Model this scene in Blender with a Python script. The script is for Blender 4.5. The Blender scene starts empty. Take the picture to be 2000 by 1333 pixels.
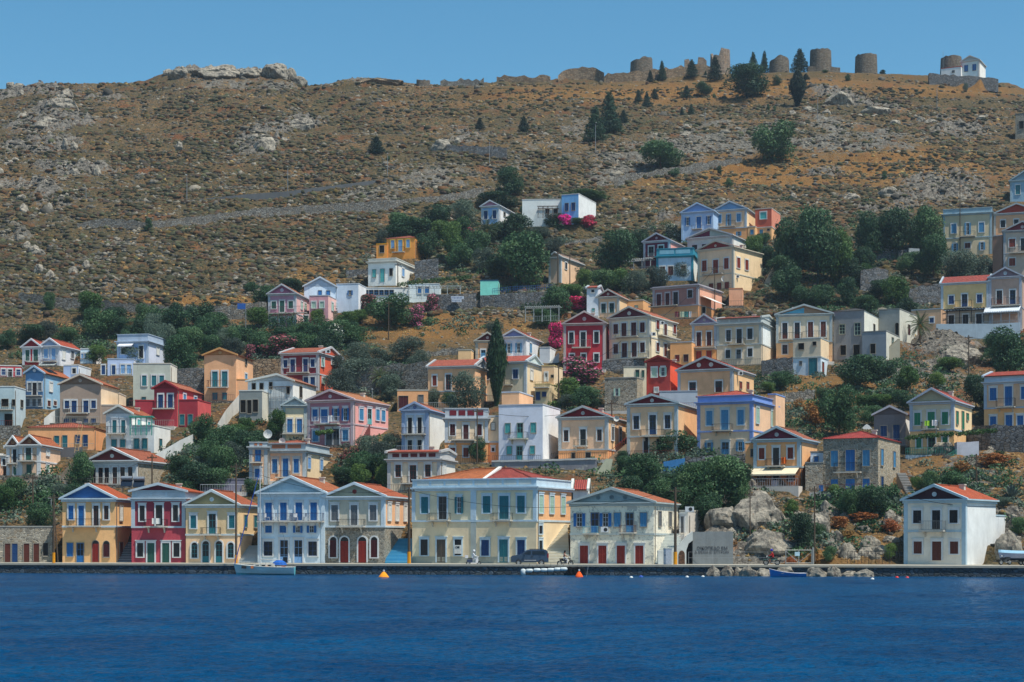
import bpy, math, random
import numpy as np
from mathutils import Vector, Matrix
R = math.radians
scene = bpy.context.scene
col = scene.collection
# ---------------------------------------------------------------- camera
F = 3398.0      # focal length in photo pixels (2000 wide)
CX, HY, CZ = 1000.0, 1054.0, 4.0      # principal column, horizon row, eye height in m
cam = bpy.data.cameras.new('camera'); cob = bpy.data.objects.new('camera', cam); col.objects.link(cob)
cob.location = (0, 0, CZ); cob.rotation_euler = (R(90), 0, 0)
cam.sensor_width = 36; cam.lens = 36 * F / 2000; cam.shift_y = (HY - 666.5) / 2000
cam.clip_start = 0.5; cam.clip_end = 9000
scene.camera = cob
# ---------------------------------------------------------------- sky and sun
SAZ, SEL = R(36), R(63)
sdir = Vector((math.cos(SEL) * math.cos(SAZ), -math.cos(SEL) * math.sin(SAZ), math.sin(SEL)))
w = bpy.data.worlds.new('World'); scene.world = w; w.use_nodes = True
nt = w.node_tree; nt.nodes.clear()
sk = nt.nodes.new('ShaderNodeTexSky'); sk.sky_type = 'NISHITA'; sk.sun_disc = False
sk.sun_elevation = SEL; sk.sun_rotation = math.atan2(sdir.x, sdir.y)
sk.air_density = 1.0; sk.dust_density = 0.35; sk.ozone_density = 3.6; sk.altitude = 0
bg = nt.nodes.new('ShaderNodeBackground'); bg.inputs['Strength'].default_value = 0.100
gm = nt.nodes.new('ShaderNodeHueSaturation'); gm.inputs['Saturation'].default_value = 1.24; gm.inputs['Hue'].default_value = 0.483
wo = nt.nodes.new('ShaderNodeOutputWorld')
nt.links.new(sk.outputs[0], gm.inputs['Color']); nt.links.new(gm.outputs[0], bg.inputs[0]); nt.links.new(bg.outputs[0], wo.inputs[0])
sl = bpy.data.lights.new('sun', 'SUN'); sl.energy = 4.4; sl.angle = R(0.5); sl.color = (1, .93, .80)
so = bpy.data.objects.new('sun', sl); col.objects.link(so); so.rotation_euler = sdir.to_track_quat('Z', 'Y').to_euler(); so.location = (60, 100, 300)
scene.view_settings.view_transform = 'Standard'; scene.view_settings.look = 'None'
scene.view_settings.exposure = 0.40; scene.view_settings.gamma = 1; scene.view_settings.use_curve_mapping = False
scene.cycles.max_bounces = 5; scene.cycles.diffuse_bounces = 3; scene.cycles.glossy_bounces = 3
rnd = random.Random(7); nr = np.random.RandomState(11)
# ---------------------------------------------------------------- helpers
def hx(h, k=1.0):
    c = [int(h[i:i + 2], 16) / 255 for i in (0, 2, 4)]
    return tuple(min(1, (x / 12.92 if x < .04045 else ((x + .055) / 1.055) ** 2.4) * k) for x in c)
import colorsys
def soft(h, ks=.76, kv=1.2):
    r, g, b = [int(h[i:i + 2], 16) / 255 for i in (0, 2, 4)]; a, s, v = colorsys.rgb_to_hsv(r, g, b)
    if kv > 1 and s > .55 and (a < .04 or a > .93): ks = .92
    if kv > 1 and .075 < a < .2: a = max(.075, a - .018); ks = .74 if s > .5 else .68
    r, g, b = colorsys.hsv_to_rgb(a, s * ks, min(max(v, .93), v * kv * (1.04 if .05 < a < .2 and kv > 1 else 1))); return '%02x%02x%02x' % (int(r * 255), int(g * 255), int(b * 255))
MATS = {}
def nodes(name):
    m = bpy.data.materials.new(name); m.use_nodes = True; t = m.node_tree
    b = t.nodes['Principled BSDF']; b.inputs['Specular IOR Level'].default_value = .25
    return m, t, b
def N(t, typ, **kw):
    n = t.nodes.new(typ)
    for k, v in kw.items():
        if k in n.inputs: n.inputs[k].default_value = v
        else: setattr(n, k, v)
    return n
def noise(t, scale, detail=4, rough=.6, vec=None):
    n = N(t, 'ShaderNodeTexNoise', Scale=scale, Detail=detail, Roughness=rough)
    if vec is not None: t.links.new(vec, n.inputs['Vector'])
    return n
def ramp(t, src, stops):
    r = t.nodes.new('ShaderNodeValToRGB'); t.links.new(src, r.inputs[0])
    e = r.color_ramp.elements
    while len(e) < len(stops): e.new(.5)
    for i, (p, c) in enumerate(stops):
        e[i].position = p; e[i].color = (c, c, c, 1) if not isinstance(c, tuple) else tuple(c) + (1,)
    return r
def mix(t, fac, a, b, typ='MIX'):
    m = t.nodes.new('ShaderNodeMix'); m.data_type = 'RGBA'; m.blend_type = typ
    for s, v in ((0, fac), (6, a), (7, b)):
        if hasattr(v, 'is_linked') or isinstance(v, bpy.types.NodeSocket): t.links.new(v, m.inputs[s])
        elif isinstance(v, (int, float)): m.inputs[s].default_value = v
        else: m.inputs[s].default_value = tuple(v)[:3] + (1,)
    return m.outputs[2]
def bump(t, b, h, strength, dist):
    n = N(t, 'ShaderNodeBump', Strength=strength, Distance=dist); t.links.new(h, n.inputs['Height']); t.links.new(n.outputs[0], b.inputs['Normal'])
def geo(t): return t.nodes.new('ShaderNodeNewGeometry').outputs['Position']
def plaster(h, wear=0.25):
    key = ('pl', h, wear)
    if key in MATS: return MATS[key]
    m, t, b = nodes('plaster'); c = hx(h); p = geo(t)
    n1 = noise(t, .55, 5, .65, p); n2 = noise(t, 3.5, 5, .7, p)
    mp = N(t, 'ShaderNodeMapping'); mp.inputs['Scale'].default_value = (.7, .7, .12); t.links.new(p, mp.inputs[0])
    n3 = noise(t, 1.4, 5, .7, mp.outputs[0])
    d = tuple(x * .62 for x in c); l = tuple(min(.9, x * 1.06 + .01) for x in c); c0_ = tuple(x * .84 for x in c)
    a = mix(t, ramp(t, n1.outputs[0], [(.3, .0), (.72, 1.0)]).outputs[0], c0_, l)
    k = N(t, 'ShaderNodeMath', operation='MULTIPLY'); t.links.new(ramp(t, n3.outputs[0], [(.56, 0.0), (.80, 1.0)]).outputs[0], k.inputs[0]); k.inputs[1].default_value = wear + .34
    a = mix(t, k.outputs[0], a, tuple(x * .5 + .02 for x in c))
    if wear > .5:
        a = mix(t, ramp(t, n2.outputs[0], [(.56, 0.0), (.62, .6)]).outputs[0], a, (.22, .21, .18))
        nb = noise(t, .8, 4, .6, p)
        a = mix(t, ramp(t, nb.outputs[0], [(.56, 0.0), (.59, .85)]).outputs[0], a, (.42, .42, .38))
    else:
        k2 = N(t, 'ShaderNodeMath', operation='MULTIPLY'); t.links.new(ramp(t, n2.outputs[0], [(.5, 0.0), (.8, 1.0)]).outputs[0], k2.inputs[0]); k2.inputs[1].default_value = .3
        a = mix(t, k2.outputs[0], a, d)
    t.links.new(a, b.inputs['Base Color']); b.inputs['Roughness'].default_value = .9
    bump(t, b, n2.outputs[0], .35, .05)
    MATS[key] = m; return m
def paint(h, rough=.55, metal=0.0, k=1.0, name='paint'):
    key = (name, h, rough, metal, k)
    if key in MATS: return MATS[key]
    m, t, b = nodes(name); c = hx(h, k); p = geo(t)
    n = noise(t, 5, 4, .6, p)
    a = mix(t, ramp(t, n.outputs[0], [(.35, 0.0), (.75, 1.0)]).outputs[0], c, tuple(x * .72 for x in c))
    t.links.new(a, b.inputs['Base Color']); b.inputs['Roughness'].default_value = rough; b.inputs['Metallic'].default_value = metal
    MATS[key] = m; return m
def stone(h='8a867c', scale=2.6, mort='b8b2a4', name='stone'):
    key = (name, h, scale, mort)
    if key in MATS: return MATS[key]
    m, t, b = nodes(name); c = hx(h); p = geo(t)
    mp = N(t, 'ShaderNodeMapping'); mp.inputs['Scale'].default_value = (1, 1, 1.55); t.links.new(p, mp.inputs[0])
    nz = noise(t, 2, 2, .5, p)
    ad = mix(t, .12, mp.outputs[0], nz.outputs['Color'], 'ADD')
    v = N(t, 'ShaderNodeTexVoronoi', Scale=scale); t.links.new(ad, v.inputs['Vector'])
    ve = N(t, 'ShaderNodeTexVoronoi', Scale=scale, feature='DISTANCE_TO_EDGE'); t.links.new(ad, ve.inputs['Vector'])
    n2 = noise(t, 9, 4, .6, p)
    sep = t.nodes.new('ShaderNodeSeparateColor'); t.links.new(v.outputs['Color'], sep.inputs[0])
    a = mix(t, sep.outputs[0], tuple(x * .55 for x in c), tuple(min(.8, x * 1.45) for x in c))
    a = mix(t, ramp(t, sep.outputs[1], [(.6, 0.0), (.9, .5)]).outputs[0], a, (c[0] * 1.1, c[1] * .8, c[2] * .5))
    a = mix(t, ramp(t, n2.outputs[0], [(.4, 0.0), (.8, .6)]).outputs[0], a, tuple(x * .5 for x in c))
    a = mix(t, ramp(t, ve.outputs[0], [(.02, 1.0), (.07, 0.0)]).outputs[0], a, hx(mort))
    t.links.new(a, b.inputs['Base Color']); b.inputs['Roughness'].default_value = .95
    bump(t, b, ramp(t, ve.outputs[0], [(.0, 0.0), (.12, 1.0)]).outputs[0], .8, .12)
    MATS[key] = m; return m
def tiles(h='c85828'):
    key = ('tile', h)
    if key in MATS: return MATS[key]
    m, t, b = nodes('roof_tiles'); c = hx(soft(h, .84, .86))
    uv = t.nodes.new('ShaderNodeUVMap').outputs[0]; p = geo(t)
    br = N(t, 'ShaderNodeTexBrick', offset=0.0, Scale=1.0); t.links.new(uv, br.inputs['Vector'])
    br.inputs['Brick Width'].default_value = .26; br.inputs['Row Height'].default_value = .42; br.inputs['Mortar Size'].default_value = .03
    br.inputs['Color1'].default_value = (*c, 1); br.inputs['Color2'].default_value = (*[x * .62 for x in c], 1); br.inputs['Mortar'].default_value = (*[x * .3 for x in c], 1)
    n1 = noise(t, .7, 5, .7, p); n2 = noise(t, 2.8, 4, .7, p)
    a = mix(t, ramp(t, n1.outputs[0], [(.35, 0.0), (.75, .55)]).outputs[0], br.outputs[0], (c[0] * .55, c[1] * .6, c[2] * .8))
    a = mix(t, ramp(t, n2.outputs[0], [(.60, 0.0), (.76, .45)]).outputs[0], a, (.52, .36, .22))
    t.links.new(a, b.inputs['Base Color']); b.inputs['Roughness'].default_value = .85
    wv = N(t, 'ShaderNodeTexWave', Scale=1.0, wave_type='BANDS', bands_direction='X')
    sp = N(t, 'ShaderNodeMapping'); sp.inputs['Scale'].default_value = (1.22, 1, 1); t.links.new(uv, sp.inputs[0]); t.links.new(sp.outputs[0], wv.inputs['Vector'])
    wv.inputs['Distortion'].default_value = 0
    bump(t, b, wv.outputs['Fac'], .8, .09)
    MATS[key] = m; return m
def glass():
    if 'glass' in MATS: return MATS['glass']
    m, t, b = nodes('window_glass'); b.inputs['Base Color'].default_value = (.012, .018, .025, 1); b.inputs['Roughness'].default_value = .12
    b.inputs['Specular IOR Level'].default_value = .22; MATS['glass'] = m; return m
def leafmat(key, c1, c2, rough=.6):
    key = ('leaf', key)
    if key in MATS: return MATS[key]
    m, t, b = nodes('foliage')
    oi = t.nodes.new('ShaderNodeObjectInfo'); at = N(t, 'ShaderNodeAttribute', attribute_name='tint')
    a = mix(t, at.outputs['Fac'], c1, c2)
    hs = N(t, 'ShaderNodeHueSaturation'); mr = N(t, 'ShaderNodeMapRange'); t.links.new(oi.outputs['Random'], mr.inputs[0])
    mr.inputs[3].default_value = .62; mr.inputs[4].default_value = 1.55
    mh = N(t, 'ShaderNodeMapRange'); t.links.new(oi.outputs['Random'], mh.inputs[0]); mh.inputs[3].default_value = .525; mh.inputs[4].default_value = .465
    t.links.new(a, hs.inputs['Color']); t.links.new(mr.outputs[0], hs.inputs['Value']); t.links.new(mh.outputs[0], hs.inputs['Hue'])
    t.links.new(hs.outputs[0], b.inputs['Base Color']); b.inputs['Roughness'].default_value = rough
    tr = t.nodes.new('ShaderNodeBsdfTranslucent'); t.links.new(hs.outputs[0], tr.inputs[0])
    ms = t.nodes.new('ShaderNodeMixShader'); ms.inputs[0].default_value = .22
    t.links.new(b.outputs[0], ms.inputs[1]); t.links.new(tr.outputs[0], ms.inputs[2]); t.links.new(ms.outputs[0], t.nodes['Material Output'].inputs[0])
    MATS[key] = m; return m

class MB:
    def __init__(s): s.v = []; s.f = []; s.m = []; s.uv = {}
    def face(s, pts, m=0, uv=None):
        i = len(s.v); s.v += [tuple(p) for p in pts]; s.f.append(tuple(range(i, i + len(pts)))); s.m.append(m)
        if uv: s.uv[len(s.f) - 1] = uv
        return s
    def box(s, x0, x1, y0, y1, z0, z1, m=0, mside=None):
        if x0 > x1: x0, x1 = x1, x0
        if y0 > y1: y0, y1 = y1, y0
        if z0 > z1: z0, z1 = z1, z0
        i = len(s.v)
        s.v += [(x0, y0, z0), (x1, y0, z0), (x1, y1, z0), (x0, y1, z0), (x0, y0, z1), (x1, y0, z1), (x1, y1, z1), (x0, y1, z1)]
        for k, q in enumerate(((0, 1, 5, 4), (1, 2, 6, 5), (2, 3, 7, 6), (3, 0, 4, 7), (4, 5, 6, 7), (3, 2, 1, 0))):
            s.f.append(tuple(i + j for j in q)); s.m.append(mside if (mside is not None and k in (1, 2, 3)) else m)
        return s
    def prism(s, poly, fn, o0, o1, m=0):        # poly [(a,z)] extruded from o0 to o1 ; fn(a,o,z)->xyz
        i = len(s.v); n = len(poly)
        s.v += [fn(a, o0, z) for a, z in poly] + [fn(a, o1, z) for a, z in poly]
        s.f.append(tuple(i + k for k in range(n))); s.m.append(m)
        s.f.append(tuple(i + n + k for k in reversed(range(n)))); s.m.append(m)
        for k in range(n):
            s.f.append((i + k, i + n + k, i + n + (k + 1) % n, i + (k + 1) % n)); s.m.append(m)
        return s
    def tube(s, p, q, r0, r1=None, n=6, m=0, cap=True):
        p, q = Vector(p), Vector(q); d = (q - p)
        if d.length < 1e-6: return s
        d.normalize(); a = d.orthogonal().normalized(); b = d.cross(a); r1 = r0 if r1 is None else r1
        i = len(s.v)
        for c, r in ((p, r0), (q, r1)):
            for k in range(n):
                t = 2 * math.pi * k / n; s.v.append(tuple(c + (a * math.cos(t) + b * math.sin(t)) * r))
        for k in range(n):
            s.f.append((i + k, i + (k + 1) % n, i + n + (k + 1) % n, i + n + k)); s.m.append(m)
        if cap:
            s.f.append(tuple(i + k for k in reversed(range(n)))); s.m.append(m); s.f.append(tuple(i + n + k for k in range(n))); s.m.append(m)
        return s
    def path(s, pts, r, n=6, m=0):
        for a, b in zip(pts[:-1], pts[1:]): s.tube(a, b, r, r, n, m)
        return s
    def lathe(s, prof, c=(0, 0, 0), n=16, m=0, axis='z', sx=1, sy=1):
        i = len(s.v); L = len(prof)
        for r, z in prof:
            for k in range(n):
                t = 2 * math.pi * k / n; x, y = r * math.cos(t) * sx, r * math.sin(t) * sy
                if axis == 'z': s.v.append((c[0] + x, c[1] + y, c[2] + z))
                elif axis == 'y': s.v.append((c[0] + x, c[1] + z, c[2] + y))
                else: s.v.append((c[0] + z, c[1] + x, c[2] + y))
        for j in range(L - 1):
            for k in range(n):
                s.f.append((i + j * n + k, i + j * n + (k + 1) % n, i + (j + 1) * n + (k + 1) % n, i + (j + 1) * n + k)); s.m.append(m)
        return s
    def build(s, name, mats, parent=None, smooth=False):
        me = bpy.data.meshes.new(name); me.from_pydata(s.v, [], s.f)
        if not isinstance(mats, (list, tuple)): mats = [mats]
        for x in mats: me.materials.append(x)
        if len(mats) > 1: me.polygons.foreach_set('material_index', s.m)
        if s.uv:
            u = me.uv_layers.new(name='UVMap').data
            for fi, uvs in s.uv.items():
                for li, q in zip(me.polygons[fi].loop_indices, uvs): u[li].uv = q
        if smooth: me.polygons.foreach_set('use_smooth', [True] * len(me.polygons))
        me.update()
        o = bpy.data.objects.new(name, me); col.objects.link(o)
        if parent is not None: o.parent = parent
        return o
def tag(o, label=None, cat=None, group=None, kind=None):
    if label: o['label'] = label
    if cat: o['category'] = cat
    if group: o['group'] = group
    if kind or cat: o['kind'] = kind or 'thing'
    return o
def empty(name, loc, rz=0):
    o = bpy.data.objects.new(name, None); col.objects.link(o); o.location = loc; o.rotation_euler = (0, 0, rz); o.empty_display_size = .3
    return o
# ---------------------------------------------------------------- lie of the land: photo row -> distance of the ground
YQ = lambda u: 206 - 22 * u / 2000.0            # the quay edge
TY = np.array([213, 221, 235, 256, 284, 322, 352, 400, 460, 560.0])
TP = [1101, 1035, 950, 885, 800, 700, 600, 440, 300]
RU = [-300, 0, 50, 100, 160, 280, 320, 375, 420, 480, 530, 560, 595, 650, 690, 740, 800, 900, 1000, 1100, 1200, 1300, 1400, 1500, 1600, 1700, 1800, 1900, 2000, 2300]
RP = [205, 182, 168, 157, 155, 153, 141, 129, 134, 137, 130, 138, 160, 160, 153, 152, 160, 161, 158, 152, 147, 145, 140, 136, 132, 138, 144, 152, 168, 200]
def ridge(u): return float(np.interp(u, RU, RP))
def shiftY(Y0, u): return Y0 - 22 * u / 2000.0 * (1 - min(1, max(0, (Y0 - 206) / 200.0)))
def prof(py, u):                                 # distance at which the ground shows at row py
    ps = TP + [ridge(u)]
    return shiftY(float(np.interp(-py, [-p for p in ps], TY)), u)
def Zof(py, Y): return CZ + (HY - py) * Y / F
def Xof(px, Y): return (px - CX) * Y / F
def PY(z, Y): return HY - (z - CZ) * F / Y
PADS = []; LAND = []       # pads under buildings, landmarks for labels
ds_ = lambda: stone('7c7870', 1.9, '44403a', 'terrace_stone')
C = dict(bl='2468a8', nb='1a3f70', sb='4a8cb8', tq='55b0b0', te='26707c', gn='288060', dg='2c5a50', mr='4a1a1e', br='5a2c22', rd='8a2a22', dk='1c1a1e', wh='e4e4de', gy='6a6e72', rb='7a3022', lg='a8c8b8', yl='d8b860', pb='7aa8d8', wd='5c5248')
TRIM = 'ccd0d2'
def solve(x0, x1, x2, Y, D=None, th=None, thru=None):
    """front from ray x0 to ray x1 (middle at distance Y), right side back to ray x2 -> P0, P1, angle, depth"""
    def front(t):
        if thru is not None: c = thru
        else: c = ((.5 * (x0 + x1) - CX) / F * Y, Y)
        e = (math.cos(t), -math.sin(t)); out = []
        for x in (x0, x1):
            k = (x - CX) / F
            s = (k * c[1] - c[0]) / (e[0] - k * e[1])
            out.append((c[0] + e[0] * s, c[1] + e[1] * s))
        return out, e
    t0 = R(15 + 14 * (x1 - 1000) / 1000.0) if th is None else R(th)
    if x2 - x1 < 1.5:
        (a, b), e = front(t0); return a, b, t0, D or 8.0
    def depth(t):
        (a, b), e = front(t); k = (x2 - CX) / F; d = (math.sin(t), math.cos(t))
        den = d[0] - k * d[1]
        return (k * b[1] - b[0]) / den if abs(den) > 1e-4 else 99
    if th is not None or (D is None and 5.5 <= depth(t0) <= 13):
        dd = depth(t0) if D is None else D
        (a, b), e = front(t0); return a, b, t0, max(3, min(16, dd))
    tgt = D or (6.0 if depth(t0) < 5.5 else 12)
    best = min((abs(depth(R(q)) - tgt), q) for q in np.arange(-12, 48, .25) if depth(R(q)) > 0)
    t = R(best[1]); (a, b), e = front(t); return a, b, t, tgt
class Body: pass
def body(x0, x1, x2, yb, Y=None, D=None, th=None, thru=None):
    s = Body(); xc = .5 * (x0 + x1)
    s.Y = Y or prof(yb, xc)
    s.p0, s.p1, s.t, s.D = solve(x0, x1, x2, s.Y, D, th, thru)
    s.Y = .5 * (s.p0[1] + s.p1[1])
    s.W = math.dist(s.p0, s.p1); s.zb = Zof(yb, s.Y) if yb < 1099 else 1.2; s.e = (math.cos(s.t), -math.sin(s.t)); s.d = (math.sin(s.t), math.cos(s.t))
    return s
def fpos(s, px):                       # along-front distance and world Y where ray px meets the front
    k = (px - CX) / F
    a = (k * s.p0[1] - s.p0[0]) / (s.e[0] - k * s.e[1]); return a, s.p0[1] + s.e[1] * a
def spos(s, px):
    k = (px - CX) / F
    a = (k * s.p1[1] - s.p1[0]) / (s.d[0] - k * s.d[1]); return a, s.p1[1] + s.d[1] * a
def zf(s, py, Y=None): return Zof(py, Y or s.Y) - s.zb
def shutter_leaf(mb, fn, a0, a1, z0, z1, o, small):
    mb.prism([(a0, z0), (a1, z0), (a1, z1), (a0, z1)], fn, o, o + .03)
    if not small:
        w = min(.07, (a1 - a0) * .16)
        for q in ((a0, a0 + w, z0, z1), (a1 - w, a1, z0, z1), (a0 + w, a1 - w, z0, z0 + .1), (a0 + w, a1 - w, z1 - .09, z1), (a0 + w, a1 - w, (z0 + z1) / 2 - .05, (z0 + z1) / 2 + .05)):
            mb.prism([(q[0], q[2]), (q[1], q[2]), (q[1], q[3]), (q[0], q[3])], fn, o + .03, o + .055)
        k = z0 + .16
        while k < z1 - .12:
            if abs(k - (z0 + z1) / 2) > .1: mb.prism([(a0 + w, k), (a1 - w, k), (a1 - w, k + .035), (a0 + w, k + .035)], fn, o + .03, o + .045)
            k += .16
def opening(root, s, fn, sty, c, ac, z0, z1, w, sur, door, far):
    arch = sty[0] == 'a' and len(sty) > 1
    if arch: sty = sty[1:]
    a0, a1 = ac - w / 2, ac + w / 2; fr = .17 if sur != 'none' else .06
    zs = z1 - w / 2 if arch else z1
    mb = MB()
    def bx(p, q, u, v, o): mb.prism([(p, u), (q, u), (q, v), (p, v)], fn, 0.004, o)
    bx(a0 - fr, a0, z0 - (0 if door else .12), zs, .12); bx(a1, a1 + fr, z0 - (0 if door else .12), zs, .12)
    if not door: bx(a0, a1, z0 - .12, z0, .15); 
    if arch:
        n = 10; c0 = (ac, zs)
        for k in range(n):
            t0, t1 = math.pi * k / n, math.pi * (k + 1) / n; r0, r1 = w / 2, w / 2 + fr
            mb.prism([(ac + r0 * math.cos(t0), zs + r0 * math.sin(t0)), (ac + r1 * math.cos(t0), zs + r1 * math.sin(t0)), (ac + r1 * math.cos(t1), zs + r1 * math.sin(t1)), (ac + r0 * math.cos(t1), zs + r0 * math.sin(t1))], fn, .004, .09)
    else:
        bx(a0 - fr, a1 + fr, z1, z1 + (.26 if sur != 'none' else .07), .12)
        if sur != 'none' and not far: bx(a0 - fr - .08, a1 + fr + .08, z1 + .26, z1 + .36, .17)
    sm = plaster(TRIM if sur in (None, 'none') else sur) if sur != 'none' else plaster('8f8a80')
    wo_ = mb.build('door' if door else 'window', sm, root)
    def half(q): return [(a0, z0), (a1, z0), (a1, zs)] + ([(ac + w / 2 * math.cos(math.pi * k / 8), zs + w / 2 * math.sin(math.pi * k / 8)) for k in range(1, 8)] if arch else []) + [(a0, zs)]
    cm = paint(C.get(c, c), .6)
    if sty in ('s', 'd'):
        if arch:
            MB().prism(half(0), fn, .006, .012).build('pane', glass(), wo_)
        n2 = 1 if w < .7 else 2
        for k in range(n2):
            m2 = MB(); l0 = a0 + (a1 - a0) * k / n2 + (.012 if k else 0); l1 = a0 + (a1 - a0) * (k + 1) / n2 - (.012 if k < n2 - 1 else 0)
            shutter_leaf(m2, fn, l0, l1, z0, zs, .014, far)
            m2.build('door_leaf' if sty == 'd' else 'shutter', cm, wo_)
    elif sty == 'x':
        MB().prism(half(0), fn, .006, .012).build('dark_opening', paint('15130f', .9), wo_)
    else:
        m2 = MB().prism(half(0), fn, .006, .012)
        if True:
            b = .045
            ps = [(ac - b / 2, ac + b / 2, z0, zs)]
            for q in ((1 / 3, 2 / 3) if z1 - z0 > 1.5 else (.5,)): ps.append((a0, a1, z0 + (zs - z0) * q, z0 + (zs - z0) * q + b))
            ps += [(a0, a0 + .06, z0, zs), (a1 - .06, a1, z0, zs), (a0, a1, z0, z0 + .06), (a0, a1, zs - .06, zs)]
            for j, q in enumerate(ps): m2.prism([(q[0], q[2]), (q[1], q[2]), (q[1], q[3]), (q[0], q[3])], fn, .013, .03 + .0015 * j, 1)
        if sty == 'D':      # glazed door with solid foot
            m2.prism([(a0 + .06, z0 + .06), (a1 - .06, z0 + .06), (a1 - .06, z0 + .75), (a0 + .06, z0 + .75)], fn, .013, .026, 1)
        m2.build('pane', [glass(), cm if sty != 'o' else paint('c8ccd0')], wo_)
        if sty == 'o':
            for sgn in (-1, 1):
                m3 = MB(); e0 = a0 - w * .52 if sgn < 0 else a1 + .02; shutter_leaf(m3, fn, e0, e0 + w * .5, z0, z1, .10, far); m3.build('shutter', cm, wo_)
def railing(mb, fn, a0, a1, o, z0, z1, step=.16, r=.012, ends=True):
    pts = [(a0, .02), (a0, o), (a1, o), (a1, .02)] if ends else [(a0, o), (a1, o)]
    for (p, q), (u, v) in zip(pts[:-1], pts[1:]):
        L = math.dist((p, q), (u, v)); n = max(1, int(L / step))
        mb.tube(fn(p, q, z1), fn(u, v, z1), .03, n=4); mb.tube(fn(p, q, z0 + .08), fn(u, v, z0 + .08), .018, n=4)
        for k in range(n + 1):
            t = k / n; a, b = p + (u - p) * t, q + (v - q) * t
            mb.tube(fn(a, b, z0), fn(a, b, z1), r, n=3, cap=False)
def balcony(root, s, fn, pos, spec, far):
    t = spec.split(); x0, x1, yf, yr = map(float, t[:4]); rc = C.get(t[4], t[4]) if len(t) > 4 else '24242a'; sc = t[5] if len(t) > 5 else 'b8b4aa'
    a0, Y0 = pos(s, x0); a1, Y1 = pos(s, x1); Ym = .5 * (Y0 + Y1)
    z0, z1 = zf(s, yf, Ym), zf(s, yr, Ym); z1 = max(z1, z0 + .8); o = .95
    b = MB().prism([(a0, z0 - .16), (a1, z0 - .16), (a1, z0), (a0, z0)], fn, .004, o).build('balcony', plaster(sc), root)
    r = MB(); railing(r, fn, a0 + .04, a1 - .04, o - .05, z0, z1, .18 if not far else .3, .014 if not far else .02); r.build('railing', paint(rc, .5, name='ironwork'), b)
    if not far:
        for q in (.15, .85):
            a = a0 + (a1 - a0) * q
            MB().prism([(0.004, z0 - .16), (.8, z0 - .16), (.25, z0 - .35), (0.004, z0 - .8)], lambda u, v, z, a=a: fn(a + v, u, z), -.09, .09).build('bracket', plaster(sc), b)
def roof_slab(mb, q, th=.14, m=0):       # q: 4 pts eaveA, eaveB, ridgeB, ridgeA (up side)
    q = [Vector(p) for p in q]; n = (q[1] - q[0]).cross(q[3] - q[0]).normalized()
    if n.z < 0: n = -n
    up = [p + n * th for p in q]
    U = (q[1] - q[0]).length; V = (q[3] - q[0]).length; s0 = (q[3] - q[0]).dot((q[1] - q[0]).normalized()); s1 = s0 + (q[2] - q[3]).length if len(q) > 3 else 0
    mb.face(up, m, [(0, 0), (U, 0), (s1, V), (s0, V)]); mb.face([q[3], q[2], q[1], q[0]], m, [(0, 0)] * 4)
    for i in range(4):
        j = (i + 1) % 4; mb.face([q[i], q[j], up[j], up[i]], m, [(0, 0), (.2, 0), (.2, .1), (0, .1)])
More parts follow.
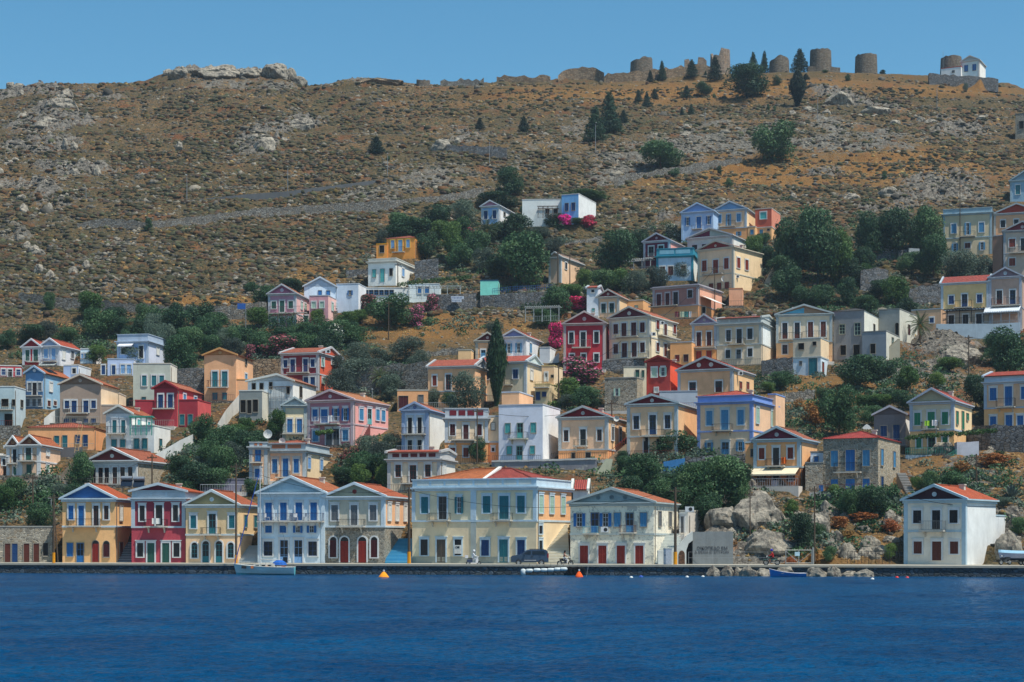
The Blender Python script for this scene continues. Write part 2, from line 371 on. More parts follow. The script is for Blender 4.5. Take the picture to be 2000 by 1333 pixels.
def do_roof(root, s, W, D, ze, kind, zp, trim, tile, pc=None, apex=.5, orn=None, half=None):
    tm = plaster(trim); tl = tiles(tile); ov = .28
    if kind == 'p':
        ax = W * apex
        MB().prism([(0, ze), (W, ze), (ax, zp)], lambda a, o, z: (a, o, z), .02, D - .02).build('gable', plaster(pc or trim), root)
        mb = MB(); roof_slab(mb, [(W + ov, D + .1, ze - ov * (zp - ze) / (W - ax)), (W + ov, .05, ze - ov * (zp - ze) / (W - ax)), (ax, .05, zp), (ax, D + .1, zp)])
        roof_slab(mb, [(-ov, .05, ze - ov * (zp - ze) / ax), (-ov, D + .1, ze - ov * (zp - ze) / ax), (ax, D + .1, zp), (ax, .05, zp)])
        mb.tube((ax, 0, zp + .16), (ax, D + .1, zp + .16), .13, n=6)
        rf = mb.build('roof', tl, root)
        for e in (-1, 1):
            c = MB()
            xe = -.32 if e < 0 else W + .32; ze2 = ze - .32 * (zp - ze) / (ax if e < 0 else W - ax)
            c.prism([(xe, ze2 - .05), (xe, ze2 + .2), (ax, zp + .26), (ax, zp - .06)], lambda a, o, z: (a, o, z), -.44 + (.003 if e > 0 else 0), .06)
            c.build('raking_cornice', tm, root)
        if pc:
            MB().prism([(.9, ze + .12), (W - .9, ze + .12), (ax, zp - .42)], lambda a, o, z: (a, o, z), -.03, .015).build('tympanum', plaster(half or pc), root)
            if half:
                MB().prism([(ax + .02, ze + .12), (W - .9, ze + .12), (ax + .02, zp - .43)], lambda a, o, z: (a, o, z), -.05, -.035).build('tympanum', plaster(pc), root)
        if orn:
            for k, q in enumerate(orn.split(',')):
                oc, *dx = q.split('@'); xx = ax + (float(dx[0]) if dx else 0)
                r = .34 if zp - ze > 1.6 else .26; zz = ze + (zp - ze) * .38
                MB().lathe([(r, 0), (r, -.13), (r * .62, -.13), (r * .62, -.05), (0.001, -.05)], (xx, 0, zz), 14, axis='y').build('roundel', plaster(oc), root)
    elif kind == 'h':
        q = min(W, D) * .5; mb = MB(); o = .15
        A, B_, C_, D_ = (-o, -o, ze), (W + o, -o, ze), (W + o, D + o, ze), (-o, D + o, ze)
        if W >= D: r0, r1 = (W * apex - max(.1, (W - D) / 2), D / 2, zp), (W * apex + max(.1, (W - D) / 2), D / 2, zp)
        else: r0, r1 = (W / 2, D / 2 - .4, zp), (W / 2, D / 2 + .4, zp)
        def tri(a, b, c): mb.face([a, b, c], 0, [(0, 0), (math.dist(a, b), 0), (math.dist(a, b) / 2, 3)])
        def quad(a, b, c, d): mb.face([a, b, c, d], 0, [(0, 0), (math.dist(a, b), 0), (math.dist(a, b) * .7, 3), (math.dist(a, b) * .3, 3)])
        if W >= D: quad(A, B_, r1, r0); tri(B_, C_, r1); quad(C_, D_, r0, r1); tri(D_, A, r0)
        else: tri(A, B_, r0); quad(B_, C_, r1, r0); tri(C_, D_, r1); quad(D_, A, r0, r1)
        mb.face([D_, C_, B_, A])
        for a, b in ((A, r0), (B_, r1 if W >= D else r0), (C_, r1), (r0, r1)): mb.tube(a, b, .1, n=5)
        mb.build('roof', tl, root)
    elif kind == 'g':
        mb = MB()
        MB().prism([(0, ze), (D, ze), (D / 2, zp)], lambda a, o, z: (o, a, z), .02, W - .02).build('gable', plaster(pc or trim), root)
        sl = (zp - ze) / (D / 2)
        roof_slab(mb, [(.1, -ov, ze - ov * sl), (W - .1, -ov, ze - ov * sl), (W - .1, D / 2, zp), (.1, D / 2, zp)])
        roof_slab(mb, [(W - .1, D + ov, ze - ov * sl), (.1, D + ov, ze - ov * sl), (.1, D / 2, zp), (W - .1, D / 2, zp)])
        mb.build('roof', tl, root)
        for x, e in ((W, .2), (-.2, .2)):
            c = MB()
            for k in (0, 1):
                ye_, yr = (-.35, D / 2) if k == 0 else (D + .35, D / 2)
                c.prism([(ye_, ze - .35 * sl - .05), (ye_, ze - .35 * sl + .25), (yr, zp + .3), (yr, zp - .05)], lambda a, o, z: (o, a, z), x - .12 + .002 * k, x + e)
            c.build('raking_cornice', tm, root)
def wparse(t):
    q = t.split(); st = q[0].split(':'); return st[0], (st[1] if len(st) > 1 and st[1] else 'dk'), (st[2] if len(st) > 2 else None), [float(v) for v in q[1].split(',')], float(q[2]), float(q[3]), float(q[4])
def openings(root, s, W, win, sur, far):
    fF = lambda a, o, z: (a, -o, z); fS = lambda a, o, z: (W + o, a, z)
    for t in [q.strip() for q in win.split(';') if q.strip()]:
        side = t[0] == '>'; t = t.lstrip('>'); sty, c, sc, xs, yt, yb, wp = wparse(t); pos, fn = (spos, fS) if side else (fpos, fF)
        P = [pos(s, x) for x in xs]; Ym = sum(p[1] for p in P) / len(P); z0, z1 = zf(s, yb, Ym), zf(s, yt, Ym)
        for x, (a, Yp) in zip(xs, P):
            wm = abs(pos(s, x + wp / 2)[0] - pos(s, x - wp / 2)[0])
            wm = max(.35, min(wm, 1.35 if side else 3.2))
            if side: a = min(max(a, wm / 2 + .2), s.D - wm / 2 - .2)
            b0 = sty[-1]; door = b0 in ('d', 'D') or (z0 < .5 and z1 - z0 > 1.75)
            opening(root, s, fn, sty, c, a, max(z0, .02), z1, wm, sc or sur, door, far)
last = None; HOUSES = {}
def B(name, short, label, x0, x1, x2, yb, ye, roof='f', yp=None, wall='c8b890', low=None, ym=None, side=None, trim=TRIM, tile='d06030', pc=None, apex=.5, orn=None, half=None,
      win='', bal='', Y=None, D=None, th=None, adj=False, pil=True, sur=None, ypar=None, pan=None, ext=(), cat='house', base=True, belt=True, wear=.25, parent=None, pad=True, cor=True, found=3.0, bd=.98):
    global last
    thru = last.p1 if adj and last else None
    s = body(x0, x1, x2, yb, Y, D, th, thru); W, D_ = s.W, s.D; far = s.Y > 262
    wear = wear if wear != .25 else .1 + .4 * ((x0 * 7 + yb * 3) % 10) / 10
    ze = zf(s, ye)
    if parent is None:
        root = empty(name, (s.p0[0], s.p0[1], s.zb), -s.t); tag(root, label, cat)
        if cat == 'house': root['group'] = 'neoclassical houses of the hillside harbour town'
        HOUSES[short] = (s, root); LAND.append((short, .5 * (x0 + x1), ye, yb, x0, x2)); last = s
        pr = root; off = Matrix.Identity(4)
    else:
        pr = empty('annex', (0, 0, 0)); pr.parent = parent[1]; p = parent[0]
        mw = Matrix.Translation((s.p0[0], s.p0[1], s.zb)) @ Matrix.Rotation(-s.t, 4, 'Z'); mp = Matrix.Translation((p.p0[0], p.p0[1], p.zb)) @ Matrix.Rotation(-p.t, 4, 'Z')
        pr.matrix_basis = mp.inverted() @ mw; root = pr
    if pad: PADS.append((s.p0, s.e, s.d, W, D_, s.zb))
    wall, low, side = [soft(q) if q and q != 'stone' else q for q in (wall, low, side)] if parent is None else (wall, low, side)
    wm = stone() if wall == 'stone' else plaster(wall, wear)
    sm = None if side is None else (stone('a89f8c', 3.2) if side == 'stone' else plaster(side, wear))  # many side colours are the front paint made lighter, sunlight put into the colour
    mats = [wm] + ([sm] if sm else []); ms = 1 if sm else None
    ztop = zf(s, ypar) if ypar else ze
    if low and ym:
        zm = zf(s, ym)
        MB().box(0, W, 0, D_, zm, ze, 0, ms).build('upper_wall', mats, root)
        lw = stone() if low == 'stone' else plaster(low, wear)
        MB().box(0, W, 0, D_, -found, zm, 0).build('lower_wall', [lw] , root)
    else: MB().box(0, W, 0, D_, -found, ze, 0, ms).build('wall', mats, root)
    tm = plaster(trim)
    if parent is None and 560 < yb < 1090 and cat != 'taverna':
        h_ = int(x0 * 13 + yb * 7) % 5; ot = 1.6 + .3 * h_
        MB().box(-.5 - .2 * h_, W + .4, -ot, -.02, -3.2, -.02).build('terrace', [ds_(), plaster(soft('b8ac98')), ds_(), plaster(soft('a8a094'), .5), ds_()][h_], root)
        if h_ in (0, 2, 3):
            mb_ = MB(); railing(mb_, lambda a, o, z: (a, -o, z), -.3, W + .3, ot - .08, 0, .95, .3, .018, ends=False); mb_.build('terrace_railing', paint(['24242a', 'c8ccd0', '3c4450', '7c3028', 'b0b0a8'][(h_ + int(x1)) % 5], .5, name='ironwork'), root)
    if ym and belt:
        zm = zf(s, ym); MB().box(-.05, W + (.08 if bd > .5 else 0), -.09, D_ * bd, zm - .16, zm + .06).build('belt_course', tm, root)
    if pil and trim != wall:
        z0 = zf(s, ym) + .06 if (ym and low) else .01
        for q in (0, W - .42):
            MB().box(q + (-.03 if q == 0 else 0), q + .42 + (.03 if q else 0), -.07, .42, z0, ze - .35).build('pilaster', tm, root)
    if cor: MB().box(-.14, W + .14, -.16, D_ + .1, ze - .4, ze - .12).box(-.38, W + .38, -.42, D_ + .12, ze - .12, ze + .04).build('cornice', tm, root)
    if ypar:
        MB().box(.02, W - .02, .02, D_ - .02, ze + .04, ztop).build('parapet', tm, root)
        MB().box(-.08, W + .08, -.08, D_ + .05, ztop, ztop + .12).build('coping', tm, root)
        if pan:
            pcx, n = pan.split('*'); n = int(n); pm = plaster(pcx)
            for k in range(n):
                a0 = .5 + (W - 1) * k / n + .15; a1 = .5 + (W - 1) * (k + 1) / n - .15
                MB().box(a0, a1, -.02, .03, ze + .04 + (ztop - ze) * .25, ze + (ztop - ze) * .85).build('panel', pm, root)
    if roof != 'f':
        do_roof(root, s, W, D_, ztop if ypar else ze + .04, roof, zf(s, yp), trim, tile, pc, apex, orn, half)
    elif not ypar: MB().box(-.05, W + .05, -.05, D_ + .05, ze + .04, ze + .22).build('coping', tm, root)
    if roof != 'f' and parent is None:
        rf_ = next(c for c in root.children if c.name.startswith('roof')); zr = zf(s, yp); k_ = int(x1 * 3 + yb) % 5
        if k_ < 3:
            cx_, cy_ = (W * (.62 if k_ else .3), D_ * (.55 + .1 * k_)); zc = zr - (.5 if roof != 'g' else .2)
            MB().box(cx_ - .28, cx_ + .28, cy_ - .28, cy_ + .28, zc - 1.2, zc + .75).box(cx_ - .36, cx_ + .36, cy_ - .36, cy_ + .36, zc + .75, zc + .88).build('chimney', plaster('c8c4b8', .4), rf_)
    if parent is None and int(x0 + x1) % 2 and wall != 'stone':
        MB().tube((W + .09, .35, 0), (W + .09, .35, ze - .45), .055, n=6).build('drainpipe', paint('8c8478', .6), root)
    openings(root, s, W, win, sur, far)
    fF = lambda a, o, z: (a, -o, z); fS = lambda a, o, z: (W + o, a, z)
    for t in [q.strip() for q in bal.split(';') if q.strip()]:
        if t[0] == '>': balcony(root, s, fS, spos, t[1:], far)
        else: balcony(root, s, fF, fpos, t, far)
    if parent is not None:
        for ch in [c for c in pr.children]:
            mbs = pr.matrix_basis @ ch.matrix_basis; ch.parent = parent[1]; ch.matrix_basis = mbs
        bpy.data.objects.remove(pr)
    for ex in ext:
        ex = dict(ex); q = ex.pop('x'); kw = dict(wall=wall, trim=trim, pil=False, cor=False, sur=sur); ex.update({k_: soft(ex[k_]) for k_ in ('wall', 'low', 'side') if ex.get(k_) and ex[k_] != 'stone'}); kw.update(ex)
        B('annex', '', '', q[0], q[1], q[2], q[3], q[4], parent=(s, root) if parent is None else parent, Y=kw.pop('Y', s.Y + kw.pop('dy', 0)), **kw)
    return (s, root)

def text(name, body_, size, _, loc, parent, colr):
    t = bpy.data.curves.new(name, 'FONT'); t.body = body_; t.size = size; t.extrude = .008; t.align_x = 'CENTER'
    o = bpy.data.objects.new(name, t); col.objects.link(o); bpy.context.view_layer.update()
    me = bpy.data.meshes.new_from_object(o); bpy.data.objects.remove(o); me.materials.clear(); me.materials.append(paint(colr))
    o = bpy.data.objects.new(name, me); col.objects.link(o); o.parent = parent; o.location = loc; o.rotation_euler = (R(90), 0, 0); return o
# ================================================================ waterfront row
YE, PE, WH, CR = 'c89a4c', 'd8a060', 'dcdcda', 'ccb98c'
B('stone_store', 'low stone storehouse', 'low grey stone storehouse with five narrow shop doors on the quay', -12, 102, 106, 1100, 1031, wall='stone', trim='8a8c88', pil=False, cor=False, D=7,
  win='d:br:none 15,52,71 1062 1098 11; d:nb:none 29 1062 1098 11; s:dk:none 89 1061 1086 10')
B('house', 'yellow house with the blue pediment', 'yellow quay house with a bright blue pediment and blue shutters', 122, 225, 258, 1100, 974, 'p', 948, YE, ym=1028, pc='3466a0', trim='b9cbd6', tile='e05820', pil=False,
  win='s:bl 139 988 1015 10; d:bl 159 988 1027 11; g:br 188 988 1027 10; g:br 208 988 1015 9; s:bl:none 137 1061 1087 12; D:bl:none 157 1061 1099 14; ad:rd:none 187 1056 1098 13; as:mr:none 208 1057 1088 12; > s:wh:none 236 988 1017 7; > d:rb:none 236 1060 1088 8',
  bal='133 198 1027 1014', belt=True)
B('house', 'crimson house', 'crimson quay house with white framed panels and a panelled parapet', 257, 362, 402, 1100, 973, 'p', 947, '7c2634', low='94323e', ym=1029, ypar=960, pan='b0b8c0*3', trim='b4c2cc', tile='e05820', pc='6a2030', D=11, adj=False,
  win='g:dk 278 988 1018 10; g:dk 311 987 1027 13; g:dk 343 987 1018 10; g:dk 274,345 1061 1088 12; d:dg 295,324 1061 1100 14', bal='284 328 1028 1015')
B('house', 'khaki house with teal doors', 'khaki yellow quay house with teal doors and arched ground floor windows', 363, 465, 503, 1100, 986, 'p', 960, 'b89c5c', low='c8a468', ym=1044, trim='bcc8cc', tile='d06030', pc='a4946a', orn='d8dcd8', pil=False,
  win='s:te 378,453 1007 1032 11; D:te 415 1004 1044 14; ag:te 380 1060 1090 12; aD:te 402,428 1057 1100 13; ag:te 451 1060 1090 12; > s:te:none 479,498 1007 1030 7', bal='395 432 1044 1032')
B('house', 'pale blue three storey house', 'pale blue three storey quay house with blue shutters and long balconies', 504, 634, 690, 1100, 963, 'p', 933, 'b8cad6', trim='c4d4de', tile='d87038', pc='a4bcc8', D=13, wear=.3,
  win='s:bl 525,554,584,613 982 1017 13; s:bl 525,553 1027 1041 13; o:bl 582,609 1027 1041 9; g:nb 524,611 1058 1086 17; D:pb 555,583 1055 1100 16', bal='506 569 1018 1003 40406a; 570 634 1018 1003 40406a')
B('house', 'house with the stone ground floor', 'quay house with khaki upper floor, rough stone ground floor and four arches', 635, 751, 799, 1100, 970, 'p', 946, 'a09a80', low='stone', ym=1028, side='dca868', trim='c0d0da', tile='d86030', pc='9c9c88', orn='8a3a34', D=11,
  win='s:gy 654,729 987 1017 13; s:gy 692 987 1026 13; as:mr 651,731 1049 1089 13; ad:rd 673,708 1049 1099 16; > s:wh 760,775,791 987 1017 6', bal='661 714 1028 1015')
B('house', 'large double house', 'large cream double house with two tiled hipped roofs behind a white parapet', 805, 1048, 1116, 1100, 952, 'f', 912, 'bcae80', low='c4b07c', ym=1017, side='dca458', ypar=937, pan='c4c8c4*8', trim='bcd0dc', tile='d86030', sur='b8ccd8', D=None,  # peachier lower storey and brighter side: sunlight put into the wall colours
  win='s:te 830 971 1003 14; g:gy 865 970 1015 16; o:te 897 971 1003 8; s:te 951,1018 969 1002 15; s:te 985 969 1014 18; g:dk 829 1054 1085 14; d:wd 862 1054 1099 17; g:dk 895 1054 1085 13; s:nb 948,1018 1055 1086 15; d:te 984 1054 1099 17; > s:lg 1056,1077,1099 969 1003 8; > g:dk 1055 1027 1043 7; > g:dk 1055 1056 1077 7',
  bal='839 881 1016 1003 3a3430; 963 1002 1016 1003 3a3430')
B('house', 'flaking house with red doors', 'weathered flaking quay house with blue shutters and four dark red doors', 1114, 1277, 1324, 1103, 982, 'p', 956, 'c0bca0', ym=1043, trim='a8b4b4', tile='d87040', pc='92a2a4', orn='6c7c80@-1.6,6c7c80,6c7c80@1.6', wear=.6, pil=False, D=12,
  win='o:bl:none 1132,1183 1003 1029 11; D:bl:none 1162 1002 1041 15; s:sb:none 1206,1257 1002 1029 13; D:sb:none 1230 1002 1040 15; d:rd 1141,1177,1213,1249 1066 1103 16; > s:gy:none 1288,1308 1000 1028 7', bal='1141 1170 1042 1029 7fb8c8; 1212 1243 1040 1029 5a3a3a')
B('house', 'white walled end house', 'cream quay house with plum pediment and a broad blank white side wall', 1766, 1886, 1945, 1103, 976, 'p', 950, 'b8b09a', ym=1037, side='b8bcbc', trim='a8c0cc', tile='e05828', pc='3c1a26', orn='c4ccd0', D=10, found=4, bd=.02,
  win='s:dk 1792,1863 997 1022 16; d:dk 1829 997 1034 16; s:br 1793,1864 1058 1082 16; d:br 1830 1058 1095 18', bal='1800 1848 1036 1018 8a8a8a', ext=[dict(x=(1940, 1942, 1971, 1103, 1009), wall='b8bcbc', dy=7)])
# ================================================================ second row, west
B('house', 'veranda house with a rubble side wall', 'white columned house with brown glazed veranda and rubble stone side wall', 172, 267, 338, 948, 900, 'p', 877, 'd0d0cc', side='stone', pc='6a2a2a', orn='d8d8d0', tile='c86038', D=12,
  win='g:br 183,197,209 914 944 9; D:br 225,240,255 913 945 9', bal='175 262 948 938')
B('house', 'peach house wing', 'peach house wing cut by the picture edge beside twin pediments', -30, 6, 14, 932, 889, 'f', None, 'd09068', trim='d4d0c8', pil=False, win='s:dk 8 897 909 6', D=6, cat='house wing')
B('house', 'narrow brown gabled house', 'narrow pink-brown house with small balcony, half of a twin gabled pair', 13, 38, 38, 930, 871, 'p', 854, 'b08a68', ym=906, pc='6e4030', orn='9a7050', tile='d86830', D=9, win='s:dk 30 878 904 9; s:dg 31 912 928 9', bal='15 34 905 895')
B('house', 'twin gabled peach house', 'peach house with brown pediment and dark green doors next to its narrower twin', 38, 78, 118, 930, 869, 'p', 852, 'b08a68', ym=901, side='dcae7c', pc='6e4030', orn='9a7050', tile='d86830', win='D:dg 56 875 899 11; s:dg:none 57 908 925 9; > s:wh 93 876 890 6; > s:lg 92 908 922 7', bal='39 70 900 889')
B('house', 'long orange bungalow', 'long low orange house with teal shutters and a hipped roof', 55, 184, 208, 880, 836, 'h', 823, 'c07c40', pil=False, cor=False, trim='c07c40', tile='c85c3c', apex=.55, D=9, win='s:te:none 111 852 866 9; d:te:none 127 851 874 9; s:nb:none 152 850 866 9; s:nb:none 167 850 872 9')
B('house', 'pale grey terraced house', 'pale grey-white house with gabled upper room, teal shutters and roof terrace', 207, 257, 302, 885, 808, 'p', 794, 'a8b0b4', side='d8d8d0', trim='c8ccc8', tile='d86838', pil=False, cor=False, pc='a8b0b4', win='s:te 224,241 821 846 8; s:te:none 223,240 859 874 10; > s:tq 270,290 822 834 8', bal='210 246 847 834 3a3030',  # front colour is white with bluish shade mixed in, side the lit white
  ext=[dict(x=(258, 301, 333, 885, 833), side='d8d8d0', win='s:te:none 267,283 857 877 10; > s:te:none 313 858 872 8')])
B('house', 'grey-brown gabled house', 'tall grey-brown house with white edged gable and blue shutters', 117, 197, 231, 828, 751, 'p', 733, '84705e', side='ccb484', trim='c8beb0', tile='d06838', pil=False, cor=False, pc='84705e', orn='b8b0a4', win='s:nb 131,183 783 798 9; s:nb 145,168 783 806 10; s:nb:none 130,145,168,183 818 828 9', bal='131 172 807 795 3c2424',
  ext=[dict(x=(198, 234, 246, 828, 793), win=''), dict(x=(232, 233, 246, 800, 770), wall='ccb484', dy=3, win='')])
B('house', 'blue house with solar panels', 'steel blue house with a round gable window and solar panels on the roof', 50, 85, 138, 800, 729, 'p', 717, '3c6c9c', side='6c98b4', trim='9ab4cc', tile='e07038', pil=False, cor=False, pc='4c80b0', orn='d0d8e0', win='s:gy 58,78 748 764 7; s:dk 68 748 773 8; s:gy 55,67,78 780 794 7; > s:wh 99 748 765 8; > s:br 95 783 794 8; > s:br 107 784 792 6', bal='51 83 773 762 3c3c50')
B('house', 'flat roofed blue-grey block', 'flat roofed blue-grey block with wide dark windows and verandas, picture edge', -25, 28, 50, 835, 757, 'f', None, '8ca4ac', side='98acb4', pil=False, cor=False, trim='c4ccce', win='x::none 10 780 794 13; x::none 27 781 793 6; x::none 17 809 832 15; > x::none 42 782 796 9', bal='-10 26 800 790')
B('house', 'low red house', 'low red house with white framed windows at the picture edge', -12, 41, 45, 738, 716, 'f', None, '9c2830', trim='c8c8c8', pil=False, cor=False, win='s:nb 7,36 722 733 8; s:dk 20 722 737 8')
B('house', 'narrow red gabled house', 'narrow red and white house sharing a wall with a pale blue twin', 44, 80, 80, 716, 678, 'p', 664, 'a02830', trim='c0c4cc', tile='d04828', pc='8a2028', win='s:dg 54 684 705 8; s:dg 70 683 707 9', bal='56 77 707 699 8a8a90', D=8, th=6)
B('house', 'white and lilac twin house', 'white house with lilac front and small side windows next to its red twin', 80, 116, 158, 716, 676, 'p', 663, '8ca0c0', side='d0d4dc', trim='c8ccd4', tile='d84c28', pc='94a8c8', win='s:pb 90 682 700 8; s:pb 105 681 703 8; > s:wh 124 682 702 6; > s:gy 141 684 700 6', bal='85 112 706 697 7080a0', D=9)
B('annex_house', 'small blue terrace block', 'small blue flat block with terrace parapet below the lilac twin house', 124, 153, 190, 742, 715, 'f', None, '7890b8', side='c8d0d8', trim='d0d4d8', pil=False, cor=False, win='s:dk 145 720 730 7')
B('annex_house', 'small white flat block', 'small white flat roofed block behind a spreading green tree', 157, 180, 207, 712, 683, 'f', None, 'a8bccc', side='c8ccd0', trim='c8ccd0', pil=False, cor=False, win='s:pb 161,167 691 700 4')
B('house', 'lavender flat roofed house', 'lavender-blue flat roofed house with deep parapet and white band', 229, 289, 336, 722, 667, 'f', None, '7c98c4', side='b4bcd0', ypar=654, trim='a8b8cc', win='s:dk 241 681 692 8; s:dk 276 676 700 8; > s:wh 308 679 693 7; > s:rd 327 684 689 4', ext=[dict(x=(210, 262, 268, 735, 703), wall='8ca0c4', side='b4bcc8', dy=-4, win='s:nb 202,222 714 732 7; s:pb 240,252 713 730 8', bal='225 258 733 722')])
B('house', 'grey-green flat roofed house', 'plain grey-green flat roofed house with three tall blue windows', 260, 333, 346, 795, 712, 'f', None, '98a096', side='c8c4b0', trim='b8b8b0', pil=False, cor=False, win='s:te 282,301,316 734 754 9; s:te:none 281 776 789 8')
B('house', 'red terraced house', 'dark red house with gabled upper room, roof terrace and teal shutters', 301, 346, 394, 835, 759, 'p', 746, '84222e', side='b04444', trim='9c3038', tile='d87048', pil=False, cor=False, pc='84222e', win='s:nb 314,333 771 797 10; > s:sb 360,381 773 784 8', bal='301 341 798 786 2c1c20',
  ext=[dict(x=(264, 300, 303, 835, 784), win=''), dict(x=(347, 386, 412, 835, 783), side='b04444', win='s:te:none 356,372 810 830 9')])
B('house', 'tan tower house', 'tall plain tan house with blue shuttered balcony doors and gabled top', 399, 461, 494, 785, 694, 'p', 682, 'b88450', side='dca868', trim='c89860', tile='c86840', pil=False, cor=False, pc='b88450', orn='c8a878', win='s:te 420,439 726 756 11; s:te:none 420,439 768 781 9; > g:dk:none 480 702 713 4; > s:sb 480 731 743 8', bal='407 445 757 744 5a2c24',
  ext=[dict(x=(461, 485, 487, 785, 743), win='')])
B('house', 'unfinished white house', 'white half-finished house with empty window holes and scaffolding', 484, 572, 617, 822, 745, 'p', 733, 'a8b4bc', side='d4d4cc', trim='c8ccc8', tile='d88058', pil=False, cor=False, pc='a8b4bc', apex=.66, win='x::none 496,511 749 761 7; x::none 529 747 760 6; x::none 563 755 769 6; > x::none 587 755 777 10',
  ext=[dict(x=(467, 512, 528, 822, 765), wall='6c7474', side='a8a894', dy=-5, win='x::none 475 782 806 10; x::none 487 782 808 8; x::none 499 781 805 10')])
B('house', 'small cream house with two blue doors', 'small white and cream gabled house with two royal blue balcony doors', 552, 599, 603, 862, 792, 'p', 778, 'c4b884', trim='a8b8bc', tile='e08040', pc='a4b4ba', D=8, win='s:bl 566,585 819 845 10', bal='552 594 847 831 5a5a60', Y=262)
B('house', 'large rose house', 'large rose pink house with scrolled gable, blue shutters and side staircase', 601, 690, 758, 872, 782, 'p', 764, '9c5864', side='c87c74', trim='c8b4b8', tile='e08850', pc='94505c', orn='d0c8cc', pil=True, ym=829, sur='ccd0d8', D=None,
  win='s:bl 616 800 822 10; s:bl 634 800 826 13; o:bl 656,675 798 822 7; s:sb 617,675 841 862 11; D:gy 643,657 838 870 12; > s:sb 705 799 821 8; > D:tq 721 799 829 8; > s:sb 737,748 801 822 7', bal='617 664 828 815 c8c8cc')
B('house', 'red and maroon duplex', 'maroon fronted house with brick red side gable and violet-blue doors', 549, 622, 670, 765, 690, 'g', 674, '74222c', side='b4482c', trim='b8b8bc', tile='c8603c', pc='b4482c', ym=731, win='s:nb 558,611 703 718 8; s:nb 572,597 702 727 9; s:nb 598,611 737 755 9; > s:lg 630 700 716 6; > s:wh 649 705 712 5; > s:sb 664 704 719 7; > s:lg 631 739 749 6', bal='563 605 728 716 8c5c64')
# ================================================================ second row, centre
B('house', 'narrow tower house', 'very narrow beige tower with iron balcony and blue shutters', 487, 522, 524, 948, 873, 'f', None, 'b89468', trim='a4aeb4', ypar=865, pan='a06040*2', win='s:bl:none 504 875 902 11; s:bl 504 916 935 12', bal='489 513 903 889 3c1c20', D=7)
B('house', 'hip roofed house with panelled parapet', 'cream house with terracotta panelled parapet, hipped roof and blue shutters', 522, 597, 644, 940, 880, 'h', 856, 'ba9264', side='dcc484', trim='a8b4ba', tile='d06038', ypar=867, pan='a06448*2', sur='b0b8bc', win='s:bl 537,579 897 924 10; s:bl 558 896 932 11; > s:pb 603,627 896 917 7', bal='541 568 932 921')
B('house', 'cream house with maroon roundels', 'cream house with maroon ovals and dots along its parapet', 757, 860, 889, 962, 897, 'g', 878, 'b8a880', side='d4d0c0', trim='b8b8b8', tile='d85838', ypar=884, pan='5c2228*5', pc='d8d8d4', win='g:rb 778,836 908 932 11; g:rb 807 909 943 13; > s:wh 867 907 928 6', bal='785 821 944 932 3c3434', D=8)
B('house', 'old white house with blue pilasters', 'old white house with pale blue pilasters, dark doors and bare side wall', 785, 836, 869, 885, 801, 'p', 788, 'a8b8d0', side='d4d4cc', trim='94a8c8', tile='d87048', pc='a8b8cc', orn='6c78a0', wear=.4, win='s:dk 801,820 816 847 8; s:dk 801,820 860 880 8', bal='787 832 848 836 33333a')
B('house', 'beige house with maroon panels', 'beige house with maroon panels in the parapet and an ochre ground floor', 869, 953, 955, 905, 817, 'f', None, 'b8a278', low='c08038', ym=863, ypar=799, pan='6c1c2c*4', trim='b4bcc4', D=8, win='s:mr 884,936 829 851 10; s:mr 910 830 859 10; s:rb 884,910 875 893 10', bal='882 927 859 847 7c7470',
  ext=[dict(x=(954, 974, 976, 905, 815), wall='b8a278', low='c08038', ym=863, D=7, dy=1, win='s:wh:none 963 826 840 7; s:dk 963 875 882 5')])
B('house', 'tall white house with turquoise shutters', 'tall plain white house with turquoise shutters and a stone balcony', 974, 1060, 1094, 905, 793, 'f', None, 'acb4c4', side='d0d4d8', trim='b0b8c4', pil=False, cor=False, win='s:tq:none 992,1042 827 846 10; D:tq:none 1016 827 856 11; s:tq:none 995,1040 872 887 9; D:tq:none 1015 872 900 11', bal='995 1032 857 845 404450 b8b8a8',
  ext=[dict(x=(980, 1014, 1041, 800, 768), wall='b88850', side='d09c5c', dy=4, win='')])
B('house', 'cream house with the crimson pediment', 'cream house with a plain crimson pediment, roundel and red window aprons', 1091, 1187, 1222, 900, 815, 'p', 796, 'bc9464', side='dcb06c', ym=878, low='b8803c', trim='a8b0b4', tile='e05830', pc='7c1c28', orn='b0b0b0', win='g:br 1106,1171 840 862 9; g:dk 1139 839 871 11; s:dk:none 1120 885 896 6; s:dk:none 1149 884 896 10; > g:gy 1196,1211 836 862 6', bal='1122 1149 871 860 7c7c70')
B('house', 'cream house behind the fig trees', 'cream house with dark striped shutters half hidden by fig trees', 1225, 1323, 1362, 895, 789, 'p', 773, 'bc9a64', side='dcac64', trim='a8b8c0', tile='e05030', pc='6c1c28', orn='b4b8b8', ym=852, win='g:nb 1243,1304 812 838 11; D:nb 1275 811 849 13; s:dk 1262 855 885 9; x::none 1290 858 885 14', bal='1252 1300 852 840 3c4448')
B('house', 'cream house with blue pilasters', 'cream house with periwinkle blue pilasters, cornice and hipped red roof', 1362, 1470, 1518, 892, 785, 'h', 758, 'b89c70', side='dcb074', trim='7896d0', tile='d84c30', ypar=774, ym=842, sur='b4c4cc', win='s:sb 1386,1447 802 831 12; s:sb 1416 801 841 14; o:sb 1385,1446 864 882 8; D:sb 1417 864 888 14; > s:lg 1479,1508 800 830 6', bal='1393 1432 841 829 3c3c44',
  ext=[dict(x=(1500, 1515, 1533, 860, 772), wall='b08858', side='dcac70', dy=7, win='')])
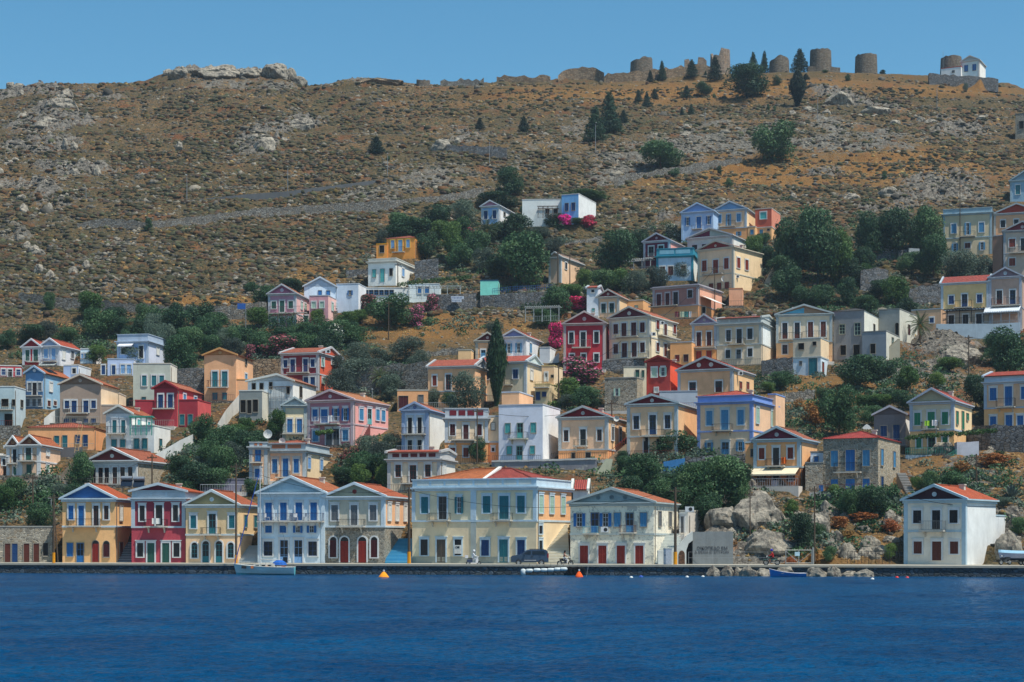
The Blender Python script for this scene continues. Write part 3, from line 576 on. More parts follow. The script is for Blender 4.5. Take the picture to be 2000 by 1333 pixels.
B('house', 'ochre house on the cliff', 'ochre house with cream awning and red terrace slab on the cliff edge', 1472, 1563, 1596, 951, 858, 'p', 836, 'c0863c', low='a8622c', ym=912, side='dca85c', trim='a0b4c0', tile='c86844', pc='6c2438', orn='b8b8b8', win='s:rb 1488,1544 875 897 11; D:dk 1516 875 909 12; o:br 1488,1545 925 940 8; D:dk 1516 926 949 12', bal='1497 1534 910 897 3c3834', D=9, found=5,
  ext=[dict(x=(1456, 1472, 1474, 951, 866), dy=2, win='g:dk:none 1469 878 892 4')])
B('house', 'stone house with cobalt shutters', 'square grey stone house with cobalt blue shutters and red hipped roof', 1608, 1715, 1758, 962, 857, 'h', 838, 'stone', side='stone', trim='7c8080', tile='c8382c', pil=False, cor=False, sur='none', win='s:sb 1630,1692 880 911 14; s:bl 1661 879 920 18; s:bl 1630,1692 936 960 14; d:bl 1661 936 960 18; > s:sb 1722,1746 880 911 5; > s:nb 1722 931 951 5', bal='1631 1683 922 905 1c2430',
  ext=[dict(x=(1573, 1607, 1612, 975, 906), dy=1, D=7, win='s:bl:none 1604 948 960 9'), dict(x=(1583, 1608, 1612, 907, 885), wall='9cacc0', dy=3, D=6, win='s:bl:none 1594 892 905 8')])
B('house', 'mauve stone house', 'narrow mauve stone house with navy shutters and a small square gable window', 1707, 1769, 1778, 872, 810, 'p', 795, '6c6468', side='d8d8d8', trim='b8b8c4', tile='c84830', pil=False, cor=False, pc='6c6468', win='s:nb:none 1726 832 853 13; s:nb:none 1751 830 864 13')
B('house', 'beige house with green shutters', 'beige house with bright green shutters above a green balustrade', 1777, 1863, 1898, 888, 785, 'p', 761, 'a89c78', low='b89450', ym=840, side='dcc07c', trim='a8b4c4', tile='c84c3c', pc='a49c80', win='s:gn 1792,1846 806 830 12; s:gn 1819 805 837 14; s:gn 1795,1846 855 875 10; D:gn 1820 853 887 14; > s:gn:none 1869 804 829 4; > s:gn:none 1880 804 839 5; > s:gn:none 1889 808 821 5', bal='1801 1834 838 825 2c302c')
B('house', 'orange house with blue shutters', 'orange-beige house with bright blue shutters at the picture edge', 1922, 2030, 2060, 834, 745, 'g', 721, 'b4845c', low='c49448', ym=796, ypar=734, trim='a8b8c8', tile='c8442c', pc='a8b0b8', win='s:bl 1940,2001 757 781 13; s:bl 1970 755 793 14; s:bl 1940,1993 813 833 12; d:bl 1971 811 833 13', bal='1947 1984 795 779 24242c')
# ================================================================ middle terraces, centre
B('house', 'ochre house with brown shutters', 'long ochre house with brown shutters under a tiled roof, beside the cypress', 836, 928, 929, 800, 716, 'g', 699, 'b88c54', trim='acb0b4', tile='d05c40', pil=False, ym=764, win='s:rb 849 734 754 8; g:rb 876 732 762 10; x::none 848 774 796 16; g:gy 884 774 796 9', D=9, ext=[dict(x=(776, 836, 838, 805, 764), wall='b88444', dy=-1, D=7, trim='b0b0a8', win='d:mr:none 788 774 797 18; s:gy:none 822 772 790 10')])
B('house', 'beige house with side pediment', 'beige house with a white pediment facing sideways and navy shutters', 930, 1028, 1060, 785, 708, 'g', 692, 'a8a080', side='d4c08c', trim='b0bcc4', tile='d45840', pc='c4d0cc', win='s:nb 950,1007 723 741 10; > s:wh 1038 724 742 6', bal='985 1002 752 742', D=9)
B('house', 'small ochre house with maroon gable', 'small ochre house with maroon gable partly behind the cypress', 929, 975, 977, 705, 666, 'p', 651, 'b88c54', trim='a8a8a0', tile='c8583c', pc='5c1c28', orn='b8a8a8', win='D:sb 944 684 698 9', ext=[dict(x=(895, 920, 929, 705, 685), wall='c8a460', dy=-3, win='')])
B('house', 'white house with lilac gable', 'small white house with lilac gable and open sky-blue shutters', 981, 1027, 1063, 700, 658, 'p', 645, 'b4bccc', side='d4d8dc', trim='c8ccd0', tile='d05838', pc='8890c4', win='o:sb 994,1013 671 690 6; > s:sb 1036 671 690 6', ext=[dict(x=(1054, 1074, 1086, 712, 680), wall='c4ccd4', side='d8dcdc', dy=-2, win='')])
B('house', 'lemon terrace block', 'lemon yellow stepped block with balustraded terrace and small blue windows', 1045, 1074, 1101, 795, 752, 'f', None, 'b8a468', side='dcc480', trim='ccb47c', pil=False, cor=False, win='d:nb:none 1051 766 783 8; s:nb:none 1063 766 775 8', bal='1045 1073 757 747 a89870',
  ext=[dict(x=(1058, 1082, 1099, 760, 716), wall='c8a468', side='dcc084', dy=4, win='D:wh 1067 729 746 5; x::none 1079 733 738 5')])
B('house', 'crimson red house', 'crimson red house with white framed dark windows and small iron balcony', 1101, 1182, 1192, 725, 632, 'p', 610, '98202c', trim='b4a8a8', tile='d86444', pc='8c1c2c', orn='c8b0b0', win='g:dk 1116,1165 649 671 9; D:dk 1139 649 678 10; g:dk 1117,1140,1165 692 708 9', bal='1118 1154 679 665 8c7c80', D=7)
B('house', 'large ivory house', 'large ivory house with brown shutters and wrap-around iron balconies', 1190, 1269, 1322, 727, 620, 'p', 601, 'b8b08c', side='d8cc9c', trim='c0c0b8', tile='d87048', pc='5c2430', orn='c8c8c0', ym=660, low='c4b488', win='s:mr 1203,1255 632 651 9; s:mr 1219,1238 631 657 10; s:mr 1203,1255 671 690 9; s:mr 1220,1239 670 698 10; > s:rb 1284,1317 630 648 6; > s:br 1299 633 657 7; > s:br 1284 670 687 6; > s:br 1299 672 697 7', bal='1203 1248 658 647 2c3034; 1178 1268 701 689 3c4448; >1284 1321 659 648 40403c')
B('house', 'ochre house with green doors', 'small beige gabled house with two green doors and maroon gable', 1167, 1209, 1242, 622, 580, 'p', 567, 'b8905c', side='dcb870', trim='b4b4b0', tile='d46c48', pc='6c1c2c', orn='b8a8a0', win='D:dg 1179,1195 593 612 9', ext=[dict(x=(1225, 1256, 1276, 622, 588), wall='c89444', side='dcac5c', dy=4, win='s:lg:none 1243 597 602 6')])
B('house', 'small white house with red roof', 'plain white block with low red roof behind the green-doored house', 1146, 1168, 1178, 620, 563, 'g', 555, 'a8b4c0', trim='b4bcc4', tile='d05c44', pc='a8b4c0', pil=False, cor=False, D=7, win='g:dk 1158 566 572 6; s:tq:none 1159 603 609 5')
B('house', 'dusty pink house', 'dusty pink house with little central gable, dark doors and ochre basement', 1275, 1364, 1410, 625, 560, 'f', None, '8c5850', side='b8785c', trim='a8a4ac', low='b4803c', ym=598, sur='b8b4bc', win='d:mr 1287 575 599 9; d:mr 1304 573 597 8; d:dk 1320 571 597 9; s:dk 1348 567 582 9; x::none 1375 600 612 7', bal='1270 1325 598 588 2c2c34')
B('house', 'peach block', 'small peach block beside the dusty pink house, below the large cream one', 1424, 1450, 1452, 600, 565, 'f', None, 'c8845c', trim='c8845c', pil=False, cor=False, D=5, win='')
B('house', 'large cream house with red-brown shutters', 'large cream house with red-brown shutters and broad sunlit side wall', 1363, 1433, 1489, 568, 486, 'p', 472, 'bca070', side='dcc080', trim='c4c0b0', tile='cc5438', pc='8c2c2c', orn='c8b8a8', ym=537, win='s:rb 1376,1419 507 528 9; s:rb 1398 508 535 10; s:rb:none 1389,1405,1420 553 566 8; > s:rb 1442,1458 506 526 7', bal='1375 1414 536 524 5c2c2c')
B('house', 'turquoise trimmed house', 'pale blue house with turquoise corner strips and panelled parapet', 1282, 1354, 1363, 550, 500, 'f', None, '94b4cc', side='d4dcdc', trim='2c8ca4', ypar=486, pan='7cb0c4*2', D=8, win='s:br 1294,1310 521 538 10; s:br 1335 519 530 9')
B('house', 'plum house', 'plum red house with a blank pinkish side wall and white framed doors', 1257, 1308, 1343, 525, 471, 'p', 457, '5c1c34', side='c4786c', trim='b4b4c0', tile='c86450', pc='5c1c34', orn='b8a0a8', win='D:gy 1272 482 501 10; D:gy 1291 480 500 10', bal='1262 1305 503 494')
B('house', 'half plum half grey house', 'wide low gabled house painted half plum and half pale grey', 1343, 1430, 1458, 510, 463, 'p', 447, 'a8aca4', side='d4d4cc', trim='bcc0c4', tile='c86450', pc='a4aca4', half='641c38', win='g:mr 1357,1376 478 490 10', D=9)
B('house', 'periwinkle house', 'periwinkle blue gabled house with violet-blue shutters near the hilltop track', 1331, 1393, 1394, 475, 414, 'p', 398, '8cb0dc', trim='a8c4e0', tile='b09890', pc='7ca0d8', pil=True, win='o:bl 1343,1384 424 440 5; s:bl 1365 424 447 9', bal='1352 1372 448 441 6c7c9c', D=8)
B('house', 'honey coloured house', 'honey coloured house with pale blue gable and open azure shutters', 1394, 1458, 1476, 468, 410, 'p', 395, 'b89864', side='dcc07c', trim='a8b8c4', tile='c86850', pc='6c9cc8', low='c88c3c', ym=446, win='s:sb 1405,1443 419 435 8; o:sb 1423 419 442 5; o:sb:none 1443 453 461 5', bal='1405 1437 443 433 2c2430')
B('house', 'terracotta house', 'flat roofed terracotta house above an ochre terrace storey', 1475, 1507, 1524, 470, 409, 'f', None, 'a04834', low='c8984c', ym=444, side='b86044', trim='c0b8b0', cor=False, pil=False, win='s:tq 1491 415 428 12; s:sb:none 1487 449 458 6; s:dk:none 1501 447 451 5', ext=[dict(x=(1460, 1475, 1476, 470, 444), wall='c8984c', dy=-1, D=5, win='s:sb:none 1469 449 458 6')])
B('house', 'apricot house with lilac gable', 'narrow apricot house with lilac gable and two maroon balcony doors', 1352, 1399, 1400, 715, 632, 'p', 616, 'bc8448', low='c88830', ym=682, trim='a8b0bc', tile='d85838', pc='907c9c', orn='b0a8a8', win='d:mr 1365,1385 649 676 9; s:rd:none 1365,1385 686 702 10', bal='1349 1398 679 666 4c2c30', D=8, th=20, ext=[dict(x=(1309, 1351, 1352, 720, 670), wall='c08c40', dy=-1, D=6, win='s:rd:none 1323 694 706 8; s:mr:none 1340 693 707 9')])
B('house', 'khaki house with white end wall', 'khaki house with grey panelled parapet and windowless white end wall', 1400, 1487, 1515, 715, 632, 'g', 613, 'ac9c74', side='d0d8d8', trim='b0b8b8', tile='d06048', ypar=622, pan='9ca0a0*4', pc='d0d8d8', ym=673, low='b4a47c', adj=True, win='g:gy 1423 645 667 9; D:dk 1444 643 671 10; g:dk 1465 642 663 10; g:dk 1422 684 700 9; D:gy 1443 683 701 9; g:dk 1465 681 697 9', bal='1423 1456 673 662 2c2c2c')
B('house', 'four-door house with split gable', 'beige house whose gable is painted half turquoise and half brown', 1516, 1625, 1627, 710, 614, 'p', 597, 'b0a07c', low='c09858', ym=668, trim='a0acb0', tile='d04c3c', pc='9c7c64', half='5ca8c4', win='D:br 1533,1557 631 662 10; s:br 1583,1608 629 660 10; g:rb 1533 674 692 10', bal='1522 1566 663 651 24282c; 1568 1616 660 648 4c4c4c', D=9,
  ext=[dict(x=(1549, 1603, 1619, 742, 663), wall='aca080', side='dcc084', low='a8b8c4', ym=698, dy=-7, win='x::none 1565 671 683 11; x::none 1591 668 675 7; s:gy:none 1564 706 713 5; d:te:none 1588 700 738 16; > d:rb:none 1607 708 732 5')])
B('unfinished_house', 'grey concrete shell', 'unfinished grey concrete house with empty window holes and gravel-coloured hip', 1628, 1688, 1716, 705, 608, 'h', 596, '6c7278', side='b0b0a0', trim='7c8080', tile='5c5c58', pil=False, cor=False, wear=.4, win='g:lg:none 1645 634 653 11; g:lg:none 1675 631 655 12; x::none 1647 675 694 11; x::none 1673 674 702 12; > x::none 1707 634 648 5', cat='house shell',
  ext=[dict(x=(1684, 1731, 1757, 705, 649), wall='64707c', side='a4a494', dy=-3, win='x::none 1705 672 691 10; > g:lg:none 1743 660 675 5'), dict(x=(1717, 1757, 1792, 668, 606), wall='787c78', side='a4a494', dy=8, win='ax::none 1752 631 657 7; > d:mr:none 1775 635 654 6')])
B('house', 'house with two oculi', 'wide apricot house with crimson gable and two round gable windows like eyes', 1324, 1431, 1472, 800, 722, 'p', 699, 'b88c54', side='dcb068', trim='acb4bc', tile='d04c34', pc='7c1c24', orn='d8d0cc@-1,d8d0cc@1', win='D:mr 1353 747 768 13; D:mr 1404 745 766 13; > s:rb:none 1446 746 760 6; > s:rb:none 1460 747 761 6')
B('house', 'small brick red gabled house', 'small brick red gabled house with two pale green shuttered windows', 1263, 1309, 1342, 795, 707, 'p', 697, '8c2c28', side='c4482c', trim='8c2c28', tile='d45c3c', pil=False, cor=False, pc='8c2c28', win='s:lg 1278 719 737 10; o:lg 1295 718 735 7; s:wh 1282 759 767 6')
B('house', 'speckled stone house', 'speckled grey rubble house with one half open pale window', 1181, 1244, 1272, 805, 740, 'f', None, 'stone', side='stone', trim='8c8c88', pil=False, cor=False, win='o:lg:none 1205 759 774 6', ext=[dict(x=(1218, 1262, 1264, 745, 718), wall='b8ac88', dy=3, D=5, win='D:dg:none 1245 723 737 7; s:dg:none 1256 724 737 4')])
B('house', 'grey roofed low block', 'low blue-grey flat block between the crimson oculi house and blue pilasters', 1288, 1362, 1364, 800, 766, 'f', None, '8c98a8', trim='98a4b4', pil=False, cor=False, D=6, win='')
B('house', 'low grey shed', 'low dark grey flat shed carrying a solar water tank behind the quay roofs', 398, 478, 481, 962, 938, 'f', None, '54566a', trim='6a6c78', pil=False, cor=False, D=5, win='')
B('house', 'small red roofed annex', 'small red roofed annex tucked beside the big retaining wall', 1119, 1148, 1152, 1000, 957, 'g', 938, 'c8ccc8', trim='c8ccc8', tile='c84838', pil=False, cor=False, D=6, win='')
B('stone_shed', 'pale shed with a grey door', 'small pale shed with a narrow grey door beside the flaking house', 1327, 1344, 1371, 1046, 1000, 'f', None, 'c8c4b4', side='a8a294', trim='c0bcb0', pil=False, cor=False, D=5, win='d:gy 1333 1009 1041 6')
# ================================================================ upper terraces
B('house', 'marigold house', 'marigold yellow house with hipped roof and pale blue shutters on the upper slope', 755, 810, 847, 508, 466, 'h', 453, 'd48c14', trim='d8981c', tile='c05c3c', pil=False, cor=False, sur='d8b050', win='s:pb 767,797 469 485 7; s:pb 782 469 492 8; > s:pb 830 472 494 6; > s:nb 839 477 487 4', bal='768 791 493 484 5c2c1c', ext=[dict(x=(735, 756, 757, 508, 478), wall='d48c14', dy=1, D=4, win='x::none 746 480 494 9')])
B('house', 'white flat house with turquoise door', 'white flat roofed house with wavy parapet and turquoise door', 719, 773, 812, 560, 511, 'f', None, 'c0c4c0', side='d0d0c8', ypar=506, trim='ccccc4', pil=False, win='s:tq:none 731 527 542 7; d:tq:none 747 526 551 8; s:dk:none 764 525 539 6; > s:pb 787 525 540 6')
B('house', 'bluish white gabled house', 'bluish white gabled house with a wide flat extension', 594, 656, 658, 610, 560, 'p', 543, 'a4b8cc', trim='b8c4d0', tile='d87848', pc='a4b8cc', pil=False, cor=False, win='s:bl:none 625,641 568 579 7', D=8, ext=[dict(x=(657, 700, 724, 610, 556), wall='a8bcd0', side='c8ccd0', dy=0, win='o:bl:none 684 568 577 5')])
B('taverna', 'long white taverna', 'long low white taverna with a row of blue framed veranda windows', 697, 798, 802, 592, 564, 'f', None, 'c4ccd0', trim='ccd0d0', pil=False, cor=False, D=6, win='g:bl:none 705,715,725,735,745,755,765 567 577 8', cat='taverna', ext=[dict(x=(798, 858, 862, 592, 556), wall='b8c8d0', dy=2, D=6, win='s:bl 820,834 561 573 8')])
B('house', 'pale pink house', 'pale pink house with green shutters, roof terrace wing and corner balcony', 524, 578, 604, 640, 574, 'p', 557, 'a86c80', side='cc9490', trim='b4b8c0', tile='d88050', pc='985c78', orn='c8c0cc', ym=612, win='s:dg 535,568 589 603 9; s:dg 551 588 610 9; s:dg 535,551,568 621 636 9; > s:lg 589,596 592 606 4', bal='527 600 612 600 6c3040', ext=[dict(x=(604, 641, 664, 640, 579), wall='ac7480', side='cc9890', dy=4, win='s:lg 613,629 590 602 8; s:dg 598 617 632 8; > s:lg 649 592 607 5; > s:lg 658 593 602 4')])
B('house', 'small white house with blue doors', 'small white gabled house with blue framed double doors high on the slope', 940, 975, 1008, 440, 403, 'p', 393, '6c9cd0', side='c8ccd0', trim='c8d0d8', tile='a87c80', pc='b08098', win='s:nb 949,966 412 428 7; > g:gy:none 985 415 423 4; > g:gy:none 997 418 423 4')
B('house', 'white villa', 'white flat roofed villa with a sky blue panel on its tall wing', 1020, 1098, 1100, 445, 391, 'f', None, 'b8c0c0', trim='c0c4c4', pil=False, cor=False, D=8, win='s:dk:none 1069,1085 409 417 7', ext=[dict(x=(1097, 1130, 1164, 440, 381), wall='4888c0', side='c4c8c8', dy=-2, win='s:nb:none 1107,1120 397 412 7')])
B('house', 'cream cottage below the villa', 'cream cottage with white pilasters and one dark side window below the villa', 1072, 1096, 1140, 555, 503, 'p', 494, 'b09470', side='dcb47c', trim='b8c0c4', tile='c8a890', pc='a89880', win='> g:dk 1105 513 526 4')
B('shed', 'turquoise shed', 'small turquoise garden shed under a dark blue tarpaulin', 938, 973, 976, 590, 549, 'f', None, '58b8a8', trim='1c4c6c', pil=False, cor=False, D=4, win='', cat='shed')
B('house', 'mustard house', 'mustard yellow house with navy doors above the long white terrace wall', 1838, 1931, 1932, 645, 552, 'g', 535, 'b89c54', trim='a8b4c0', tile='c04c3c', ym=604, low='8c8068', pc='b0b8c0', win='s:nb 1858,1913 577 593 10; D:nb 1884 575 601 11; s:dk 1858,1886,1912 615 634 11', bal='1864 1899 601 588 4c3434', D=8, th=22, ext=[dict(x=(1780, 1838, 1839, 665, 606), wall='a07c50', dy=-1, D=6, trim='98a8b4', win='s:nb 1820 621 631 8')])
B('house', 'mushroom pink house', 'mushroom pink gabled house with glazed balcony doors and a white veranda', 1932, 1995, 2004, 645, 541, 'p', 524, '987868', trim='a8b0c0', tile='a85c48', pc='84707c', orn='c4ccd4', adj=True, ym=600, win='D:br 1952 568 594 11; D:nb 1978 567 594 11', bal='1937 1993 597 583 4c4850', D=8)
B('house', 'straw house with azure shutters', 'straw coloured flat roofed house with azure shutters and a small balcony', 1842, 1937, 1940, 500, 417, 'f', None, 'a89c70', ym=464, trim='94acb8', ypar=408, win='s:sb 1863 438 456 10; o:sb 1890 436 459 6; s:sb 1917 435 454 10; o:sb 1865,1918 475 490 6; s:br 1890 475 485 11', bal='1875 1905 462 453 1c2028', D=8)
B('house', 'salmon house with red gable', 'salmon house with brick red gable rising behind the straw coloured house', 1941, 2030, 2034, 505, 416, 'p', 399, 'b8845c', trim='a8b4bc', tile='b85040', pc='a03c2c', win='g:dk 1959,1985 430 444 9', D=8)
B('house', 'greige house with crimson gable', 'greige house with crimson gable and brown shutters at the picture edge', 1960, 2034, 2036, 550, 450, 'p', 434, 'a08c78', trim='98a0a8', tile='a04838', pc='6c1c2c', orn='b8a8a8', ym=494, win='s:rb 1977 467 483 12; D:dk 1998 466 490 9; s:rb 1977 505 520 12', bal='1972 2015 494 483 24242c', D=8, ext=[dict(x=(1939, 1958, 1959, 560, 462), wall='7c5440', dy=2, D=4, win='')])
B('house', 'topmost pale blue house', 'pale blue gabled house highest at the picture edge', 1973, 2030, 2032, 395, 352, 'p', 335, '6c90a8', trim='98b0bc', tile='909898', pc='8098a8', win='s:te 1988 362 380 9', D=7)
B('chapel', 'hilltop chapel', 'small white chapel with two blue windows and low red roofed wing on the ridge', 1877, 1912, 1925, 152, 119, 'p', 110, 'b8c4c4', side='d8d8d0', trim='c4c8c8', tile='b8b0a8', pc='b8c0c0', win='s:bl:none 1887,1903 127 139 7', cat='chapel', Y=548, ext=[dict(x=(1838, 1877, 1878, 152, 133), wall='d0d0cc', dy=1, D=5, trim='b83c34', win='s:gy:none 1862 138 142 5')])
B('stone_hut', 'ruined stone hut', 'square ruined stone hut at the upper picture edge', 1983, 2030, 2034, 272, 222, 'f', None, 'stone', trim='6c706c', pil=False, cor=False, D=6, win='x::none 1995 237 252 9', cat='hut')
# two roofs of the large double house
s_, r_ = HOUSES['large double house']
def dbl():
    W, D = s_.W, s_.D; ze = zf(s_, 937); zp = zf(s_, 912); xm, _ = fpos(s_, 938)
    for (x0, x1, t, hipl) in ((.6, xm, 'e07030', 1), (xm + .15, W - .5, 'c44838', 0)):
        mb = MB(); y0, y1, yc = .5, D - .5, D / 2
        a = x0 + (D * .42 if hipl else 0); b = x1 - (0 if hipl else D * .42)
        def f4(p): U = math.dist(p[0], p[1]); mb.face(p, 0, [(0, 0), (U, 0), (U * .9, 4), (U * .1, 4)][:len(p)])
        f4([(x0, y0, ze), (x1, y0, ze), (b, yc, zp), (a, yc, zp)]); f4([(x1, y1, ze), (x0, y1, ze), (a, yc, zp), (b, yc, zp)])
        f4([(x0, y1, ze), (x0, y0, ze), (a, yc, zp)]); f4([(x1, y0, ze), (x1, y1, ze), (b, yc, zp)])
        mb.tube((a, yc, zp), (b, yc, zp), .12); e0 = (x0 if hipl else x1); r0 = (a if hipl else b)
        mb.tube((e0, y0, ze), (r0, yc, zp), .11); mb.tube((e0, y1, ze), (r0, yc, zp), .11)
        mb.build('roof', tiles(t), r_)
    MB().prism([(.4, ze), (D / 2, zp + .25), (D / 2, zp), (.7, ze)], lambda a, o, z: (xm + o, a, z), -.12, .3).build('parting_wall', plaster('d8d8d4'), r_)
    q = fpos(s_, 925)[0]
    MB().box(q - .35, q + .35, -.1, .05, zf(s_, 1017) + .06, ze - 1.2).build('pilaster', plaster('bcd0dc'), r_)
    MB().box(q - .35, q + .35, -.07, .05, .01, zf(s_, 1017) - .16).build('pilaster', plaster('a8b0ac'), r_)
    zb_ = zf(s_, 1088)
    MB().box(-.02, W + .02, -.05, .03, .0, zb_).build('plinth', plaster('a8a898', .5), r_)
    a, Yp = fpos(s_, 895); MB().box(a - .42, a + .42, -.2, -.1, zf(s_, 1082), zf(s_, 1065)).build('poster', paint('d8d8d4'), r_)
    zz = zf(s_, 1069.5); MB().lathe([(.13, 0), (.13, -.02), (.08, -.02), (.08, 0)], (a - .14, -.2, zz), 12, axis='y').box(a - .02, a + .24, -.215, -.201, zz - .12, zz + .12).build('poster_print', paint('24303c'), r_)
dbl()
# ---------------------------------------------------------------- noise
_P = nr.rand(256, 256)
def vnoise(x, y):
    xi = np.floor(x).astype(int); yi = np.floor(y).astype(int); xf = x - xi; yf = y - yi
    u = xf * xf * (3 - 2 * xf); v = yf * yf * (3 - 2 * yf)
    a = _P[xi & 255, yi & 255]; b = _P[(xi + 1) & 255, yi & 255]; c = _P[xi & 255, (yi + 1) & 255]; d = _P[(xi + 1) & 255, (yi + 1) & 255]
    return (a * (1 - u) + b * u) * (1 - v) + (c * (1 - u) + d * u) * v
def fbm(x, y, s, o=4, ridged=False):
    r = 0; am = 1; t = 0
    for k in range(o):
        n = vnoise(x / s + 17.3 * k, y / s + 9.1 * k)
        if ridged: n = 1 - abs(2 * n - 1)
        r = r + n * am; t += am; am *= .5; s = s / 2.03
    return r / t
def sstep(a, b, x): t = np.clip((x - a) / (b - a), 0, 1); return t * t * (3 - 2 * t)
def blob(u, p, cu, cp, ru, rp, ang=0):
    a = math.radians(ang); du, dp = u - cu, p - cp; x = du * math.cos(a) + dp * math.sin(a); y = -du * math.sin(a) + dp * math.cos(a)
    return np.exp(-((x / ru) ** 2 + (y / rp) ** 2) ** 1.5)
# ---------------------------------------------------------------- hillside sheet on a (column, distance) grid
US = np.arange(-300, 2301, 2.6); NU = len(US)
V = np.concatenate([np.arange(0, 160, .5), np.arange(160, 345, .85), np.arange(345, 420, 2.5), np.arange(420, 1500, 40.)]); NV = len(V)
ZT = np.zeros((NV, NU)); PT = np.zeros((NV, NU)); YT = np.zeros((NV, NU))
pg = None
for i, u in enumerate(US):
    ps = np.array(TP + [ridge(u)]); ys = np.array([shiftY(t, u) for t in TY])
    Y = YQ(u) + 2.2 + V; YT[:, i] = Y
    p = np.interp(Y, ys, ps); z = CZ + (HY - p) * Y / F
    ye = ys[-1]; ze_ = CZ + (HY - ps[-1]) * ye / F; far = Y > ye
    z[far] = ze_ - (Y[far] - ye) * .12 - np.maximum(0, Y[far] - ye - 60) * .25
    z = np.where(Y < ys[0] + .1, 1.16 - .3 * (Y < ys[0] - .3), z); ZT[:, i] = z; PT[:, i] = p
# soften the kinks along the line of sight
for _ in range(6): ZT[1:-1] = np.where(V[1:-1, None] > 12, (ZT[:-2] + 2 * ZT[1:-1] + ZT[2:]) / 4, ZT[1:-1])
UU = np.repeat(US[None], NV, 0); XT = (UU - CX) / F * YT
# masks in photo terms
rock = np.zeros_like(ZT)
for a in ((60, 180, 110, 20, -8), (150, 200, 90, 14, -10), (110, 240, 100, 18, -10), (60, 290, 90, 16, -6), (140, 330, 80, 14, 0), (40, 370, 80, 16, 0), (110, 400, 70, 12, 0), (40, 450, 90, 20, 0), (110, 520, 110, 24, 0), (300, 560, 110, 22, 0), (450, 130, 130, 22, 0), (520, 270, 60, 28, -20), (600, 240, 45, 16, -10), (1640, 190, 60, 16, 12), (1720, 215, 50, 12, 8), (1850, 250, 80, 22, 0),
          (1560, 1040, 260, 75, 0), (1500, 950, 150, 55, 0), (1250, 930, 40, 50, 0), (1700, 710, 130, 30, 10), (1830, 700, 90, 45, 0), (1600, 340, 60, 12, 0), (1740, 400, 80, 22, -10), (1850, 370, 80, 35, 0), (900, 270, 50, 16, 0), (1420, 430, 40, 12, 0), (1330, 430, 60, 14, 0), (1520, 560, 50, 25, 0), (1590, 500, 60, 20, 0), (1900, 930, 60, 40, 0), (1960, 1030, 60, 45, 0), (90, 960, 50, 30, 0), (1470, 1085, 120, 10, 0)):
    rock = np.maximum(rock, blob(UU, PT, *a))
scree = np.zeros_like(ZT)
for a in ((1400, 280, 260, 34, -6), (1640, 270, 190, 34, 2), (1250, 330, 150, 20, -14), (1080, 270, 80, 26, -15), (820, 360, 150, 24, -8), (720, 385, 180, 16, -10), (40, 455, 120, 30, -8), (1000, 300, 130, 10, 0), (1480, 245, 200, 12, -4), (700, 155, 90, 8, 0), (500, 160, 110, 18, 0), (420, 560, 90, 20, 10), (980, 330, 110, 14, -8)):
    scree = np.maximum(scree, blob(UU, PT, *a))
dry = np.zeros_like(ZT)
for a in ((1000, 640, 60, 14, 0), (830, 640, 150, 36, -3), (1600, 770, 90, 45, 0), (1560, 1070, 200, 40, 0), (1900, 910, 120, 40, 0), (1750, 750, 90, 30, 0), (1350, 180, 450, 22, -2), (1750, 330, 220, 45, 0), (1850, 180, 160, 12, 0), (460, 900, 60, 40, 0), (1500, 340, 300, 40, 0), (620, 540, 60, 20, 0), (330, 590, 250, 12, 2), (1550, 560, 80, 40, 0)):
    dry = np.maximum(dry, blob(UU, PT, *a))
hill = sstep(12, 40, V)[:, None]
big = fbm(XT, YT, 26, 4) - .5; med = fbm(XT + 90, YT, 5.5, 4, True) - .55; fine = fbm(XT, YT + 40, 1.7, 3) - .5
patch = fbm(XT + 200, YT, 15, 4) - .5; p2 = fbm(XT - 70, YT * 1.6, 5, 3) - .5; rock = np.clip(rock * (.8 + patch * 3.6 + p2 * 3), 0, 1.1); scree = np.clip(scree * (.68 + patch * 3.4 + p2 * 2.6), 0, 1)
crag = fbm(XT * .9 + 3 * fbm(XT, YT, 4, 2), YT * 1.3, 3.6, 5, True) - .45
wild = (PT < 620).astype(float) * hill
ZT += hill * (big * 2.6 * sstep(620, 420, PT) + big * .5 + fine * .35) + med * .9 * hill * (.35 + .65 * wild) + crag * 4.6 * rock * (V > 6)[:, None] * (1 - .5 * (PT > 700)) + scree * hill * (fbm(XT, YT, 1.2, 2, True) - .5) * .9
# terrace steps on the bare slope: small flats and drops along the contours
ph = (ZT + big * 3) / 5.2; ZT += wild * (.9 - .5 * rock) * (np.sin(ph * 2 * math.pi) * .42)
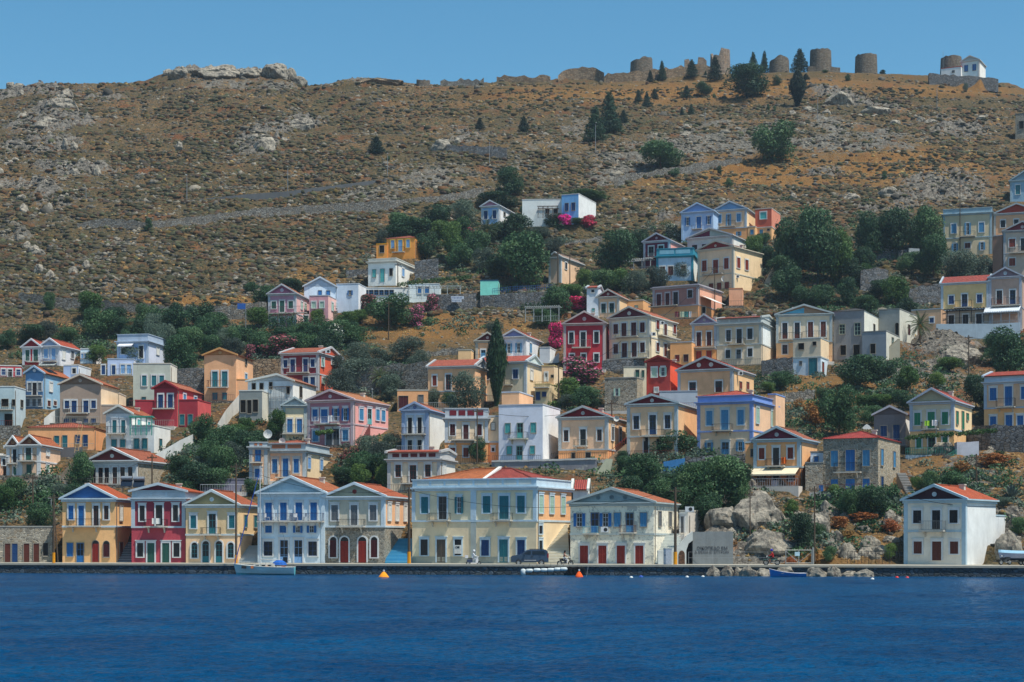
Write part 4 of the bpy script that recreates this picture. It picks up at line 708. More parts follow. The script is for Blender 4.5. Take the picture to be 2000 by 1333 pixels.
# pads under the buildings
wsum = np.zeros_like(ZT); zsum = np.zeros_like(ZT); wmax = np.zeros_like(ZT)
for (p0, e, d, W, D, zb) in PADS:
    cx, cy = p0[0] + e[0] * W / 2 + d[0] * D / 2, p0[1] + e[1] * W / 2 + d[1] * D / 2; rad = W + D + 8
    rows = np.where((np.abs(YT[:, 500] - cy) < rad + 12))[0]
    if not len(rows): continue
    r0, r1 = rows[0], rows[-1] + 1; uc = CX + cx / cy * F; du = rad / cy * F * 1.1; c0, c1 = max(0, int((uc - du + 300) / 2.6)), min(NU, int((uc + du + 300) / 2.6) + 1)
    if c1 <= c0: continue
    x = XT[r0:r1, c0:c1] - p0[0]; y = YT[r0:r1, c0:c1] - p0[1]
    a = x * e[0] + y * e[1]; b = x * d[0] + y * d[1]
    dx = np.maximum(np.maximum(-a - .3, a - W - .5), 0); dyf = np.maximum(-b - 1.2, 0); dyb = np.maximum(b - D * .55, 0)
    dist = np.sqrt(dx ** 2 + dyf ** 2 + (dyb * 1.2) ** 2); wgt = 1 - sstep(0, 2.6, dist); wgt = wgt ** 1.5
    wsum[r0:r1, c0:c1] += wgt ** 3 + 1e-9 * (wgt > 0); zsum[r0:r1, c0:c1] += (wgt ** 3 + 1e-9 * (wgt > 0)) * (zb - .05); wmax[r0:r1, c0:c1] = np.maximum(wmax[r0:r1, c0:c1], wgt)
tgt = np.where(wsum > 0, zsum / np.maximum(wsum, 1e-9), ZT)
ZT = ZT * (1 - wmax) + tgt * wmax
def ground(u, Y):
    i = (u + 300) / 2.6; i = min(max(i, 0), NU - 1.001); i0 = int(i); f = i - i0
    t = np.interp(Y - YQ(u) - 2.2, V, np.arange(NV)); j0 = min(int(t), NV - 2); g = t - j0
    return float((ZT[j0, i0] * (1 - f) + ZT[j0, i0 + 1] * f) * (1 - g) + (ZT[j0 + 1, i0] * (1 - f) + ZT[j0 + 1, i0 + 1] * f) * g)
def gx(px, Y): return Vector((Xof(px, Y), Y, ground(px, Y)))
def gpt(px, py): return gx(px, prof(py, px))
def grid_mesh(name, X, Yv, Z, mat, cols=None):
    nv, nu = Z.shape; me = bpy.data.meshes.new(name); co = np.stack([X, Yv, Z], -1).reshape(-1, 3).astype(np.float32)
    idx = np.arange(nv * nu).reshape(nv, nu); q = np.stack([idx[:-1, :-1], idx[:-1, 1:], idx[1:, 1:], idx[1:, :-1]], -1).reshape(-1, 4)
    me.vertices.add(len(co)); me.vertices.foreach_set('co', co.ravel()); me.loops.add(q.size); me.loops.foreach_set('vertex_index', q.ravel().astype(np.int32))
    me.polygons.add(len(q)); me.polygons.foreach_set('loop_start', np.arange(0, q.size, 4, dtype=np.int32)); me.polygons.foreach_set('loop_total', np.full(len(q), 4, np.int32))
    me.polygons.foreach_set('use_smooth', np.ones(len(q), bool)); me.update(calc_edges=True)
    if cols is not None:
        at = me.color_attributes.new('cover', 'FLOAT_COLOR', 'POINT'); at.data.foreach_set('color', cols.reshape(-1).astype(np.float32))
    me.materials.append(mat); o = bpy.data.objects.new(name, me); col.objects.link(o); return o
def terrain_mat():
    m, t, b = nodes('hillside_ground'); p = geo(t); at = N(t, 'ShaderNodeAttribute', attribute_name='cover'); sp = t.nodes.new('ShaderNodeSeparateColor'); t.links.new(at.outputs['Color'], sp.inputs[0])
    n1 = noise(t, .22, 6, .7, p); n2 = noise(t, 1.5, 6, .75, p); n3 = noise(t, 5.5, 4, .7, p); n4 = noise(t, .6, 5, .7, p)
    a = mix(t, ramp(t, n1.outputs[0], [(.38, 0.0), (.62, 1.0)]).outputs[0], hx('685a40'), hx('785a38'))
    a = mix(t, ramp(t, n2.outputs[0], [(.45, 0.0), (.55, 1.0)]).outputs[0], a, hx('33301f'))
    a = mix(t, ramp(t, n4.outputs[0], [(.58, 0.0), (.70, .6)]).outputs[0], a, hx('7c4e2c'))
    n5 = noise(t, 1.1, 6, .8, p); a = mix(t, ramp(t, n5.outputs[0], [(.58, 0.0), (.64, .8)]).outputs[0], a, hx('6c6862'))
    n6 = noise(t, .035, 4, .6, p); a = mix(t, ramp(t, n6.outputs[0], [(.42, 0.0), (.58, .55)]).outputs[0], a, hx('3c3c28')); n7 = noise(t, .09, 4, .7, p); a = mix(t, ramp(t, n7.outputs[0], [(.55, 0.0), (.68, .6)]).outputs[0], a, hx('6c3c20'))
    g = mix(t, ramp(t, n3.outputs[0], [(.35, 0.0), (.65, 1.0)]).outputs[0], hx('84622f'), hx('6a4422'))
    g = mix(t, ramp(t, n2.outputs[0], [(.5, 0.0), (.7, .7)]).outputs[0], g, hx('a8844c'))
    fg = mix(t, 1.0, sp.outputs[1], ramp(t, n4.outputs[0], [(.3, .3), (.6, 1.0)]).outputs[0], 'MULTIPLY')
    a = mix(t, fg, a, g)
    # bare limestone: broken grey cells
    v = N(t, 'ShaderNodeTexVoronoi', Scale=.9); v.inputs['Randomness'].default_value = 1; t.links.new(p, v.inputs['Vector']); v2 = N(t, 'ShaderNodeTexVoronoi', Scale=2.6); t.links.new(p, v2.inputs['Vector'])
    sv = t.nodes.new('ShaderNodeSeparateColor'); t.links.new(v2.outputs['Color'], sv.inputs[0])
    rk = mix(t, ramp(t, n5.outputs[0], [(.40, 0.0), (.58, 1.0)]).outputs[0], hx('2e2e2c'), hx('807c74'))
    rk = mix(t, ramp(t, n3.outputs[0], [(.45, 0.0), (.7, .8)]).outputs[0], rk, hx('4c4640'))
    rk = mix(t, ramp(t, n4.outputs[0], [(.60, 0.0), (.75, .7)]).outputs[0], rk, hx('a87850'))
    rr = N(t, 'ShaderNodeMath', operation='MULTIPLY_ADD'); t.links.new(sp.outputs[0], rr.inputs[0]); rr.inputs[1].default_value = .34; t.links.new(n2.outputs[0], rr.inputs[2])
    fr = ramp(t, rr.outputs[0], [(.62, 0.0), (.68, 1.0)]).outputs[0]
    a = mix(t, fr, a, rk)
    sc = mix(t, ramp(t, n5.outputs[0], [(.38, 0.0), (.62, 1.0)]).outputs[0], hx('34322e'), hx('7c7a72')); sc = mix(t, ramp(t, n4.outputs[0], [(.52, 0.0), (.62, .7)]).outputs[0], sc, hx('5c4a34'))
    sr = N(t, 'ShaderNodeMath', operation='MULTIPLY_ADD'); t.links.new(sp.outputs[2], sr.inputs[0]); sr.inputs[1].default_value = .36; t.links.new(n2.outputs[0], sr.inputs[2])
    a = mix(t, ramp(t, sr.outputs[0], [(.62, 0.0), (.68, 1.0)]).outputs[0], a, sc)
    t.links.new(a, b.inputs['Base Color']); b.inputs['Roughness'].default_value = 1
    h = mix(t, .5, n3.outputs[0], v2.outputs['Distance']); bump(t, b, h, .9, .35)
    return m
cols = np.stack([rock, dry, scree, np.ones_like(rock)], -1)
hs_ = grid_mesh('hillside', XT, YT, ZT, terrain_mat(), cols); tag(hs_, 'steep dry rocky hillside behind the harbour', 'hill', kind='structure')
# ---------------------------------------------------------------- sea
def water_mat():
    m, t, b = nodes('sea_water'); p = geo(t)
    b.inputs['Roughness'].default_value = .26; b.inputs['IOR'].default_value = 1.33; b.inputs['Specular IOR Level'].default_value = .12; b.inputs['Specular Tint'].default_value = (.22, .7, 1, 1)
    mp = N(t, 'ShaderNodeMapping'); mp.inputs['Scale'].default_value = (.9, 1.6, 1); t.links.new(p, mp.inputs[0])
    n1 = noise(t, .9, 5, .62, mp.outputs[0]); mq = N(t, 'ShaderNodeMapping'); mq.inputs['Scale'].default_value = (1.2, 1.5, 1); t.links.new(p, mq.inputs[0]); n2 = noise(t, .07, 4, .65, mq.outputs[0])
    a = mix(t, ramp(t, n2.outputs[0], [(.40, 0.0), (.60, 1.0)]).outputs[0], (.0, .036, .110), (.0, .056, .152))
    t.links.new(a, b.inputs['Base Color']); bump(t, b, n1.outputs[0], 1.0, .8); return m
wu = np.arange(-400, 2401, 4.0); wv = 4 * F / np.linspace(480, 62.0, 760)
WU = np.repeat(wu[None], len(wv), 0); WY = np.repeat(wv[:, None], len(wu), 1); WX = (WU - CX) / F * WY
WZ = (fbm(WX * .8, WY * 1.1, 2.6, 4) - .5) * .20 + (fbm(WX + 50, WY * 1.4, .6, 3) - .5) * .17
WZ *= np.clip((226 - WY) / 60, .15, 1)
sea = grid_mesh('sea', WX, WY, WZ, water_mat()); tag(sea, 'deep blue rippled harbour water', 'water', kind='structure')
# sea floor sheet so that nothing ends below the surface
fl = MB().box(-260, 260, -40, 330, -9.2, -9).build('seabed', paint('1c3038', .9)); tag(fl, 'dark sea bed', 'ground', kind='structure')
# ---------------------------------------------------------------- quay
def quay():
    m = stone('44505a', 1.7, '2c363c', 'quay_stone'); top = plaster('a09c90', .45); us = list(range(-300, 2301, 20)); a = MB(); b = MB()
    for u0, u1 in zip(us[:-1], us[1:]):
        P = [(Xof(u, YQ(u)), YQ(u)) for u in (u0, u1)]; Q = [(Xof(u, YQ(u) + 9), YQ(u) + 9) for u in (u0, u1)]
        a.face([(P[0][0], P[0][1], -3), (P[1][0], P[1][1], -3), (P[1][0], P[1][1], .98), (P[0][0], P[0][1], .98)])
        S = [(Xof(u, YQ(u) - .12), YQ(u) - .12) for u in (u0, u1)]
        b.face([(*S[0], .98), (*S[1], .98), (*S[1], 1.2), (*S[0], 1.2)]); b.face([(*S[0], 1.2), (*S[1], 1.2), (*Q[1], 1.2), (*Q[0], 1.2)]); b.face([(*S[1], .98), (*S[0], .98), (*P[0], .98), (*P[1], .98)])
    o = a.build('quay_wall', m); tag(o, 'dark stone quay wall above the water', 'quay wall', kind='structure')
    o = b.build('quay_pavement', top); tag(o, 'pale concrete quay road', 'pavement', kind='structure')
quay()
# ================================================================ foliage prototypes (unit size: width 1, height 1, base at 0)
def leaf_mesh(name, centers, radii, n, size, mat, shell=.75, flat=.6, seed=1, droop=0):
    r = np.random.RandomState(seed); C_ = np.array(centers, float); Rr = np.array(radii, float)
    wt = Rr[:, 0] * Rr[:, 2]; k = r.choice(len(C_), n, p=wt / wt.sum())
    d = r.normal(size=(n, 3)); d /= np.linalg.norm(d, axis=1)[:, None]; rad = shell + (1 - shell) * r.rand(n) ** .5
    rad = np.where(r.rand(n) < .12, rad * 1.12, rad) * (.86 + .28 * r.rand(n))
    P = C_[k] + d * Rr[k] * rad[:, None]
    nn = d + r.normal(size=(n, 3)) * .75; nn /= np.linalg.norm(nn, axis=1)[:, None]
    t = np.cross(nn, r.normal(size=(n, 3))); t /= np.linalg.norm(t, axis=1)[:, None]; bt = np.cross(nn, t)
    s = size * (.55 + .9 * r.rand(n))[:, None]
    q = np.stack([P - t * s, P - bt * s * flat + nn * s * .15, P + t * s, P + bt * s * flat + nn * s * .15], 1).reshape(-1, 3)
    q[:, 2] = np.maximum(q[:, 2], 0.0)
    me = bpy.data.meshes.new(name); me.vertices.add(4 * n); me.vertices.foreach_set('co', q.astype(np.float32).ravel())
    me.loops.add(4 * n); me.loops.foreach_set('vertex_index', np.arange(4 * n, dtype=np.int32)); me.polygons.add(n)
    me.polygons.foreach_set('loop_start', np.arange(0, 4 * n, 4, dtype=np.int32)); me.polygons.foreach_set('loop_total', np.full(n, 4, np.int32)); me.update(calc_edges=True)
    tint = np.repeat(np.clip(.5 + .5 * (r.rand(len(C_))[k] - .5) * 1.6 + (r.rand(n) - .5) * .8, 0, 1), 4)
    a = me.attributes.new('tint', 'FLOAT', 'POINT'); a.data.foreach_set('value', tint.astype(np.float32))
    me.materials.append(mat); return me
def lumps(seed, n, base=.28, wide=1.0, fill=1.0):
    r = random.Random(seed); c = [(0, 0, .58), (r.uniform(-.12, .12), r.uniform(-.12, .12), .42)]; q = [(.27, .27, .26), (.3, .26, .2)]
    for i in range(n):
        a = 2 * math.pi * (i * .618 + r.random() * .2); h = base + (.97 - base) * r.random(); w = math.sin(math.pi * min(1, max(.08, (h - base * .5) / (1 - base * .5)))) ** .6
        rr = r.choice((.08, .11, .14, .19, .22)); d = (.5 - rr * .8) * w * (.6 + .4 * r.random()) * wide
        h = min(h, 1 - rr * .9)
        c.append((d * math.cos(a), d * math.sin(a), h)); q.append((rr * 1.15, rr * 1.15, rr))
    return c, q
LM = dict(b=leafmat('b', (.020, .058, .030), (.055, .125, .052)), l=leafmat('l', (.030, .085, .022), (.085, .16, .04)), o=leafmat('o', (.035, .062, .050), (.095, .135, .105)),
          c=leafmat('c', (.010, .030, .024), (.026, .06, .038)), f=leafmat('f', (.30, .06, .10), (.5, .16, .2)), m=leafmat('m', (.62, .02, .16), (.8, .05, .25)), w=leafmat('w', (.5, .5, .42), (.65, .65, .55)),
          k=leafmat('k', (.03, .065, .03), (.09, .12, .05)), y=leafmat('y', (.007, .026, .016), (.02, .05, .026)), r=leafmat('r', (.20, .085, .02), (.34, .17, .05)), a=leafmat('a', (.06, .10, .09), (.14, .19, .16)), g=leafmat('g', (.24, .26, .05), (.3, .24, .05)))
bark = paint('5c4a38', .95, name='bark')
PROTO = {}
for k in ('b', 'l', 'o'):
    for j in range(4):
        c, q = lumps(j * 7 + ord(k), 18 + j * 3, .20 if k != 'l' else .3); PROTO[k, j] = leaf_mesh('crown', c, q, 7500, .023 if k != 'o' else .018, LM[k], .72, .6, j + 3)
for j in range(3):      # low bushes
    c, q = lumps(j * 11 + 5, 14, .0); PROTO['s', j] = leaf_mesh('foliage', c, q, 2600, .034, LM['b'], .7, .6, j + 9); PROTO['r', j] = leaf_mesh('foliage', c, q, 1500, .045, LM['r'], .7, .6, j + 19)
    for z in ('f', 'm', 'w'): PROTO[z, j] = leaf_mesh('blossom', c, [tuple(v * 1.06 for v in t) for t in q], 1500 if z != 'm' else 4200, .032, LM[z], .86, .8, j + 29)
for j in range(3):      # conifer: stacked whorls
    r = random.Random(j); c = [(0, 0, .45)]; q = [(.1, .1, .42)]
    for i in range(46):
        h = .06 + .9 * i / 46; w = .46 * (1 - h) ** .8 + .02; a = i * 2.4 + r.random(); c.append((w * .6 * math.cos(a), w * .6 * math.sin(a), h)); q.append((w * .5, w * .5, .045))
    PROTO['c', j] = leaf_mesh('crown', c, q, 5000, .026, LM['c'], .5, .45, j + 40)
c = [(0, 0, .04 + .94 * i / 26) for i in range(27)]; q = [(.46 * min(1, 1.6 * (i / 26 + .12)) * min(1, (1.04 - i / 26) * 2.2) ** .8, .46 * min(1, 1.6 * (i / 26 + .12)) * min(1, (1.04 - i / 26) * 2.2) ** .8, .05) for i in range(27)]
PROTO['y', 0] = leaf_mesh('crown', c, q, 5000, .05, LM['y'], .8, .35, 50)
def trunk_mesh(j, h=.55, r0=.035, limbs=5):
    r = random.Random(j); mb = MB(); p = Vector((0, 0, -.06)); rad = r0; nodes_ = []
    for i in range(4):
        q = p + Vector((r.uniform(-.04, .04), r.uniform(-.04, .04), h / 4 + .02)); mb.tube(p, q, rad, rad * .82, 7); p = q; rad *= .82; nodes_.append((Vector(p), rad))
    for i in range(limbs):
        b_, rr = nodes_[1 + i % 3]; a = i * 2.4; e1 = b_ + Vector((.14 * math.cos(a), .14 * math.sin(a), .14)); mb.tube(b_, e1, rr * .6, rr * .4, 5); mb.tube(e1, e1 + Vector((.12 * math.cos(a + .4), .12 * math.sin(a + .4), .16)), rr * .4, rr * .15, 4)
    o = mb.build('trunk', bark); me = o.data; bpy.data.objects.remove(o); return me
TR = [trunk_mesh(j) for j in range(3)]; TRC = trunk_mesh(9, .9, .022, 0); TRS = trunk_mesh(8, .3, .03, 6)
def palm_mesh(seed, n=34):
    r = random.Random(seed); mb = MB()
    for i in range(n):
        a = i * 2.39996; el = 1.25 - 1.9 * (i / n) ; L = .5 * r.uniform(.85, 1.05); p = Vector((0, 0, .62)); d = Vector((math.cos(a) * math.cos(el), math.sin(a) * math.cos(el), math.sin(el)))
        side = Vector((-math.sin(a), math.cos(a), 0)); seg = 7
        for k in range(seg):
            q = p + d * L / seg; w0 = .085 * math.sin(math.pi * (k + .6) / (seg + .6)) + .012
            for sg in (-1, 1):
                for z in range(3):
                    f0 = p + (q - p) * (z / 3); tip = f0 + side * sg * w0 + d * .05 + Vector((0, 0, -.03)); mb.face([f0, f0 + (q - p) * .22, tip])
            mb.tube(p, q, .006, .005, 3, cap=False); p = q; d = (d + Vector((0, 0, -.13))).normalized()
    o = mb.build('crown', LM['k']); me = o.data; bpy.data.objects.remove(o)
    a = me.attributes.new('tint', 'FLOAT', 'POINT'); a.data.foreach_set('value', nr.rand(len(me.vertices)).astype(np.float32)); return me
PALM = palm_mesh(1)
def link(name, me, parent, sc=(1, 1, 1), loc=(0, 0, 0), rz=0):
    o = bpy.data.objects.new(name, me); col.objects.link(o); o.parent = parent; o.scale = sc; o.location = loc; o.rotation_euler = (0, 0, rz); return o
DESC = dict(b=('leafy_tree', 'dark green leafy tree', 'tree'), l=('leafy_tree', 'bright green leafy tree', 'tree'), o=('olive_tree', 'grey-green olive tree', 'tree'), c=('conifer', 'dark pointed conifer', 'tree'), y=('cypress_tree', 'tall dark cypress', 'tree'), s=('shrub', 'small dark green shrub', 'shrub'),
            f=('oleander_bush', 'pink flowering oleander', 'bush'), m=('bougainvillea', 'magenta bougainvillea', 'bush'), w=('oleander_bush', 'white flowering oleander', 'bush'), k=('palm_tree', 'feathery palm', 'tree'), r=('dry_shrub', 'rust coloured dry shrub', 'shrub'), a=('agave', 'large spiky agave', 'plant'), p=('pine_tree', 'broad dark pine', 'tree'), v=('grape_vine', 'trained green vine', 'vine'))
GROUPS = dict(b='leafy trees on the slope', l='leafy trees on the slope', o='olive trees on the slope', c='conifers of the upper hill', s='shrubs on the slope', f='oleanders between the houses', m='bougainvilleas', w='oleanders between the houses', k='palms', r='shrubs on the slope', p='conifers of the upper hill')
PLANTS = []; USED = set()
def label_for(desc, px, py, w, h):
    size = 'tall ' if h > 62 and 'tall' not in desc else ('tiny ' if h < 17 and 'small' not in desc else '')
    L = sorted(LAND, key=lambda q: abs(q[1] - px) + 1.1 * abs((q[2] + q[3]) / 2 - py))
    def rel(q):
        if py < q[2] - 2 and abs(px - q[1]) < 75: return 'uphill of'
        if py > q[3] - 4 and abs(px - q[1]) < 75: return 'below'
        return 'beside'
    c = [f'{size}{desc} {rel(L[0])} the {L[0][0]}', f'{size}{desc} between the {L[0][0]} and the {L[1][0]}', f'{size}{desc} {rel(L[1])} the {L[1][0]}', f'{size}{desc} between the {L[0][0]} and the {L[2][0]}', f'{size}{desc} between the {L[1][0]} and the {L[2][0]}', f'{size}{desc} {rel(L[2])} the {L[2][0]}', f'{size}{desc} between the {L[0][0]} and the {L[3][0]}', f'{size}{desc} between the {L[1][0]} and the {L[3][0]}', f'{size}{desc} between the {L[2][0]} and the {L[3][0]}']
    c = c[:3] + [x.replace(desc, 'narrow ' + desc if w < h * .8 else 'spreading ' + desc) for x in c[:3]] + c[3:]
    for x in c:
        if x not in USED and len(x.replace('-', ' ').split()) <= 16: USED.add(x); return x
    for j in range(2, 14):
        for k in range(j + 1, 15):
            x = f'{desc} between the {L[j][0]} and the {L[k][0]}'
            if x not in USED and len(x.split()) <= 16: USED.add(x); return x
    return c[0]
LM2 = [('round broken windmill', 1254, 108, 137), ('tallest ruined tower', 1409, 95, 135), ('broken mill with a peaked rim', 1525, 107, 133), ('largest round windmill tower', 1606, 94, 130), ('smooth topped windmill tower', 1696, 104, 138), ('old windmill behind the chapel', 1863, 108, 130), ('boulder topped ridge', 450, 125, 160), ('domed stone mound', 735, 150, 162), ('shored stone terrace wall', 930, 283, 303), ('long dry stone wall', 400, 590, 615), ('rocky outcrop of the ridge', 1645, 180, 205), ('grey scree slope', 1620, 260, 300), ('hill road', 400, 385, 400), ('parked white hatchback', 1735, 483, 497), ('graffiti wall', 1390, 1040, 1100), ('quay gate', 1560, 1078, 1100)]
for n, x, a, b in LM2: LAND.append((n, x, a, b, x - 20, x + 20))
def plant(kind, px, yb, yt, w, Y=None, dY=0):
    Y = (Y or prof(yb, px)) + dY; z = ground(px, Y); zt = Zof(yt, Y); H = max(.8, zt - z); W = w * Y / F
    if Y > 215 and H > 2.4 * (yb - yt) * Y / F + 1: z = Zof(yb, Y); H = zt - z
    j = len(PLANTS); nm, desc, cat = DESC[kind]; rz = rnd.random() * 6.28
    t = empty(nm, (Xof(px, Y), Y, z - .08)); lb = label_for(desc, px, .5 * (yb + yt), w, yb - yt); tag(t, lb, cat, GROUPS.get(kind)); PLANTS.append(t)
    if kind in 'blo':
        link('trunk', TR[j % 3], t, (W * .9, W * .9, H), rz=rz); link('crown', PROTO[kind, j % 4], t, (W, W, H), rz=rz)
    elif kind == 'p':
        link('trunk', TR[j % 3], t, (W * .7, W * .7, H), rz=rz); link('crown', PROTO['b', j % 4], t, (W, W, H), rz=rz).material_slots[0].link = 'OBJECT'
        t.children[-1].material_slots[0].material = LM['c']
    elif kind == 'c': link('trunk', TRC, t, (W, W, H)); link('crown', PROTO['c', j % 3], t, (W * 1.35, W * 1.35, H), rz=rz)
    elif kind == 'y': link('trunk', TRC, t, (W, W, H * .95)); link('crown', PROTO['y', 0], t, (W, W, H), rz=rz)
    elif kind in 'sr': link('stem', TRS, t, (W, W, H)); link('foliage', PROTO[kind, j % 3], t, (W, W, H), rz=rz)
    elif kind in 'fmw': link('stem', TRS, t, (W, W, H)); link('foliage', PROTO['s', j % 3], t, (W, W, H), rz=rz); link('blossom', PROTO[kind, j % 3], t, (W, W, H), rz=rz)
    elif kind == 'k':
        mb = MB(); n = 9
        for i in range(n): mb.tube((0, 0, .64 * i / n), (0, 0, .64 * (i + 1) / n + .01), .034, .027, 8)
        mb.build('trunk', bark, t).scale = (W, W, H); link('crown', PALM, t, (W, W, H), rz=rz)
        MB().lathe([(.001, .5), (.06, .53), (.075, .58), (.05, .63), (.001, .66)], n=9).build('fruit_cluster', paint('b87830', .8), t).scale = (W, W, H)
    elif kind == 'a':
        mb = MB()
        for i in range(30):
            a = i * 2.4; el = .25 + 1.1 * (i / 30); L = .5; d = Vector((math.cos(a) * math.cos(el), math.sin(a) * math.cos(el), math.sin(el) * 1.5)); sd = Vector((-math.sin(a), math.cos(a), 0))
            p = [Vector((0, 0, .03)), d * L * .4, d * L * .8 + Vector((0, 0, -.02)), d * L * 1.05 + Vector((0, 0, -.09))]; w_ = [.03, .05, .035, .002]
            for k in range(3): mb.face([p[k] - sd * w_[k], p[k] + sd * w_[k], p[k + 1] + sd * w_[k + 1], p[k + 1] - sd * w_[k + 1]])
        o = mb.build('leaves', LM['a'], t); o.scale = (W, W, H); q = o.data.attributes.new('tint', 'FLOAT', 'POINT'); q.data.foreach_set('value', nr.rand(len(o.data.vertices)).astype(np.float32))
